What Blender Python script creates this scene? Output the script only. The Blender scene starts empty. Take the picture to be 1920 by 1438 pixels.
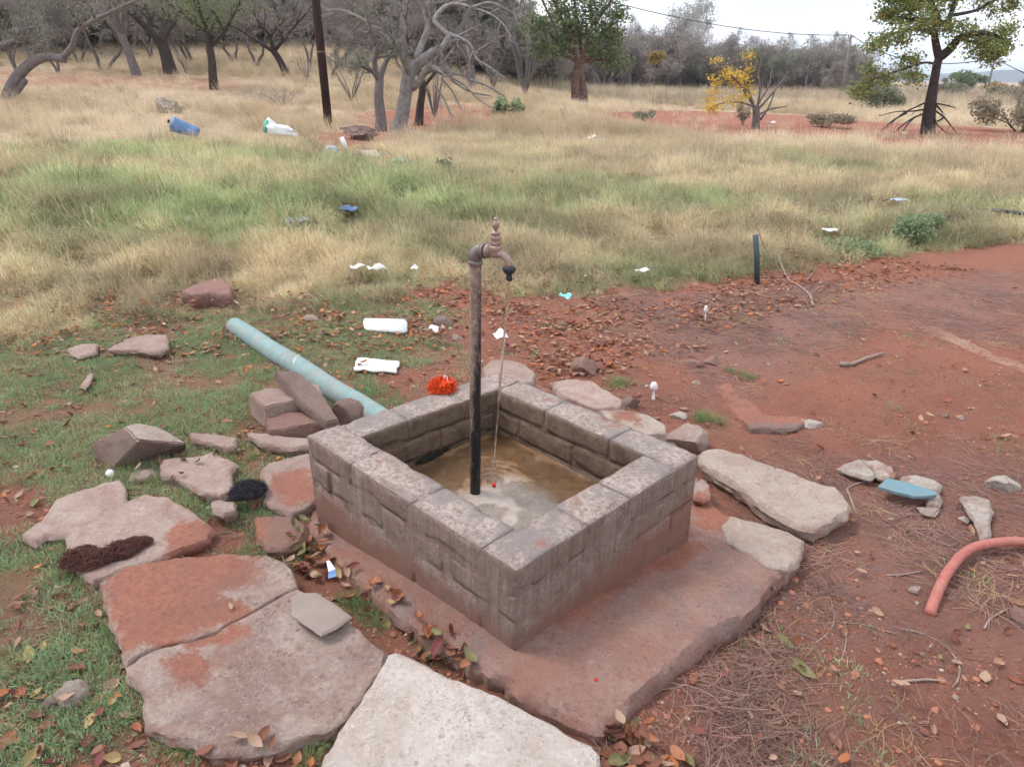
import bpy, bmesh, math, random
import numpy as np
from mathutils import Vector, Matrix, noise as mn

# ------------------------------------------------------------------ camera, world, sun, exposure
S = bpy.context.scene
COL = S.collection
FPX, PITCH, ROLL, CAMZ = 1310.0, math.radians(23.75), 0.0116, 1.42
cF = np.array([0, math.cos(PITCH), -math.sin(PITCH)])
cU0 = np.array([0, math.sin(PITCH), math.cos(PITCH)])
cR0 = np.array([1.0, 0, 0])
cR = cR0 * math.cos(ROLL) + cU0 * math.sin(ROLL)
cU = -cR0 * math.sin(ROLL) + cU0 * math.cos(ROLL)
cam_d = bpy.data.cameras.new('camera')
cam_d.sensor_width = 36
cam_d.lens = FPX / 1920 * 36
cam_d.clip_start = 0.05
cam_d.clip_end = 12000
cam = bpy.data.objects.new('camera', cam_d)
COL.objects.link(cam)
cam.matrix_world = Matrix(((cR[0], cU[0], -cF[0], 0), (cR[1], cU[1], -cF[1], 0), (cR[2], cU[2], -cF[2], CAMZ), (0, 0, 0, 1)))
S.camera = cam
S.view_settings.view_transform = 'Standard'
S.view_settings.look = 'None'
S.view_settings.exposure = 0.76
S.view_settings.gamma = 1
S.view_settings.use_curve_mapping = False
S.render.engine = 'CYCLES'
S.cycles.use_denoising = True
S.cycles.max_bounces = 7
S.cycles.transparent_max_bounces = 8
S.cycles.volume_bounces = 0
S.cycles.diffuse_bounces = 2
S.cycles.use_adaptive_sampling = True
S.cycles.adaptive_threshold = 0.04

SUN_EL, SUN_AZ = math.radians(58), math.radians(-75)   # azimuth from +Y (ahead) towards +X
W = bpy.data.worlds.new('World')
S.world = W
W.use_nodes = True
wt = W.node_tree
wt.nodes.clear()
wo = wt.nodes.new('ShaderNodeOutputWorld')
bg = wt.nodes.new('ShaderNodeBackground')
sky = wt.nodes.new('ShaderNodeTexSky')
sky.sky_type = 'NISHITA'
sky.sun_disc = False
sky.sun_elevation = SUN_EL
sky.sun_rotation = SUN_AZ
tc = wt.nodes.new('ShaderNodeTexCoord')
mp = wt.nodes.new('ShaderNodeMapping')
mp.inputs['Scale'].default_value = (1.0, 1.0, 3.2)
mp.inputs['Location'].default_value = (0.35, 0.1, 0.2)
nz = wt.nodes.new('ShaderNodeTexNoise')
nz.inputs['Scale'].default_value = 2.1
nz.inputs['Detail'].default_value = 7
nz.inputs['Roughness'].default_value = 0.55
rp = wt.nodes.new('ShaderNodeValToRGB')
rp.color_ramp.elements[0].position = 0.36
rp.color_ramp.elements[0].color = (0.35, 0.35, 0.35, 1)
rp.color_ramp.elements[1].position = 0.56
rp.color_ramp.elements[1].color = (1, 1, 1, 1)
mx = wt.nodes.new('ShaderNodeMixRGB')
mx.inputs['Color2'].default_value = (9.3, 9.45, 9.8, 1)
mb_ = wt.nodes.new('ShaderNodeMixRGB'); mb_.inputs[0].default_value = 0.65; mb_.inputs['Color2'].default_value = (4.6, 6.6, 9.0, 1)
bg.inputs['Strength'].default_value = 0.1
for a, b in ((tc.outputs['Generated'], mp.inputs['Vector']), (mp.outputs[0], nz.inputs['Vector']), (nz.outputs['Fac'], rp.inputs[0]),
             (rp.outputs[0], mx.inputs['Fac']), (sky.outputs[0], mb_.inputs['Color1']), (mb_.outputs[0], mx.inputs['Color1']), (mx.outputs[0], bg.inputs['Color']), (bg.outputs[0], wo.inputs[0])):
    wt.links.new(a, b)
sl = bpy.data.lights.new('sun', 'SUN')
sl.energy = 1.5
sl.angle = math.radians(14)
sl.color = (1.0, 0.96, 0.91)
sun = bpy.data.objects.new('sun', sl)
COL.objects.link(sun)
sdir = Vector((math.sin(SUN_AZ) * math.cos(SUN_EL), math.cos(SUN_AZ) * math.cos(SUN_EL), math.sin(SUN_EL)))
sun.rotation_euler = sdir.to_track_quat('Z', 'Y').to_euler()

# ------------------------------------------------------------------ numeric helpers
def ss(a, b, x):
    t = np.clip((np.asarray(x, float) - a) / (b - a), 0, 1)
    return t * t * (3 - 2 * t)

def _h(ix, iy, s):
    n = (ix.astype(np.int64) * 374761393 + iy.astype(np.int64) * 668265263 + s * 2147483) & 0x7fffffff
    n = ((n ^ (n >> 13)) * 1274126177) & 0x7fffffff
    return ((n ^ (n >> 16)) & 0xffff) / 65535.0

def vn(x, y, s=0):
    x = np.asarray(x, float); y = np.asarray(y, float)
    ix = np.floor(x); iy = np.floor(y)
    fx = x - ix; fy = y - iy
    fx = fx * fx * (3 - 2 * fx); fy = fy * fy * (3 - 2 * fy)
    ix = ix.astype(np.int64); iy = iy.astype(np.int64)
    a = _h(ix, iy, s); b = _h(ix + 1, iy, s); c = _h(ix, iy + 1, s); d = _h(ix + 1, iy + 1, s)
    return (a + (b - a) * fx) * (1 - fy) + (c + (d - c) * fx) * fy

def fbm(x, y, s=0, o=4):
    r = 0; a = 0.5; t = 0
    for k in range(o):
        r = r + a * vn(np.asarray(x) * 2 ** k, np.asarray(y) * 2 ** k, s + k * 17); t += a; a *= 0.5
    return r / t

def T(x, y):
    x = np.asarray(x, float); y = np.asarray(y, float)
    z = -0.05 - 0.05 * ss(1.2, 2.2, y)
    z = z - 0.05 * ss(0.15, 0.8, x - 0.15 * (y - 1.2)) * (1 - ss(5, 9, y))
    z = z + ss(8, -12, x) * 0.1 * np.clip(y - 16, 0, 45)
    z = z + (fbm(x * 0.45, y * 0.45, 3, 3) - 0.5) * 0.22 * ss(4, 10, y) * (1 - 0.6 * ss(60, 200, y))
    z = z + (fbm(x * 1.7, y * 1.7, 9, 3) - 0.5) * 0.05 * ss(0.2, 1.2, np.hypot(x, y - 2.0) - 0.7)
    nr_ = 1 - ss(4, 9, np.hypot(x, y))
    z = z + nr_ * ((fbm(x * 9, y * 9, 21, 3) - 0.5) * 0.022 + (vn(x * 38, y * 38, 22) - 0.5) * 0.006)
    return z

def ray(px, py):
    d = cF * FPX + cR * (px - 960) - cU * (py - 719)
    return d / np.linalg.norm(d)

def PZ(px, py, z):
    d = ray(px, py); k = (z - CAMZ) / d[2]
    return Vector((d[0] * k, d[1] * k, z))

def P(px, py, dz=0.0):
    d = ray(px, py)
    t = np.concatenate([np.arange(0.8, 12, 0.01), np.geomspace(12, 3000, 2500)])
    h = CAMZ + d[2] * t - (T(d[0] * t, d[1] * t) + dz)
    k = np.argmax(h < 0)
    if h[k] >= 0: k = len(t) - 1
    if k > 0:
        w = h[k - 1] / (h[k - 1] - h[k] + 1e-12); tt = t[k - 1] + (t[k] - t[k - 1]) * w
    else: tt = t[0]
    return Vector((d[0] * tt, d[1] * tt, CAMZ + d[2] * tt))

def V(px, py, y):
    d = ray(px, py); k = y / d[1]
    return Vector((d[0] * k, y, CAMZ + d[2] * k))

def tz(x, y): return float(T(x, y))

def dep(p): return float(np.dot(np.array(p) - np.array((0, 0, CAMZ)), cF))

def mpx(n, dist):   # metres spanned by n photo pixels at a distance
    return n * dist / FPX

def pmask(x, y, poly, soft=0.05, wob=0.0, ws=3.0, seed=5):
    """1 inside a world polygon, 0 outside, soft edge, wobbled by noise"""
    x = np.asarray(x, float); y = np.asarray(y, float)
    if wob:
        x, y = x + (fbm(x * ws, y * ws, seed) - 0.5) * 2 * wob, y + (fbm(x * ws, y * ws, seed + 50) - 0.5) * 2 * wob
    ins = np.zeros(x.shape, bool); dm = np.full(x.shape, 1e9)
    n = len(poly)
    for i in range(n):
        x0, y0 = poly[i][0], poly[i][1]; x1, y1 = poly[(i + 1) % n][0], poly[(i + 1) % n][1]
        c = (y0 > y) != (y1 > y)
        ins ^= c & (x < (x1 - x0) * (y - y0) / ((y1 - y0) if y1 != y0 else 1e-9) + x0)
        ex, ey = x1 - x0, y1 - y0; L = ex * ex + ey * ey + 1e-12
        t = np.clip(((x - x0) * ex + (y - y0) * ey) / L, 0, 1)
        dm = np.minimum(dm, np.hypot(x - x0 - t * ex, y - y0 - t * ey))
    sd = np.where(ins, dm, -dm)
    return np.clip(0.5 + sd / (2 * soft), 0, 1)

def gpoly(pts): return [P(*p).to_2d() for p in pts]

# ------------------------------------------------------------------ object helpers
def tag(o, label=None, cat=None, group=None, kind=None):
    if label: o['label'] = label
    if cat: o['category'] = cat
    if group: o['group'] = group
    if kind: o['kind'] = kind
    return o

def thing(name, label, cat, loc, group=None):
    o = bpy.data.objects.new(name, None)
    o.empty_display_size = 0.1
    COL.objects.link(o); o.location = loc
    return tag(o, label, cat, group)

def wloc(o):
    l = Vector(o.location)
    while o.parent: o = o.parent; l += Vector(o.location)
    return l

def mesh_obj(name, vs, fs, mats, parent=None, loc=None, smooth=False, mi=None):
    """vs in world coordinates; the object's origin is loc (or the parent's)"""
    if parent is not None:
        base = wloc(parent); off = Vector((0, 0, 0)) if loc is None else Vector(loc) - base; org = base + off
    else:
        org = Vector(loc) if loc is not None else Vector((0, 0, 0)); off = org
    a = np.array(vs, float).reshape(-1, 3) - np.array(org)
    me = bpy.data.meshes.new(name)
    me.from_pydata(a.tolist(), [], fs)
    for m in (mats if isinstance(mats, (list, tuple)) else [mats]): me.materials.append(m)
    if mi is not None: me.polygons.foreach_set('material_index', mi)
    if smooth: me.polygons.foreach_set('use_smooth', [True] * len(me.polygons))
    me.update()
    o = bpy.data.objects.new(name, me)
    COL.objects.link(o)
    if parent is not None: o.parent = parent
    o.location = off
    return o

class MB:
    def __init__(s): s.v = []; s.f = []; s.m = []; s.cm = 0
    def add(s, vs, fs):
        b = len(s.v); s.v.extend([tuple(v) for v in vs]); s.f.extend([tuple(i + b for i in f) for f in fs]); s.m.extend([s.cm] * len(fs))
    def tube(s, pts, rad, n=6, cap=True):
        pts = [Vector(p) for p in pts]
        if not hasattr(rad, '__len__'): rad = [rad] * len(pts)
        b = len(s.v); up = None; nf0 = len(s.f)
        for i, p in enumerate(pts):
            d = (pts[min(i + 1, len(pts) - 1)] - pts[max(i - 1, 0)])
            if d.length < 1e-9: d = Vector((0, 0, 1))
            d.normalize()
            if up is None: up = Vector((0, 0, 1)) if abs(d.z) < 0.9 else Vector((0, 1, 0))
            x = d.cross(up)
            if x.length < 1e-6: x = d.orthogonal()
            x.normalize(); yv = x.cross(d); up = yv
            for k in range(n):
                a = 2 * math.pi * k / n
                s.v.append(tuple(p + (x * math.cos(a) + yv * math.sin(a)) * rad[i]))
            if i:
                for k in range(n):
                    k2 = (k + 1) % n
                    s.f.append((b + (i - 1) * n + k, b + (i - 1) * n + k2, b + i * n + k2, b + i * n + k))
        if cap:
            s.f.append(tuple(b + k for k in range(n))[::-1]); s.f.append(tuple(b + (len(pts) - 1) * n + k for k in range(n)))
        s.m.extend([s.cm] * (len(s.f) - nf0))
    def lathe(s, prof, o, axis=(0, 0, 1), n=20, sx=1.0):
        ax = Vector(axis).normalized(); x = ax.orthogonal().normalized(); y = ax.cross(x); o = Vector(o)
        b = len(s.v); nf0 = len(s.f)
        for i, (r, h) in enumerate(prof):
            for k in range(n):
                a = 2 * math.pi * k / n
                s.v.append(tuple(o + ax * h + (x * math.cos(a) + y * math.sin(a) * sx) * max(r, 1e-5)))
            if i:
                for k in range(n):
                    k2 = (k + 1) % n
                    s.f.append((b + (i - 1) * n + k, b + (i - 1) * n + k2, b + i * n + k2, b + i * n + k))
        s.f.append(tuple(b + k for k in range(n))[::-1]); s.f.append(tuple(b + (len(prof) - 1) * n + k for k in range(n)))
        s.m.extend([s.cm] * (len(s.f) - nf0))
    def build(s, name, mats, parent=None, loc=None, smooth=True):
        return mesh_obj(name, s.v, s.f, mats, parent, loc, smooth, s.m)

# ------------------------------------------------------------------ materials
class NT:
    def __init__(s, name, rough=0.9, spec=0.2):
        s.mat = bpy.data.materials.new(name); s.mat.use_nodes = True; s.t = s.mat.node_tree; s.t.nodes.clear()
        s.out = s.n('ShaderNodeOutputMaterial'); s.b = s.n('ShaderNodeBsdfPrincipled')
        s.b.inputs['Roughness'].default_value = rough; s.b.inputs['Specular IOR Level'].default_value = spec
        s.l(s.b.outputs[0], s.out.inputs[0])
        s.tc = s.n('ShaderNodeTexCoord')
    def n(s, ty, **k):
        nd = s.t.nodes.new(ty)
        for a, b in k.items(): setattr(nd, a, b)
        return nd
    def l(s, a, b): s.t.links.new(a, b)
    def put(s, inp, v):
        if hasattr(v, 'is_output') or isinstance(v, bpy.types.NodeSocket): s.l(v, inp)
        elif isinstance(v, (tuple, list)) and len(v) == 3 and inp.type == 'RGBA': inp.default_value = (*v, 1)
        else: inp.default_value = v
    def noise(s, scale, det=4, rough=0.6, vec=None, dist=0.0, sc=None):
        nd = s.n('ShaderNodeTexNoise'); nd.inputs['Scale'].default_value = scale; nd.inputs['Detail'].default_value = det
        nd.inputs['Roughness'].default_value = rough; nd.inputs['Distortion'].default_value = dist
        v = vec or s.tc.outputs['Object']
        if sc:
            m = s.n('ShaderNodeMapping'); m.inputs['Scale'].default_value = sc; s.l(v, m.inputs[0]); v = m.outputs[0]
        s.l(v, nd.inputs['Vector']); return nd.outputs['Fac']
    def vor(s, scale, vec=None, feat='F1', rnd=1.0):
        nd = s.n('ShaderNodeTexVoronoi', feature=feat); nd.inputs['Scale'].default_value = scale; nd.inputs['Randomness'].default_value = rnd
        s.l(vec or s.tc.outputs['Object'], nd.inputs['Vector']); return nd
    def ramp(s, f, *stops):
        nd = s.n('ShaderNodeValToRGB'); e = nd.color_ramp.elements
        while len(e) < len(stops): e.new(0.5)
        for i, (p, c) in enumerate(stops):
            e[i].position = p; e[i].color = (c, c, c, 1) if not isinstance(c, (tuple, list)) else (*c, 1)
        s.l(f, nd.inputs[0]); return nd.outputs[0]
    def mix(s, f, a, b, mode='MIX'):
        nd = s.n('ShaderNodeMixRGB', blend_type=mode); s.put(nd.inputs[0], f); s.put(nd.inputs[1], a); s.put(nd.inputs[2], b); return nd.outputs[0]
    def math(s, op, a, b=0.0, clamp=False):
        nd = s.n('ShaderNodeMath', operation=op, use_clamp=clamp); s.put(nd.inputs[0], a); s.put(nd.inputs[1], b); return nd.outputs[0]
    def attr(s, name, ty='GEOMETRY', out='Fac'):
        nd = s.n('ShaderNodeAttribute', attribute_type=ty, attribute_name=name); return nd.outputs[out]
    def bump(s, h, st=0.5, d=0.01, prev=None):
        nd = s.n('ShaderNodeBump'); nd.inputs['Strength'].default_value = st; nd.inputs['Distance'].default_value = d
        s.l(h, nd.inputs['Height'])
        if prev: s.l(prev, nd.inputs['Normal'])
        return nd.outputs[0]
    def col(s, c): s.put(s.b.inputs['Base Color'], c); return s
    def nrm(s, n): s.l(n, s.b.inputs['Normal']); return s
    def rnd(s):
        return s.n('ShaderNodeObjectInfo').outputs['Random']

SOIL = (0.385, 0.158, 0.104)
SOIL_D = (0.22, 0.085, 0.06)
def simple(name, c, c2=None, scale=20, rough=0.8, bump=0.3, bd=0.003, metal=0.0, spec=0.3, var=0.5, dirt=0.0):
    m = NT(name, rough, spec)
    c2 = c2 or tuple(v * 0.65 for v in c)
    f = m.ramp(m.noise(scale, 5, 0.65), (0.35, 0.0), (0.68, 1.0))
    cc = m.mix(f, c, c2)
    if dirt:
        cc = m.mix(m.math('MULTIPLY', m.ramp(m.noise(9, 7, 0.8, dist=0.6), (0.44, 0.0), (0.66, 1.0)), dirt), cc, (0.30, 0.17, 0.125))
        cc = m.mix(m.ramp(m.noise(55, 5, 0.8), (0.58, 0.0), (0.68, dirt * 0.8)), cc, tuple(v * 0.45 for v in c))
    m.col(cc); m.b.inputs['Metallic'].default_value = metal
    if bump: m.nrm(m.bump(m.noise(scale * 3, 4, 0.7), bump, bd))
    return m.mat

def concrete(name, base, dark, speck=(0.17, 0.115, 0.105), speck_amt=0.6, dust=(0.28, 0.135, 0.10), dust_amt=0.5, sscale=42, tint2=None):
    """stony surface: patchy, pitted, speckled; the 'soil' attribute adds red soil lying on it"""
    m = NT(name, 0.92, 0.12)
    g = m.n('ShaderNodeNewGeometry').outputs['Position']
    c = m.mix(m.ramp(m.noise(7, 6, 0.7, vec=g), (0.35, 0.0), (0.65, 1.0)), base, dark)
    if tint2: c = m.mix(m.ramp(m.noise(2.6, 5, 0.7, vec=g, dist=0.6), (0.48, 0.0), (0.60, 0.8)), c, tint2)
    c = m.mix(m.ramp(m.noise(95, 5, 0.8, vec=g), (0.34, 0.55), (0.48, 0.0)), c, tuple(v * 0.55 for v in dark))
    c = m.mix(m.ramp(m.noise(70, 5, 0.8, vec=g), (0.52, 0.0), (0.72, 0.6)), c, tuple(min(0.85, v * 1.35) for v in base))
    def specks(sc, r0, r1, n_sc, lo, hi, amt, colr, c):
        v = m.vor(sc, vec=g); d = m.math('ADD', v.outputs['Distance'], m.math('MULTIPLY', m.math('SUBTRACT', m.noise(sc * 1.7, 4, 0.7, vec=g), 0.5), 0.7))
        s = m.math('MULTIPLY', m.ramp(d, (r0, 1.0), (r1, 0.0)), m.ramp(m.noise(n_sc, 4, 0.7, vec=g), (lo, 0.0), (hi, 1.0)))
        return m.mix(m.math('MULTIPLY', s, amt), c, colr), s
    c, s1 = specks(sscale, 0.20, 0.34, 9, 0.46, 0.60, speck_amt, tuple(v * 1.35 for v in speck), c)
    c, s2 = specks(sscale * 2.3, 0.16, 0.28, 8, 0.45, 0.60, speck_amt, speck, c)
    c, s3 = specks(sscale * 0.45, 0.10, 0.24, 5, 0.48, 0.58, speck_amt * 0.6, tuple(v * 1.2 for v in speck), c)
    c = m.mix(m.math('MULTIPLY', m.ramp(m.noise(6, 7, 0.8, vec=g, dist=0.8), (0.46, 0.0), (0.66, 1.0)), dust_amt), c, dust)
    so = m.math('ADD', m.attr('soil'), m.math('MULTIPLY', m.math('SUBTRACT', m.noise(13, 9, 0.85, vec=g, dist=0.5), 0.5), 1.75))
    so = m.ramp(so, (0.44, 0.0), (0.64, 0.95))
    sc = m.mix(m.ramp(m.noise(60, 6, 0.85, vec=g), (0.34, 0.0), (0.66, 1.0)), (0.27, 0.105, 0.072), (0.47, 0.205, 0.145))
    sc = m.mix(m.ramp(m.noise(5, 5, 0.7, vec=g), (0.4, 0.0), (0.65, 0.7)), sc, (0.27, 0.135, 0.11))
    c = m.mix(so, c, sc)
    m.col(c)
    h1 = m.bump(m.noise(34, 8, 0.8, vec=g), 1.0, 0.014)
    pit = m.math('SUBTRACT', 1.0, m.math('ADD', m.math('MULTIPLY', s1, 0.6), m.math('MULTIPLY', s2, 0.8)))
    h2 = m.bump(pit, 0.8, 0.004, h1)
    m.nrm(m.bump(m.noise(240, 4, 0.8, vec=g), 0.9, 0.003, h2))
    return m.mat

def ground_mat():
    m = NT('red_soil_ground', 0.95, 0.1)
    n1 = m.noise(1.6, 6, 0.65); n2 = m.noise(11, 6, 0.7); n3 = m.noise(120, 4, 0.75)
    c = m.mix(m.ramp(n1, (0.35, 0.0), (0.65, 1.0)), SOIL, (0.28, 0.115, 0.082))
    c = m.mix(m.ramp(n2, (0.42, 0.0), (0.7, 0.8)), c, (0.34, 0.165, 0.125))
    c = m.mix(m.ramp(n3, (0.3, 0.6), (0.5, 0.0)), c, (0.13, 0.055, 0.045))
    c = m.mix(m.ramp(m.noise(4.5, 7, 0.8), (0.50, 0.0), (0.68, 0.6)), c, (0.21, 0.11, 0.09))
    c = m.mix(m.ramp(m.noise(42, 7, 0.82), (0.36, 0.6), (0.47, 0.0)), c, (0.18, 0.075, 0.056))
    c = m.mix(m.ramp(m.noise(27, 7, 0.85, dist=0.5), (0.52, 0.0), (0.66, 0.6)), c, (0.42, 0.20, 0.145))
    gv = m.vor(85)
    gs = m.math('MULTIPLY', m.ramp(gv.outputs['Distance'], (0.12, 1.0), (0.22, 0.0)), m.ramp(m.noise(33, 2), (0.5, 0.0), (0.6, 1.0)))
    c = m.mix(m.math('MULTIPLY', gs, 0.6), c, (0.48, 0.33, 0.26))
    lit = m.math('MULTIPLY', m.attr('litter'), m.ramp(m.noise(26, 6, 0.8, dist=1.2), (0.35, 0.0), (0.6, 1.0)), True)
    c = m.mix(m.math('MULTIPLY', lit, 0.85), c, m.mix(m.ramp(m.noise(200, 3), (0.35, 0.0), (0.65, 1.0)), (0.19, 0.11, 0.105), (0.40, 0.25, 0.215)))
    gr = m.attr('green')
    gr = m.ramp(m.math('ADD', gr, m.math('MULTIPLY', m.math('SUBTRACT', m.noise(9, 6, 0.75), 0.5), 1.1)), (0.35, 0.0), (0.75, 0.8))
    gc = m.mix(m.ramp(m.noise(150, 4, 0.8), (0.35, 0.0), (0.65, 1.0)), (0.12, 0.13, 0.07), (0.28, 0.235, 0.14))
    c = m.mix(gr, c, gc)
    st = m.attr('straw')
    st = m.ramp(m.math('ADD', st, m.math('MULTIPLY', m.math('SUBTRACT', m.noise(3, 7, 0.75), 0.5), 0.9)), (0.35, 0.0), (0.7, 0.93))
    stc = m.mix(m.ramp(m.noise(0.35, 6, 0.7), (0.38, 0.0), (0.62, 1.0)), (0.42, 0.315, 0.22), (0.50, 0.40, 0.28))
    stc = m.mix(m.ramp(m.noise(7, 6, 0.8), (0.4, 0.0), (0.7, 0.6)), stc, (0.24, 0.165, 0.105))
    c = m.mix(st, c, stc)
    m.col(c)
    b1 = m.bump(m.noise(38, 8, 0.85), 1.0, 0.022)
    b2 = m.bump(m.ramp(gv.outputs['Distance'], (0.0, 1.0), (0.25, 0.0)), 0.4, 0.003, b1)
    m.nrm(m.bump(m.noise(260, 3, 0.8), 0.7, 0.003, b2))
    return m.mat

def brick_mat(name, wet=False):
    m = NT(name, 0.9, 0.2)
    g = m.n('ShaderNodeNewGeometry'); up = m.n('ShaderNodeSeparateXYZ'); m.l(g.outputs['True Normal'], up.inputs[0])
    wp = g.outputs['Position']
    c = m.mix(m.ramp(m.noise(9, 5, 0.65, vec=wp), (0.3, 0.0), (0.7, 1.0)), (0.25, 0.175, 0.138), (0.36, 0.27, 0.222))
    oi = m.rnd()
    c = m.mix(m.math('MULTIPLY', oi, 0.5), c, (0.20, 0.13, 0.10))
    sm = m.ramp(m.noise(11, 7, 0.8, vec=wp, dist=1.0), (0.50, 0.0), (0.58, 0.55)); c = m.mix(sm, c, (0.40, 0.315, 0.27))
    c = m.mix(m.ramp(m.noise(17, 6, 0.8, vec=wp), (0.58, 0.0), (0.66, 0.6)), c, (0.13, 0.085, 0.07))
    c = m.mix(m.ramp(m.noise(110, 3, 0.7, vec=wp), (0.35, 0.45), (0.6, 0.0)), c, (0.12, 0.09, 0.085))
    # vertical run-down streaks
    stv = m.ramp(m.noise(1, 5, 0.7, vec=wp, sc=(55, 55, 2.2)), (0.45, 0.0), (0.68, 0.6))
    c = m.mix(stv, c, (0.15, 0.115, 0.105))
    stw = m.ramp(m.noise(1, 5, 0.7, vec=wp, sc=(38, 38, 1.6)), (0.52, 0.0), (0.72, 0.5))
    c = m.mix(stw, c, (0.38, 0.31, 0.27))
    # soil splashed on the lower courses
    pz = m.n('ShaderNodeSeparateXYZ'); m.l(wp, pz.inputs[0])
    zz = m.math('ADD', pz.outputs['Z'], m.math('MULTIPLY', m.math('SUBTRACT', m.noise(7, 5, 0.7, vec=wp), 0.5), 0.3))
    zx = m.math('SUBTRACT', zz, m.math('MULTIPLY', m.math('MAXIMUM', pz.outputs['X'], 0.0), 0.16))
    c = m.mix(m.ramp(zx, (0.0, 0.85), (0.09, 0.0)), c, m.mix(m.noise(30, 5, 0.8, vec=wp), (0.19, 0.09, 0.065), (0.30, 0.155, 0.115)))
    # crusty worn top
    tp = m.ramp(up.outputs['Z'], (0.55, 0.0), (0.8, 1.0))
    cr = m.ramp(m.noise(60, 6, 0.8, vec=wp), (0.40, 0.0), (0.56, 1.0))
    crm = m.math('MULTIPLY', cr, m.ramp(m.noise(7, 4, 0.6, vec=wp, dist=0.7), (0.3, 0.25), (0.6, 1.0)))
    tc_ = m.mix(crm, (0.25, 0.188, 0.162), (0.50, 0.415, 0.375))
    tc_ = m.mix(m.ramp(m.noise(6, 3, 0.5, vec=wp, dist=0.5), (0.52, 0.0), (0.62, 0.8)), tc_, (0.265, 0.222, 0.215))
    tc_ = m.mix(m.ramp(m.noise(9, 4, 0.6, vec=wp), (0.60, 0.0), (0.68, 0.7)), tc_, (0.33, 0.15, 0.11))
    tc_ = m.mix(m.ramp(m.noise(170, 3, 0.7, vec=wp), (0.3, 0.6), (0.45, 0.0)), tc_, (0.11, 0.08, 0.08))
    c = m.mix(tp, c, tc_)
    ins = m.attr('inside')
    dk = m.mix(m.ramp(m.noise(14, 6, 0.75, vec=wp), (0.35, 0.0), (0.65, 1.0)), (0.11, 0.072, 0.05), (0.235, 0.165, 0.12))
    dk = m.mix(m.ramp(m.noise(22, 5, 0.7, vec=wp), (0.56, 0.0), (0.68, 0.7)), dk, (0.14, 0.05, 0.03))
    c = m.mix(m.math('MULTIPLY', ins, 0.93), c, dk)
    m.col(c)
    b1 = m.bump(m.noise(45, 7, 0.8, vec=wp), 1.0, 0.010)
    m.nrm(m.bump(m.noise(220, 4, 0.8, vec=wp), 0.8, 0.0025, b1))
    return m.mat

def leafy(name, cols, attr_inst=None, transl=0.35, rough=0.7, var=0.35):
    """thin plant matter; colour from an instance tint when given, else picked per mesh island"""
    m = NT(name, rough, 0.25)
    if attr_inst:
        c = m.attr(attr_inst, 'INSTANCER', 'Color')
        g = m.n('ShaderNodeNewGeometry').outputs['Random Per Island']
        c = m.mix(m.math('MULTIPLY', g, var), c, m.mix(1.0, c, (0.55, 0.5, 0.42), 'MULTIPLY'))
    else:
        g = m.n('ShaderNodeNewGeometry').outputs['Random Per Island']
        st = [(i / max(1, len(cols) - 1), q) for i, q in enumerate(cols)]
        c = m.ramp(g, *st)
    m.col(c)
    tr = m.n('ShaderNodeBsdfTranslucent'); m.put(tr.inputs[0], c)
    ms = m.n('ShaderNodeMixShader'); ms.inputs[0].default_value = transl
    m.l(m.b.outputs[0], ms.inputs[1]); m.l(tr.outputs[0], ms.inputs[2]); m.l(ms.outputs[0], m.out.inputs[0])
    return m.mat

M = {}
M['ground'] = ground_mat()
M['brick'] = brick_mat('weathered_grey_brick')
M['mortar'] = simple('old_mortar', (0.17, 0.13, 0.112), (0.10, 0.068, 0.056), 25, 0.95, 0.8, 0.006)
M['slab'] = concrete('pinkish_speckled_concrete', (0.50, 0.395, 0.345), (0.385, 0.28, 0.24), speck_amt=0.7, dust_amt=0.6, tint2=(0.30, 0.205, 0.175))
M['slab_pale'] = concrete('pale_speckled_concrete', (0.74, 0.655, 0.60), (0.66, 0.565, 0.515), speck=(0.24, 0.16, 0.14), speck_amt=0.5, dust_amt=0.25, tint2=(0.56, 0.455, 0.40), sscale=46)
M['slab_pink'] = concrete('smooth_pinkish_stone', (0.50, 0.385, 0.335), (0.40, 0.29, 0.25), speck_amt=0.25, dust_amt=0.65)
M['slab_buff'] = concrete('buff_rough_concrete', (0.50, 0.41, 0.35), (0.41, 0.32, 0.275), speck=(0.14, 0.115, 0.115), speck_amt=0.42, dust_amt=0.45, sscale=30)
M['apron'] = concrete('soil_stained_concrete', (0.40, 0.25, 0.21), (0.33, 0.19, 0.155), speck=(0.13, 0.075, 0.07), speck_amt=0.55, dust=(0.36, 0.165, 0.12), dust_amt=0.8, tint2=(0.27, 0.20, 0.185))
M['rock'] = concrete('brown_rock', (0.27, 0.195, 0.17), (0.205, 0.145, 0.125), speck_amt=0.3, dust_amt=0.3)
M['rock_pale'] = concrete('pale_rock', (0.44, 0.335, 0.29), (0.33, 0.24, 0.205), speck_amt=0.3, dust_amt=0.45)
M['rock_white'] = concrete('whitish_rock', (0.52, 0.455, 0.405), (0.40, 0.34, 0.30), speck_amt=0.3, dust_amt=0.6)
M['rock_red'] = concrete('reddish_rock', (0.32, 0.195, 0.165), (0.25, 0.145, 0.12), speck_amt=0.3, dust_amt=0.4)
M['tile'] = simple('grey_brown_tile', (0.27, 0.215, 0.19), (0.235, 0.185, 0.165), 12, 0.8, 0.15)
M['teal'] = simple('faded_teal_pipe', (0.165, 0.285, 0.29), (0.255, 0.34, 0.34), 14, 0.7, 0.3, 0.002, dirt=0.6)
M['foam'] = simple('white_foam', (0.86, 0.86, 0.85), (0.78, 0.78, 0.77), 40, 0.7, 0.3, 0.002, dirt=0.18)
M['paper'] = simple('white_litter', (0.75, 0.74, 0.74), (0.6, 0.59, 0.58), 30, 0.8, 0.3, dirt=0.3)
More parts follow.
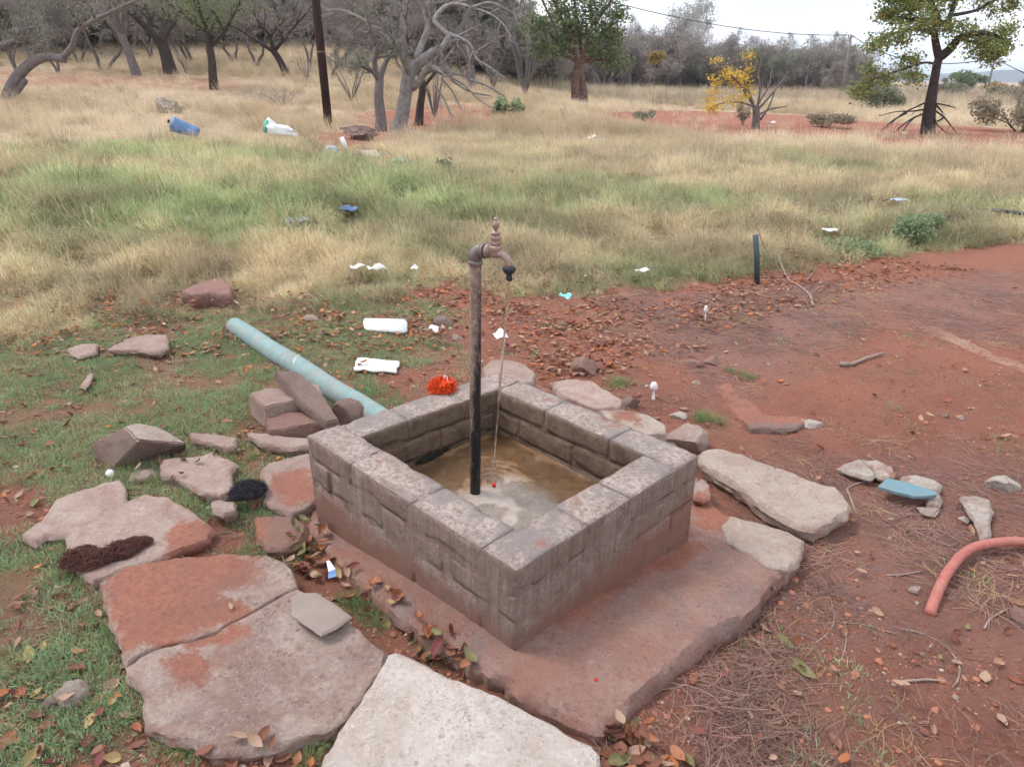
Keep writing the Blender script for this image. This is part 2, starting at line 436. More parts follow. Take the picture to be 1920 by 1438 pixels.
M['cyan'] = simple('turquoise_plastic', (0.10, 0.48, 0.46), (0.35, 0.66, 0.63), 60, 0.4, 0)
M['blue'] = simple('blue_plastic', (0.06, 0.145, 0.32), (0.12, 0.24, 0.44), 12, 0.4, 0.2, dirt=0.3)
M['paleblue'] = simple('pale_blue_plastic', (0.33, 0.42, 0.58), (0.5, 0.55, 0.66), 30, 0.45, 0.2)
M['orange'] = simple('orange_net', (0.85, 0.085, 0.015), (0.60, 0.05, 0.01), 90, 0.6, 0.6)
M['hose'] = simple('salmon_red_hose', (0.36, 0.09, 0.075), (0.42, 0.165, 0.135), 30, 0.65, 0.2, dirt=0.5)
M['black'] = simple('black_plastic', (0.02, 0.022, 0.028), (0.035, 0.04, 0.05), 30, 0.4, 0.1)
M['postpipe'] = simple('dark_grey_poly_pipe', (0.045, 0.06, 0.075), (0.06, 0.08, 0.095), 30, 0.45, 0.1)
M['shard'] = simple('sky_blue_board', (0.125, 0.24, 0.285), (0.11, 0.21, 0.25), 30, 0.6, 0.1, dirt=0.35)
M['brass'] = simple('dull_brown_brass', (0.26, 0.17, 0.14), (0.36, 0.26, 0.225), 60, 0.5, 0.25, 0.001, 0.35, 0.5)
M['galv'] = simple('weathered_elbow_metal', (0.19, 0.18, 0.18), (0.14, 0.10, 0.085), 35, 0.45, 0.3, 0.001, 0.4, 0.5)
M['red'] = simple('red_plastic', (0.65, 0.03, 0.03), None, 30, 0.4, 0)
M['white'] = simple('white_plastic', (0.8, 0.8, 0.82), (0.7, 0.7, 0.73), 30, 0.5, 0.1)
M['green_bag'] = simple('green_plastic', (0.1, 0.5, 0.3), None, 30, 0.5, 0)
M['pinkp'] = simple('pink_print', (0.75, 0.28, 0.25), None, 30, 0.5, 0)
M['darkfibre'] = leafy('dark_fibre', [(0.012, 0.012, 0.017), (0.05, 0.045, 0.055), (0.02, 0.018, 0.022)], transl=0.0)
M['brownfibre'] = leafy('brown_fibre', [(0.045, 0.018, 0.018), (0.10, 0.04, 0.035), (0.17, 0.07, 0.05), (0.03, 0.014, 0.016)], transl=0.0)
M['moss'] = leafy('black_slime', [(0.01, 0.011, 0.008), (0.03, 0.028, 0.02)], transl=0.0)
M['kerb'] = concrete('soil_coloured_old_concrete', (0.40, 0.245, 0.19), (0.33, 0.18, 0.135), speck_amt=0.3, dust_amt=0.7)
M['mush'] = simple('white_mushroom', (0.75, 0.70, 0.68), (0.62, 0.55, 0.54), 60, 0.8, 0.2)
M['bark_pale'] = simple('pale_grey_bark', (0.30, 0.275, 0.265), (0.17, 0.145, 0.14), 9, 0.9, 0.8, 0.02)
M['bark'] = simple('grey_thorn_bark', (0.20, 0.17, 0.165), (0.12, 0.10, 0.10), 8, 0.9, 0.8, 0.02)
M['bark_dark'] = simple('dark_bark', (0.075, 0.055, 0.05), (0.04, 0.03, 0.03), 8, 0.9, 0.8, 0.02)
M['bark_red'] = simple('reddish_split_bark', (0.21, 0.12, 0.095), (0.07, 0.045, 0.04), 6, 0.9, 0.8, 0.03)
M['leaf_twig'] = leafy('fine_grey_twigs', [(0.17, 0.145, 0.155), (0.26, 0.22, 0.225), (0.21, 0.18, 0.175)], transl=0.2)
M['twig'] = leafy('bare_twigs', [(0.20, 0.17, 0.18), (0.33, 0.285, 0.285), (0.25, 0.215, 0.22)], transl=0.0)
M['twig_dark'] = leafy('dark_bare_twigs', [(0.06, 0.05, 0.05), (0.11, 0.09, 0.085)], transl=0.0)
M['deadwood'] = simple('grey_dead_wood', (0.34, 0.25, 0.21), (0.20, 0.14, 0.12), 30, 0.9, 0.6)
M['pole'] = simple('creosoted_pole', (0.05, 0.024, 0.025), (0.03, 0.016, 0.018), 6, 0.8, 0.6, 0.01)
M['pole_grey'] = simple('weathered_far_pole', (0.22, 0.20, 0.20), (0.16, 0.145, 0.15), 6, 0.8, 0.3)
M['wire'] = simple('wire', (0.05, 0.05, 0.055), None, 6, 0.6, 0)
M['leaf_tree'] = leafy('autumn_green_leaves', [(0.10, 0.155, 0.05), (0.15, 0.21, 0.065), (0.19, 0.25, 0.075), (0.30, 0.29, 0.08), (0.42, 0.29, 0.09), (0.13, 0.18, 0.06), (0.22, 0.26, 0.08), (0.18, 0.23, 0.07), (0.17, 0.22, 0.07)])
M['leaf_green'] = leafy('green_leaves', [(0.09, 0.135, 0.06), (0.15, 0.205, 0.09), (0.20, 0.25, 0.11), (0.12, 0.165, 0.075), (0.28, 0.28, 0.12)])
M['leaf_grey'] = leafy('grey_green_leaves', [(0.17, 0.19, 0.12), (0.23, 0.25, 0.17), (0.28, 0.29, 0.20), (0.20, 0.20, 0.15)])
M['leaf_bright'] = leafy('fresh_green_leaves', [(0.22, 0.29, 0.16), (0.30, 0.37, 0.21), (0.25, 0.32, 0.17)])
M['leaf_yellow'] = leafy('yellow_leaves', [(0.66, 0.43, 0.06), (0.72, 0.52, 0.10), (0.52, 0.33, 0.07)])
M['leaf_dry'] = leafy('dry_brown_leaves', [(0.32, 0.29, 0.20), (0.40, 0.34, 0.25), (0.28, 0.25, 0.18), (0.24, 0.20, 0.16)])
M['leaf_ochre'] = leafy('ochre_leaves', [(0.42, 0.27, 0.08), (0.3, 0.24, 0.08)])
M['grass'] = leafy('grass_blades', None, 'tint', transl=0.42)
M['litter_inst'] = leafy('fallen_leaf_litter', None, 'tint', transl=0.1, var=0.5)
LEAFCOL = {'orange': ((0.36, 0.145, 0.07), (0.25, 0.10, 0.06)), 'russet brown': ((0.22, 0.085, 0.055), (0.15, 0.06, 0.04)), 'pale tan': ((0.38, 0.25, 0.175), (0.30, 0.18, 0.125)),
           'dark red': ((0.19, 0.05, 0.042), (0.12, 0.035, 0.035)), 'olive green': ((0.155, 0.15, 0.065), (0.20, 0.165, 0.08)), 'yellow': ((0.40, 0.27, 0.10), (0.33, 0.25, 0.13))}
for k_, (a_, b_) in LEAFCOL.items(): M['fl_' + k_] = simple('leaf_' + k_.replace(' ', '_'), a_, b_, 35, 0.6, 0.3, 0.002)

def glass(name, c=(1, 1, 1), rough=0.0):
    m = NT(name, rough, 0.5); m.col(c); m.b.inputs['Transmission Weight'].default_value = 1.0; m.b.inputs['IOR'].default_value = 1.33
    m.b.inputs['Roughness'].default_value = rough; return m
M['water'] = glass('clear_water').mat
_pw = glass('shallow_brown_water', (0.98, 0.95, 0.9), 0.02)
_v = _pw.noise(1, 2, 0.5, sc=(34, 34, 34), dist=0.6)
_pw.nrm(_pw.bump(_v, 0.35, 0.004)); M['puddle'] = _pw.mat

def floor_mat():
    m = NT('wet_stained_basin_floor', 0.35, 0.5)
    g = m.n('ShaderNodeNewGeometry').outputs['Position']
    c = m.mix(m.ramp(m.noise(6, 5, 0.65, vec=g), (0.3, 0.0), (0.7, 1.0)), (0.26, 0.145, 0.07), (0.17, 0.10, 0.058))
    c = m.mix(m.ramp(m.noise(13, 6, 0.75, vec=g, dist=0.8), (0.48, 0.0), (0.66, 0.8)), c, (0.30, 0.20, 0.125))
    c = m.mix(m.ramp(m.noise(19, 5, 0.7, vec=g), (0.58, 0.0), (0.7, 0.7)), c, (0.13, 0.075, 0.045))
    c = m.mix(m.attr('painted_reflection'), c, m.mix(m.ramp(m.noise(30, 5, 0.8, vec=g), (0.35, 0.0), (0.65, 1.0)), (0.30, 0.235, 0.20), (0.42, 0.35, 0.31)))  # pale tone painted in place of reflections on the wet floor
    m.col(c)
    m.put(m.b.inputs['Roughness'], m.ramp(m.noise(9, 3, vec=g), (0.4, 0.12), (0.65, 0.45)))
    m.nrm(m.bump(m.noise(50, 6, 0.75, vec=g), 0.45, 0.005)); return m.mat
M['floor'] = floor_mat()

def pipe_mat():
    m = NT('rusty_black_painted_pipe', 0.42, 0.5)
    g = m.n('ShaderNodeNewGeometry').outputs['Position']
    sp = m.n('ShaderNodeSeparateXYZ'); m.l(g, sp.inputs[0])
    rust = m.mix(m.ramp(m.noise(60, 5, 0.7, vec=g), (0.35, 0.0), (0.65, 1.0)), (0.16, 0.10, 0.075), (0.33, 0.25, 0.20))
    # rust on the weather side, thinner and higher on the pipe; black paint below
    side = m.math('ADD', m.math('MULTIPLY', m.math('ADD', sp.outputs['X'], 0.126), -9.0), m.math('MULTIPLY', m.math('SUBTRACT', sp.outputs['Z'], 0.62), 0.75))
    f = m.math('ADD', m.math('ADD', side, 0.25), m.math('MULTIPLY', m.math('SUBTRACT', m.noise(1, 7, 0.85, vec=g, sc=(70, 70, 26)), 0.28), 1.5))
    f = m.ramp(f, (0.36, 0.0), (0.62, 1.0))
    c = m.mix(f, (0.012, 0.012, 0.015), rust)
    c = m.mix(m.ramp(m.noise(170, 4, 0.8, vec=g), (0.6, 0.0), (0.68, 0.8)), c, (0.30, 0.24, 0.20))
    m.col(c); m.put(m.b.inputs['Roughness'], m.ramp(f, (0.0, 0.3), (1.0, 0.8)))
    m.nrm(m.bump(m.noise(170, 5, 0.8, vec=g), 0.5, 0.0015)); return m.mat
M['pipe'] = pipe_mat()

# ------------------------------------------------------------------ region polygons (photo points dropped onto the terrain)
FIELD = gpoly([(-900, 760), (-500, 700), (0, 655), (200, 612), (420, 592), (560, 590), (700, 575), (840, 528), (960, 548), (1100, 548), (1300, 532), (1420, 515), (1500, 500), (1650, 484),
               (1800, 466), (1920, 455), (2500, 400), (3200, 330), (3200, 190), (1200, 185), (-1300, 150)])
GREENL = gpoly([(-900, 760), (0, 640), (200, 600), (440, 590), (700, 570), (860, 560), (880, 690), (740, 760), (600, 830), (560, 1000), (500, 1040), (180, 1100), (235, 1250), (290, 1400), (340, 1500), (-300, 1500), (-900, 1100)])
GREENG = gpoly([(-100, 330), (150, 265), (420, 235), (600, 260), (800, 330), (860, 420), (700, 440), (300, 430), (-100, 470)])   # brighter tall grass
REDS = [gpoly(q) for q in ([(1130, 212), (1260, 206), (1480, 216), (1700, 232), (1920, 244), (2400, 250), (2400, 305), (1920, 290), (1700, 284), (1560, 272), (1380, 262), (1250, 246), (1130, 236)],
                           [(820, 195), (960, 200), (1000, 225), (900, 250), (700, 245), (640, 215)],
                           [(-200, 128), (250, 140), (460, 150), (470, 175), (200, 165), (-200, 155)],
                           [(610, 250), (720, 240), (760, 290), (700, 315), (600, 300), (560, 280)])]
LITTER = [gpoly(q) for q in ([(1130, 560), (1500, 530), (1700, 560), (1560, 660), (1380, 720), (1200, 640)], [(1500, 900), (1750, 860), (1960, 900), (1900, 1100), (1700, 1250), (1480, 1180)],
                             [(1480, 540), (1920, 520), (1920, 640), (1700, 600)], [(1380, 1330), (1620, 1280), (1500, 1500), (1300, 1500)], [(1750, 1150), (2000, 1150), (2000, 1300), (1800, 1270)], [(-300, 520), (100, 530), (400, 580), (0, 620)])]
BARE = [gpoly(q) for q in ([(350, 985), (400, 975), (475, 965), (500, 1035), (430, 1045), (340, 1050), (240, 1085), (225, 1070), (300, 1035)], [(-200, 900), (60, 880), (110, 930), (30, 1010), (-200, 1040)], [(270, 1440), (440, 1400), (600, 1440), (500, 1600), (200, 1600)], [(0, 1290), (70, 1290), (80, 1360), (0, 1380)], [(700, 690), (860, 700), (800, 740), (720, 745)])]

def ground_fields(x, y):
    r = np.hypot(x, y)
    field = pmask(x, y, FIELD, 0.12, 0.12, 2.0)
    gl = pmask(x, y, GREENL, 0.12, 0.12, 2.5)
    gg = pmask(x, y, GREENG, 0.8, 0.5, 0.6)
    red = np.zeros_like(x)
    for i_, q in enumerate(REDS): red = np.maximum(red, pmask(x, y, q, 0.6, 0.7, 0.5) * (1.0, 0.75, 0.5, 0.8)[i_])
    red = red * (0.7 + 0.3 * ss(0.35, 0.55, fbm(x * 0.9, y * 0.9, 15, 3)))
    lit = np.zeros_like(x)
    for q in LITTER: lit = np.maximum(lit, pmask(x, y, q, 0.25, 0.25, 2.0))
    bare = np.zeros_like(x)
    for q in BARE: bare = np.maximum(bare, pmask(x, y, q, 0.08, 0.08, 5))
    green = np.clip(np.maximum(gl * 0.62, field * (0.75 - 0.55 * ss(7, 15, r))) + gg * 0.35, 0, 1) * (1 - bare)
    straw = np.clip(np.maximum(field * ss(4, 16, r) * 0.9, ss(22, 34, r) * 0.9), 0, 1) * (1 - red)
    green = green * (1 - red) * (1 - ss(25, 40, r))
    return green, straw, lit * (1 - 0.5 * green), field, gl, gg, red, bare

# ground: one polar sheet, fine in front of the camera, out to the horizon
ang = np.radians(np.concatenate([np.linspace(-180, -62, 20, endpoint=False), np.linspace(-62, 62, 400, endpoint=False), np.linspace(62, 180, 20, endpoint=False)]))
rad = np.concatenate([[0.25], np.geomspace(0.5, 3000, 410)])
A, R = np.meshgrid(ang, rad)
X = (R * np.sin(A)).ravel(); Y = (R * np.cos(A)).ravel()
Z = T(X, Y)
gf = ground_fields(X, Y)
vs = np.stack([X, Y, Z], 1).tolist() + [[0, 0, tz(0, 0)]]
na, nr = len(ang), len(rad)
fs = []
for i in range(nr - 1):
    for j in range(na):
        k = (j + 1) % na
        fs.append((i * na + j, (i + 1) * na + j, (i + 1) * na + k, i * na + k))
c0 = na * nr
fs += [(c0, j, (j + 1) % na) for j in range(na)]
fs = [f[::-1] for f in fs]
g_o = mesh_obj('ground', vs, fs, M['ground'], smooth=True)
for nm, arr in (('green', gf[0]), ('straw', gf[1]), ('litter', gf[2])):
    at = g_o.data.attributes.new(nm, 'FLOAT', 'POINT'); at.data.foreach_set('value', np.append(arr, 0).astype(np.float32))
bmf = g_o.data.polygons[na * 100].normal
if bmf.z < 0: g_o.data.flip_normals()
tag(g_o, kind='structure')

# haze-tinted ridge with a flat-topped hill on the far skyline
hv, hf = [], []
for i in range(161):
    a = math.radians(-70 + i * 140 / 160)
    px = 960 + 1310 * math.tan(a) / 0.915
    h = 12 + 5 * float(fbm(i * 0.13, 0.5, 4, 3))
    h += 12 * math.exp(-((px - 1885) / 22) ** 2) + 8 * max(0, 1 - abs(px - 1840) / 130) - 16 * float(ss(1400, 1100, px))
    r_ = 2300
    x, y = r_ * math.sin(a), r_ * math.cos(a)
    for k, (dr, hh) in enumerate(((-260, -8), (-80, h * 0.75), (0, h), (300, -8))):
        hv.append((x * (1 + dr / r_), y * (1 + dr / r_), hh))
    if i:
        for k in range(3): hf.append(((i - 1) * 4 + k, (i - 1) * 4 + k + 1, i * 4 + k + 1, i * 4 + k))
M['hill'] = simple('haze_tinted_bush_hill', (0.075, 0.095, 0.10), (0.05, 0.07, 0.075), 0.02, 0.95, 0)  # distance haze mixed into the bush colour as a blue cast
tag(mesh_obj('hills', hv, hf, M['hill'], smooth=True), kind='structure')

# ------------------------------------------------------------------ slabs and rocks
SLABS = []     # world outlines: grass keeps off them
def soil_attr(o, polys, seed=3, soft=0.075, outline=None, edge=0.0):
    me = o.data; n = len(me.vertices); co = np.empty(n * 3); me.vertices.foreach_get('co', co); co = co.reshape(-1, 3) + np.array(wloc(o))
    v = np.zeros(n)
    for q in polys: v = np.maximum(v, pmask(co[:, 0], co[:, 1], q, soft, 0.05, 9.0, seed))
    if outline is not None:
        e_ = 2 * (pmask(co[:, 0], co[:, 1], outline, 0.06) - 0.5); v = np.maximum(v, edge * (1 - np.clip(e_, 0, 1)) * (co[:, 2] < 9))
    at = me.attributes.new('soil', 'FLOAT', 'POINT'); at.data.foreach_set('value', v.astype(np.float32))

def slab(name, label, cat, poly, zt, th, mat, soil=(), group=None, parent=None, amp=0.006, jag=0.006, seed=1, excl=True, centre=None, step=0.018, bev=0.007, rings=14):
    zf = zt if callable(zt) else (lambda x, y: zt)
    z0 = zt if not callable(zt) else None
    pw = []
    for q in poly:
        if z0 is not None: p = PZ(q[0], q[1], z0)
        else:
            p = PZ(q[0], q[1], 0.0)
            for _ in range(6): p = PZ(q[0], q[1], zf(p.x, p.y))
        pw.append(p.to_2d())
    if excl: SLABS.append([tuple(p) for p in pw])
    # resample the outline, break it up
    pts = []
    for i in range(len(pw)):
        a, b = pw[i], pw[(i + 1) % len(pw)]; n = max(1, int((b - a).length / step))
        for k in range(n):
            p = a.lerp(b, k / n); t = (b - a).normalized(); nrm = Vector((t.y, -t.x))
            j = (float(fbm(p.x * 16, p.y * 16, seed, 2)) - 0.5) * jag * 1.2 + (float(fbm(p.x * 70, p.y * 70, seed + 1, 3)) - 0.5) * jag * 1.5
            pts.append(p + nrm * j)
    c = sum(pts, Vector((0, 0))) / len(pts); n = len(pts)
    ar = sum(pts[i].x * pts[(i + 1) % n].y - pts[(i + 1) % n].x * pts[i].y for i in range(n))
    if ar < 0: pts.reverse()
    def top(p, e):
        z = zf(p.x, p.y) + (float(fbm(p.x * 6, p.y * 6, seed + 5, 3)) - 0.5) * 2 * amp + (float(fbm(p.x * 28, p.y * 28, seed + 8, 3)) - 0.5) * amp * 1.3
        if e == 0: z -= bev * (0.45 + 0.9 * float(vn(p.x * 30, p.y * 30, seed)))
        return z
    inn_ = []
    for k, p in enumerate(pts):
        t = (pts[(k + 1) % n] - pts[k - 1]).normalized(); nr_ = Vector((-t.y, t.x)); inn_.append(p + nr_ * bev * (0.5 + 1.0 * float(vn(p.x * 35, p.y * 35, seed + 2))))
    from mathutils.geometry import delaunay_2d_cdt
    gs = step * 0.95; ip = [(q.x, q.y) for q in inn_]; xs = [q[0] for q in ip]; ys = [q[1] for q in ip]
    gx, gy = np.meshgrid(np.arange(min(xs), max(xs), gs), np.arange(min(ys), max(ys), gs)); gx = gx.ravel() + (vn(gx.ravel() * 91, gy.ravel() * 91, 4) - .5) * gs * .7; gy = gy.ravel() + (vn(gx * 83, gy.ravel() * 87, 6) - .5) * gs * .7
    kk = pmask(gx, gy, ip, gs * 0.5) > 0.99
    P2 = [Vector(q) for q in ip] + [Vector((a_, b_)) for a_, b_ in zip(gx[kk], gy[kk])]
    cv, ce, cf, *_r = delaunay_2d_cdt(P2, [(i, (i + 1) % n) for i in range(n)], [], 1, 1e-6)
    orig = _r[0]
    vs = [(p.x, p.y, top(p, 0)) for p in pts]; fs = []
    vs += [(q.x, q.y, top(q, 1)) for q in cv]; idx = {}
    for j, ol in enumerate(orig):
        for q in ol: idx[q] = n + j
    fs += [tuple(n + i for i in f) for f in cf]
    for k in range(n):
        k2 = (k + 1) % n
        if k in idx and k2 in idx and idx[k] != idx[k2]: fs.append((k, k2, idx[k2], idx[k]))
        elif k in idx: fs.append((k, k2, idx[k]))
    prev = 0
    for r_, (dz, out) in enumerate(((0.22, 0.004), (0.42, 0.002), (0.65, 0.0), (1.0, -0.010))):
        b = len(vs)
        for k, p in enumerate(pts):
            t = (pts[(k + 1) % n] - pts[k - 1]).normalized(); nr_ = Vector((t.y, -t.x)); o_ = out + (float(fbm(p.x * 28 + r_ * 3, p.y * 28, seed + r_, 3)) - 0.5) * 0.028 * min(1, th / 0.06)
            q = p + nr_ * o_; vs.append((q.x, q.y, zf(q.x, q.y) - bev - (th - bev) * dz))
        for k in range(n): k2 = (k + 1) % n; fs.append((prev + k2, prev + k, b + k, b + k2))
        prev = b
    fs.append(tuple(prev + k for k in range(n)))
    cz = zf(c.x, c.y)
    o = mesh_obj(name, vs, fs, mat, parent, None if parent else (c.x, c.y, cz - th), True)
    bm = bmesh.new(); bm.from_mesh(o.data); bmesh.ops.recalc_face_normals(bm, faces=bm.faces); bm.to_mesh(o.data); bm.free()
    o.data.set_sharp_from_angle(angle=math.radians(38))
    soil_attr(o, [[(PZ(a, b, cz).x, PZ(a, b, cz).y) for a, b in q] for q in soil], seed, outline=[tuple(p) for p in pts], edge=0.22 if mat is M['slab_pale'] else 0.40)
    if parent is None: tag(o, label, cat, group)
    return o

def rock(name, label, cat, c, size, rz, seed, mat, planes=7, group=None, parent=None, sub=4, tiltx=0.0, tilty=0.0, excl=True, rough=0.05):
    rng = random.Random(seed)
    bm = bmesh.new(); bmesh.ops.create_icosphere(bm, subdivisions=sub, radius=1)
    pl = []
    for k in range(planes):
        d = Vector((rng.uniform(-1, 1), rng.uniform(-1, 1), rng.uniform(-0.5, 1))).normalized(); pl.append((d, rng.uniform(0.45, 0.72)))
    rot = Matrix.Rotation(rz, 3, 'Z') @ Matrix.Rotation(tiltx, 3, 'X') @ Matrix.Rotation(tilty, 3, 'Y')
    for v in bm.verts:
        p = v.co.copy()
        for d, h in pl:
            e = p.dot(d) - h
            if e > 0: p -= d * e
        p *= 1 + rough * 1.3 * (mn.fractal(p * 3.5 + Vector((seed, 0, 0)), 0.8, 2.0, 5))
        p = Vector((p.x * size[0], p.y * size[1], p.z * size[2])) * 0.72
        v.co = rot @ p
    me = bpy.data.meshes.new(name); bm.to_mesh(me); bm.free(); me.materials.append(mat)
    me.polygons.foreach_set('use_smooth', [True] * len(me.polygons))
    try: me.set_sharp_from_angle(angle=math.radians(32))
    except Exception: pass
    o = bpy.data.objects.new(name, me); COL.objects.link(o)
    if parent is not None: o.parent = parent; o.location = Vector(c) - wloc(parent)
    else: o.location = c; tag(o, label, cat, group)
    if excl:
        SLABS.append([(c[0] + math.cos(a + rz) * size[0] * 0.4, c[1] + math.sin(a + rz) * size[1] * 0.4) for a in [k * math.pi / 4 for k in range(8)]])
    return o

def rockpx(name, label, cat, px0, px1, pyb, h, seed, mat, depth=0.8, rz=0.0, **k):
    """a rock whose width spans px0..px1, standing at row pyb; h its height in metres"""
    p = P((px0 + px1) / 2, pyb); w = mpx(px1 - px0, dep(p))
    return rock(name, label, cat, (p.x, p.y + w * depth * 0.3, p.z + h * 0.22), (w / 2 * 1.5, w / 2 * depth * 1.5, h * 1.05), rz, seed, mat, **k)

CRACK = [(235, 1247), (262, 1228), (293, 1214), (325, 1207), (353, 1200), (380, 1190), (404, 1184), (430, 1168), (463, 1154), (487, 1140), (515, 1121), (535, 1111), (556, 1100)]
up_poly = [(233, 1211), (213, 1185), (200, 1138), (186, 1093), (233, 1064), (330, 1046), (430, 1038), (500, 1042), (536, 1056), (552, 1085)] + [(x, y - 2.2) for x, y in CRACK[::-1]]
lo_poly = [(x, y + 2.2) for x, y in CRACK] + [(600, 1128), (655, 1163), (722, 1222), (716, 1252), (690, 1292), (655, 1345), (608, 1372), (567, 1380), (500, 1402), (440, 1404), (397, 1408), (362, 1390), (318, 1378), (273, 1358), (268, 1320), (270, 1298), (250, 1275), (236, 1262)]
sl1 = PZ(450, 1230, 0.0)
t = thing('cracked_slab', 'large speckled pinkish concrete slab with a crack across it and red soil on its back half', 'slab', (sl1.x, sl1.y, -0.07))
SOIL1 = [[(180, 1070), (330, 1030), (440, 1030), (500, 1038), (470, 1062), (488, 1085), (445, 1105), (420, 1118), (455, 1130), (468, 1150), (455, 1185), (400, 1180), (330, 1205), (260, 1222), (225, 1215), (190, 1140)]]
slab('slab_piece', None, None, up_poly, -0.012, 0.055, M['slab'], SOIL1, parent=t, seed=11, centre=(360, 1120), bev=0.004)
slab('slab_piece', None, None, lo_poly, -0.012, 0.06, M['slab'], [[(300, 1240), (370, 1215), (400, 1240), (390, 1290), (330, 1300), (290, 1270)], [(330, 1195), (460, 1160), (470, 1190), (350, 1225)]], parent=t, seed=12, centre=(470, 1280), bev=0.006, amp=0.007)
slab('white_slab', 'whitish speckled concrete slab cut off by the bottom edge of the picture', 'slab', [(723, 1240), (728, 1226), (742, 1221), (768, 1229), (827, 1258), (873, 1278), (933, 1301), (987, 1331), (1027, 1349), (1060, 1371), (1107, 1393), (1124, 1412), (1128, 1440), (1120, 1500), (1060, 1580), (900, 1640), (700, 1640), (560, 1560), (590, 1450), (640, 1362), (690, 1290)],
     0.02, 0.08, M['slab_pale'], (), seed=21, amp=0.006, jag=0.005, bev=0.01)
slab('stone_slab', 'long flat pinkish stone reaching out to the left behind the fibre-covered slab', 'slab', [(103, 933), (153, 918), (197, 903), (226, 899), (234, 906), (236, 945), (180, 990), (120, 1000), (80, 1003), (66, 1018), (42, 1002), (62, 985), (81, 970), (90, 955)], -0.055, 0.05, M['slab_pink'], (), seed=31, bev=0.009)
slab('stone_slab', 'broad flat pinkish slab with the brown fibre mat lying on it', 'slab', [(232, 943), (252, 930), (274, 923), (291, 929), (311, 929), (342, 944), (366, 961), (387, 979), (400, 990), (392, 1010), (345, 1026), (310, 1040), (233, 1066), (207, 1078), (170, 1093), (147, 1068), (133, 1041), (123, 998), (150, 985)],
     -0.045, 0.055, M['slab_pink'], [[(310, 1000), (350, 975), (400, 975), (430, 1010), (340, 1045), (300, 1040)]], seed=32, bev=0.009)
slab('stone_slab', 'flat pinkish stone right of the angular boulder touching the black fibre clump', 'slab', [(300, 870), (307, 862), (340, 858), (367, 855), (403, 847), (413, 853), (443, 867), (432, 882), (436, 910), (430, 922), (413, 928), (380, 923), (347, 902), (328, 892), (303, 887)], -0.045, 0.055, M['slab_pink'], (), seed=33, bev=0.008)
slab('stone_slab', 'flat stone against the left corner of the brick basin, half covered by red soil', 'slab', [(490, 882), (505, 868), (540, 858), (580, 848), (592, 860), (592, 935), (575, 950), (548, 962), (517, 952), (492, 938), (500, 908)], -0.06, 0.05, M['rock_pale'], [[(515, 890), (580, 875), (600, 940), (550, 948), (505, 925)]], seed=34, bev=0.007)
slab('stone_slab', 'reddish brown stone slab between the soil covered slab and the leaf pile', 'slab', [(478, 969), (520, 964), (550, 967), (575, 985), (570, 1005), (556, 1022), (532, 1030), (500, 1024), (482, 1000)], -0.04, 0.05, M['rock_red'], [[(470, 960), (500, 960), (510, 1010), (480, 1020)]], seed=35, bev=0.009)
slab('thin_stone', 'narrow pale stone lying in the grass right behind the angular boulder', 'stone', [(355, 811), (400, 813), (444, 821), (440, 836), (425, 841), (395, 831), (362, 824)], -0.055, 0.04, M['rock_pale'], (), seed=36)
slab('thin_stone', 'flat pale stone under the reddish block by the left corner of the basin', 'stone', [(462, 810), (500, 812), (545, 819), (590, 820), (590, 836), (535, 840), (490, 830)], -0.05, 0.045, M['rock_pale'], (), seed=37)
slab('thin_stone', 'small whitish stone just below the black fibre clump', 'stone', [(395, 940), (415, 936), (440, 943), (442, 958), (420, 964), (400, 955)], -0.04, 0.04, M['rock_pale'], (), seed=38)
slab('flat_stone', 'pale flat stone lying left of the far end of the teal pipe', 'stone', [(203, 652), (235, 636), (268, 628), (312, 627), (315, 650), (300, 660), (262, 656), (225, 655)], -0.045, 0.04, M['rock_pale'], (), seed=39)
slab('flat_stone', 'small pinkish flat stone beside the larger pale flat stone', 'stone', [(126, 652), (150, 645), (184, 644), (180, 660), (150, 668), (130, 662)], -0.055, 0.03, M['rock_pale'], (), seed=40)
slab('wood_offcut', 'short pale piece of wood lying on the short grass at the left', 'wood', [(150, 723), (168, 698), (176, 702), (160, 728)], -0.06, 0.018, M['rock_pale'], (), seed=41, excl=False, bev=0.003, jag=0.001, step=0.01)
slab('broken_tile', 'grey brown broken tile lying on the cracked slab', 'tile', [(547, 1118), (556, 1112), (592, 1110), (625, 1131), (658, 1155), (645, 1163), (628, 1176), (603, 1188), (575, 1168), (549, 1149)], 0.022, 0.014, M['tile'], (), seed=42, excl=False, amp=0.001, jag=0.001, bev=0.002, step=0.01)
slab('long_slab', 'long buff rough concrete slab lying beyond the right corner of the basin', 'slab', [(1310, 850), (1325, 842), (1343, 840), (1390, 850), (1427, 866), (1480, 880), (1500, 890), (1530, 902), (1567, 913), (1582, 928), (1594, 945), (1590, 960), (1570, 972), (1533, 990), (1500, 985), (1447, 958), (1400, 922), (1347, 886), (1317, 868)],
     -0.068, 0.065, M['slab_buff'], (), seed=51, amp=0.008, jag=0.007, bev=0.01)
slab('stone_fragment', 'small pale stone fragment between the basin right corner and the long slab', 'stone', [(1303, 905), (1318, 895), (1330, 908), (1332, 930), (1318, 935), (1300, 930)], -0.06, 0.04, M['rock_pale'], [[(1300, 920), (1340, 915), (1340, 945), (1300, 945)]], seed=52, excl=False)
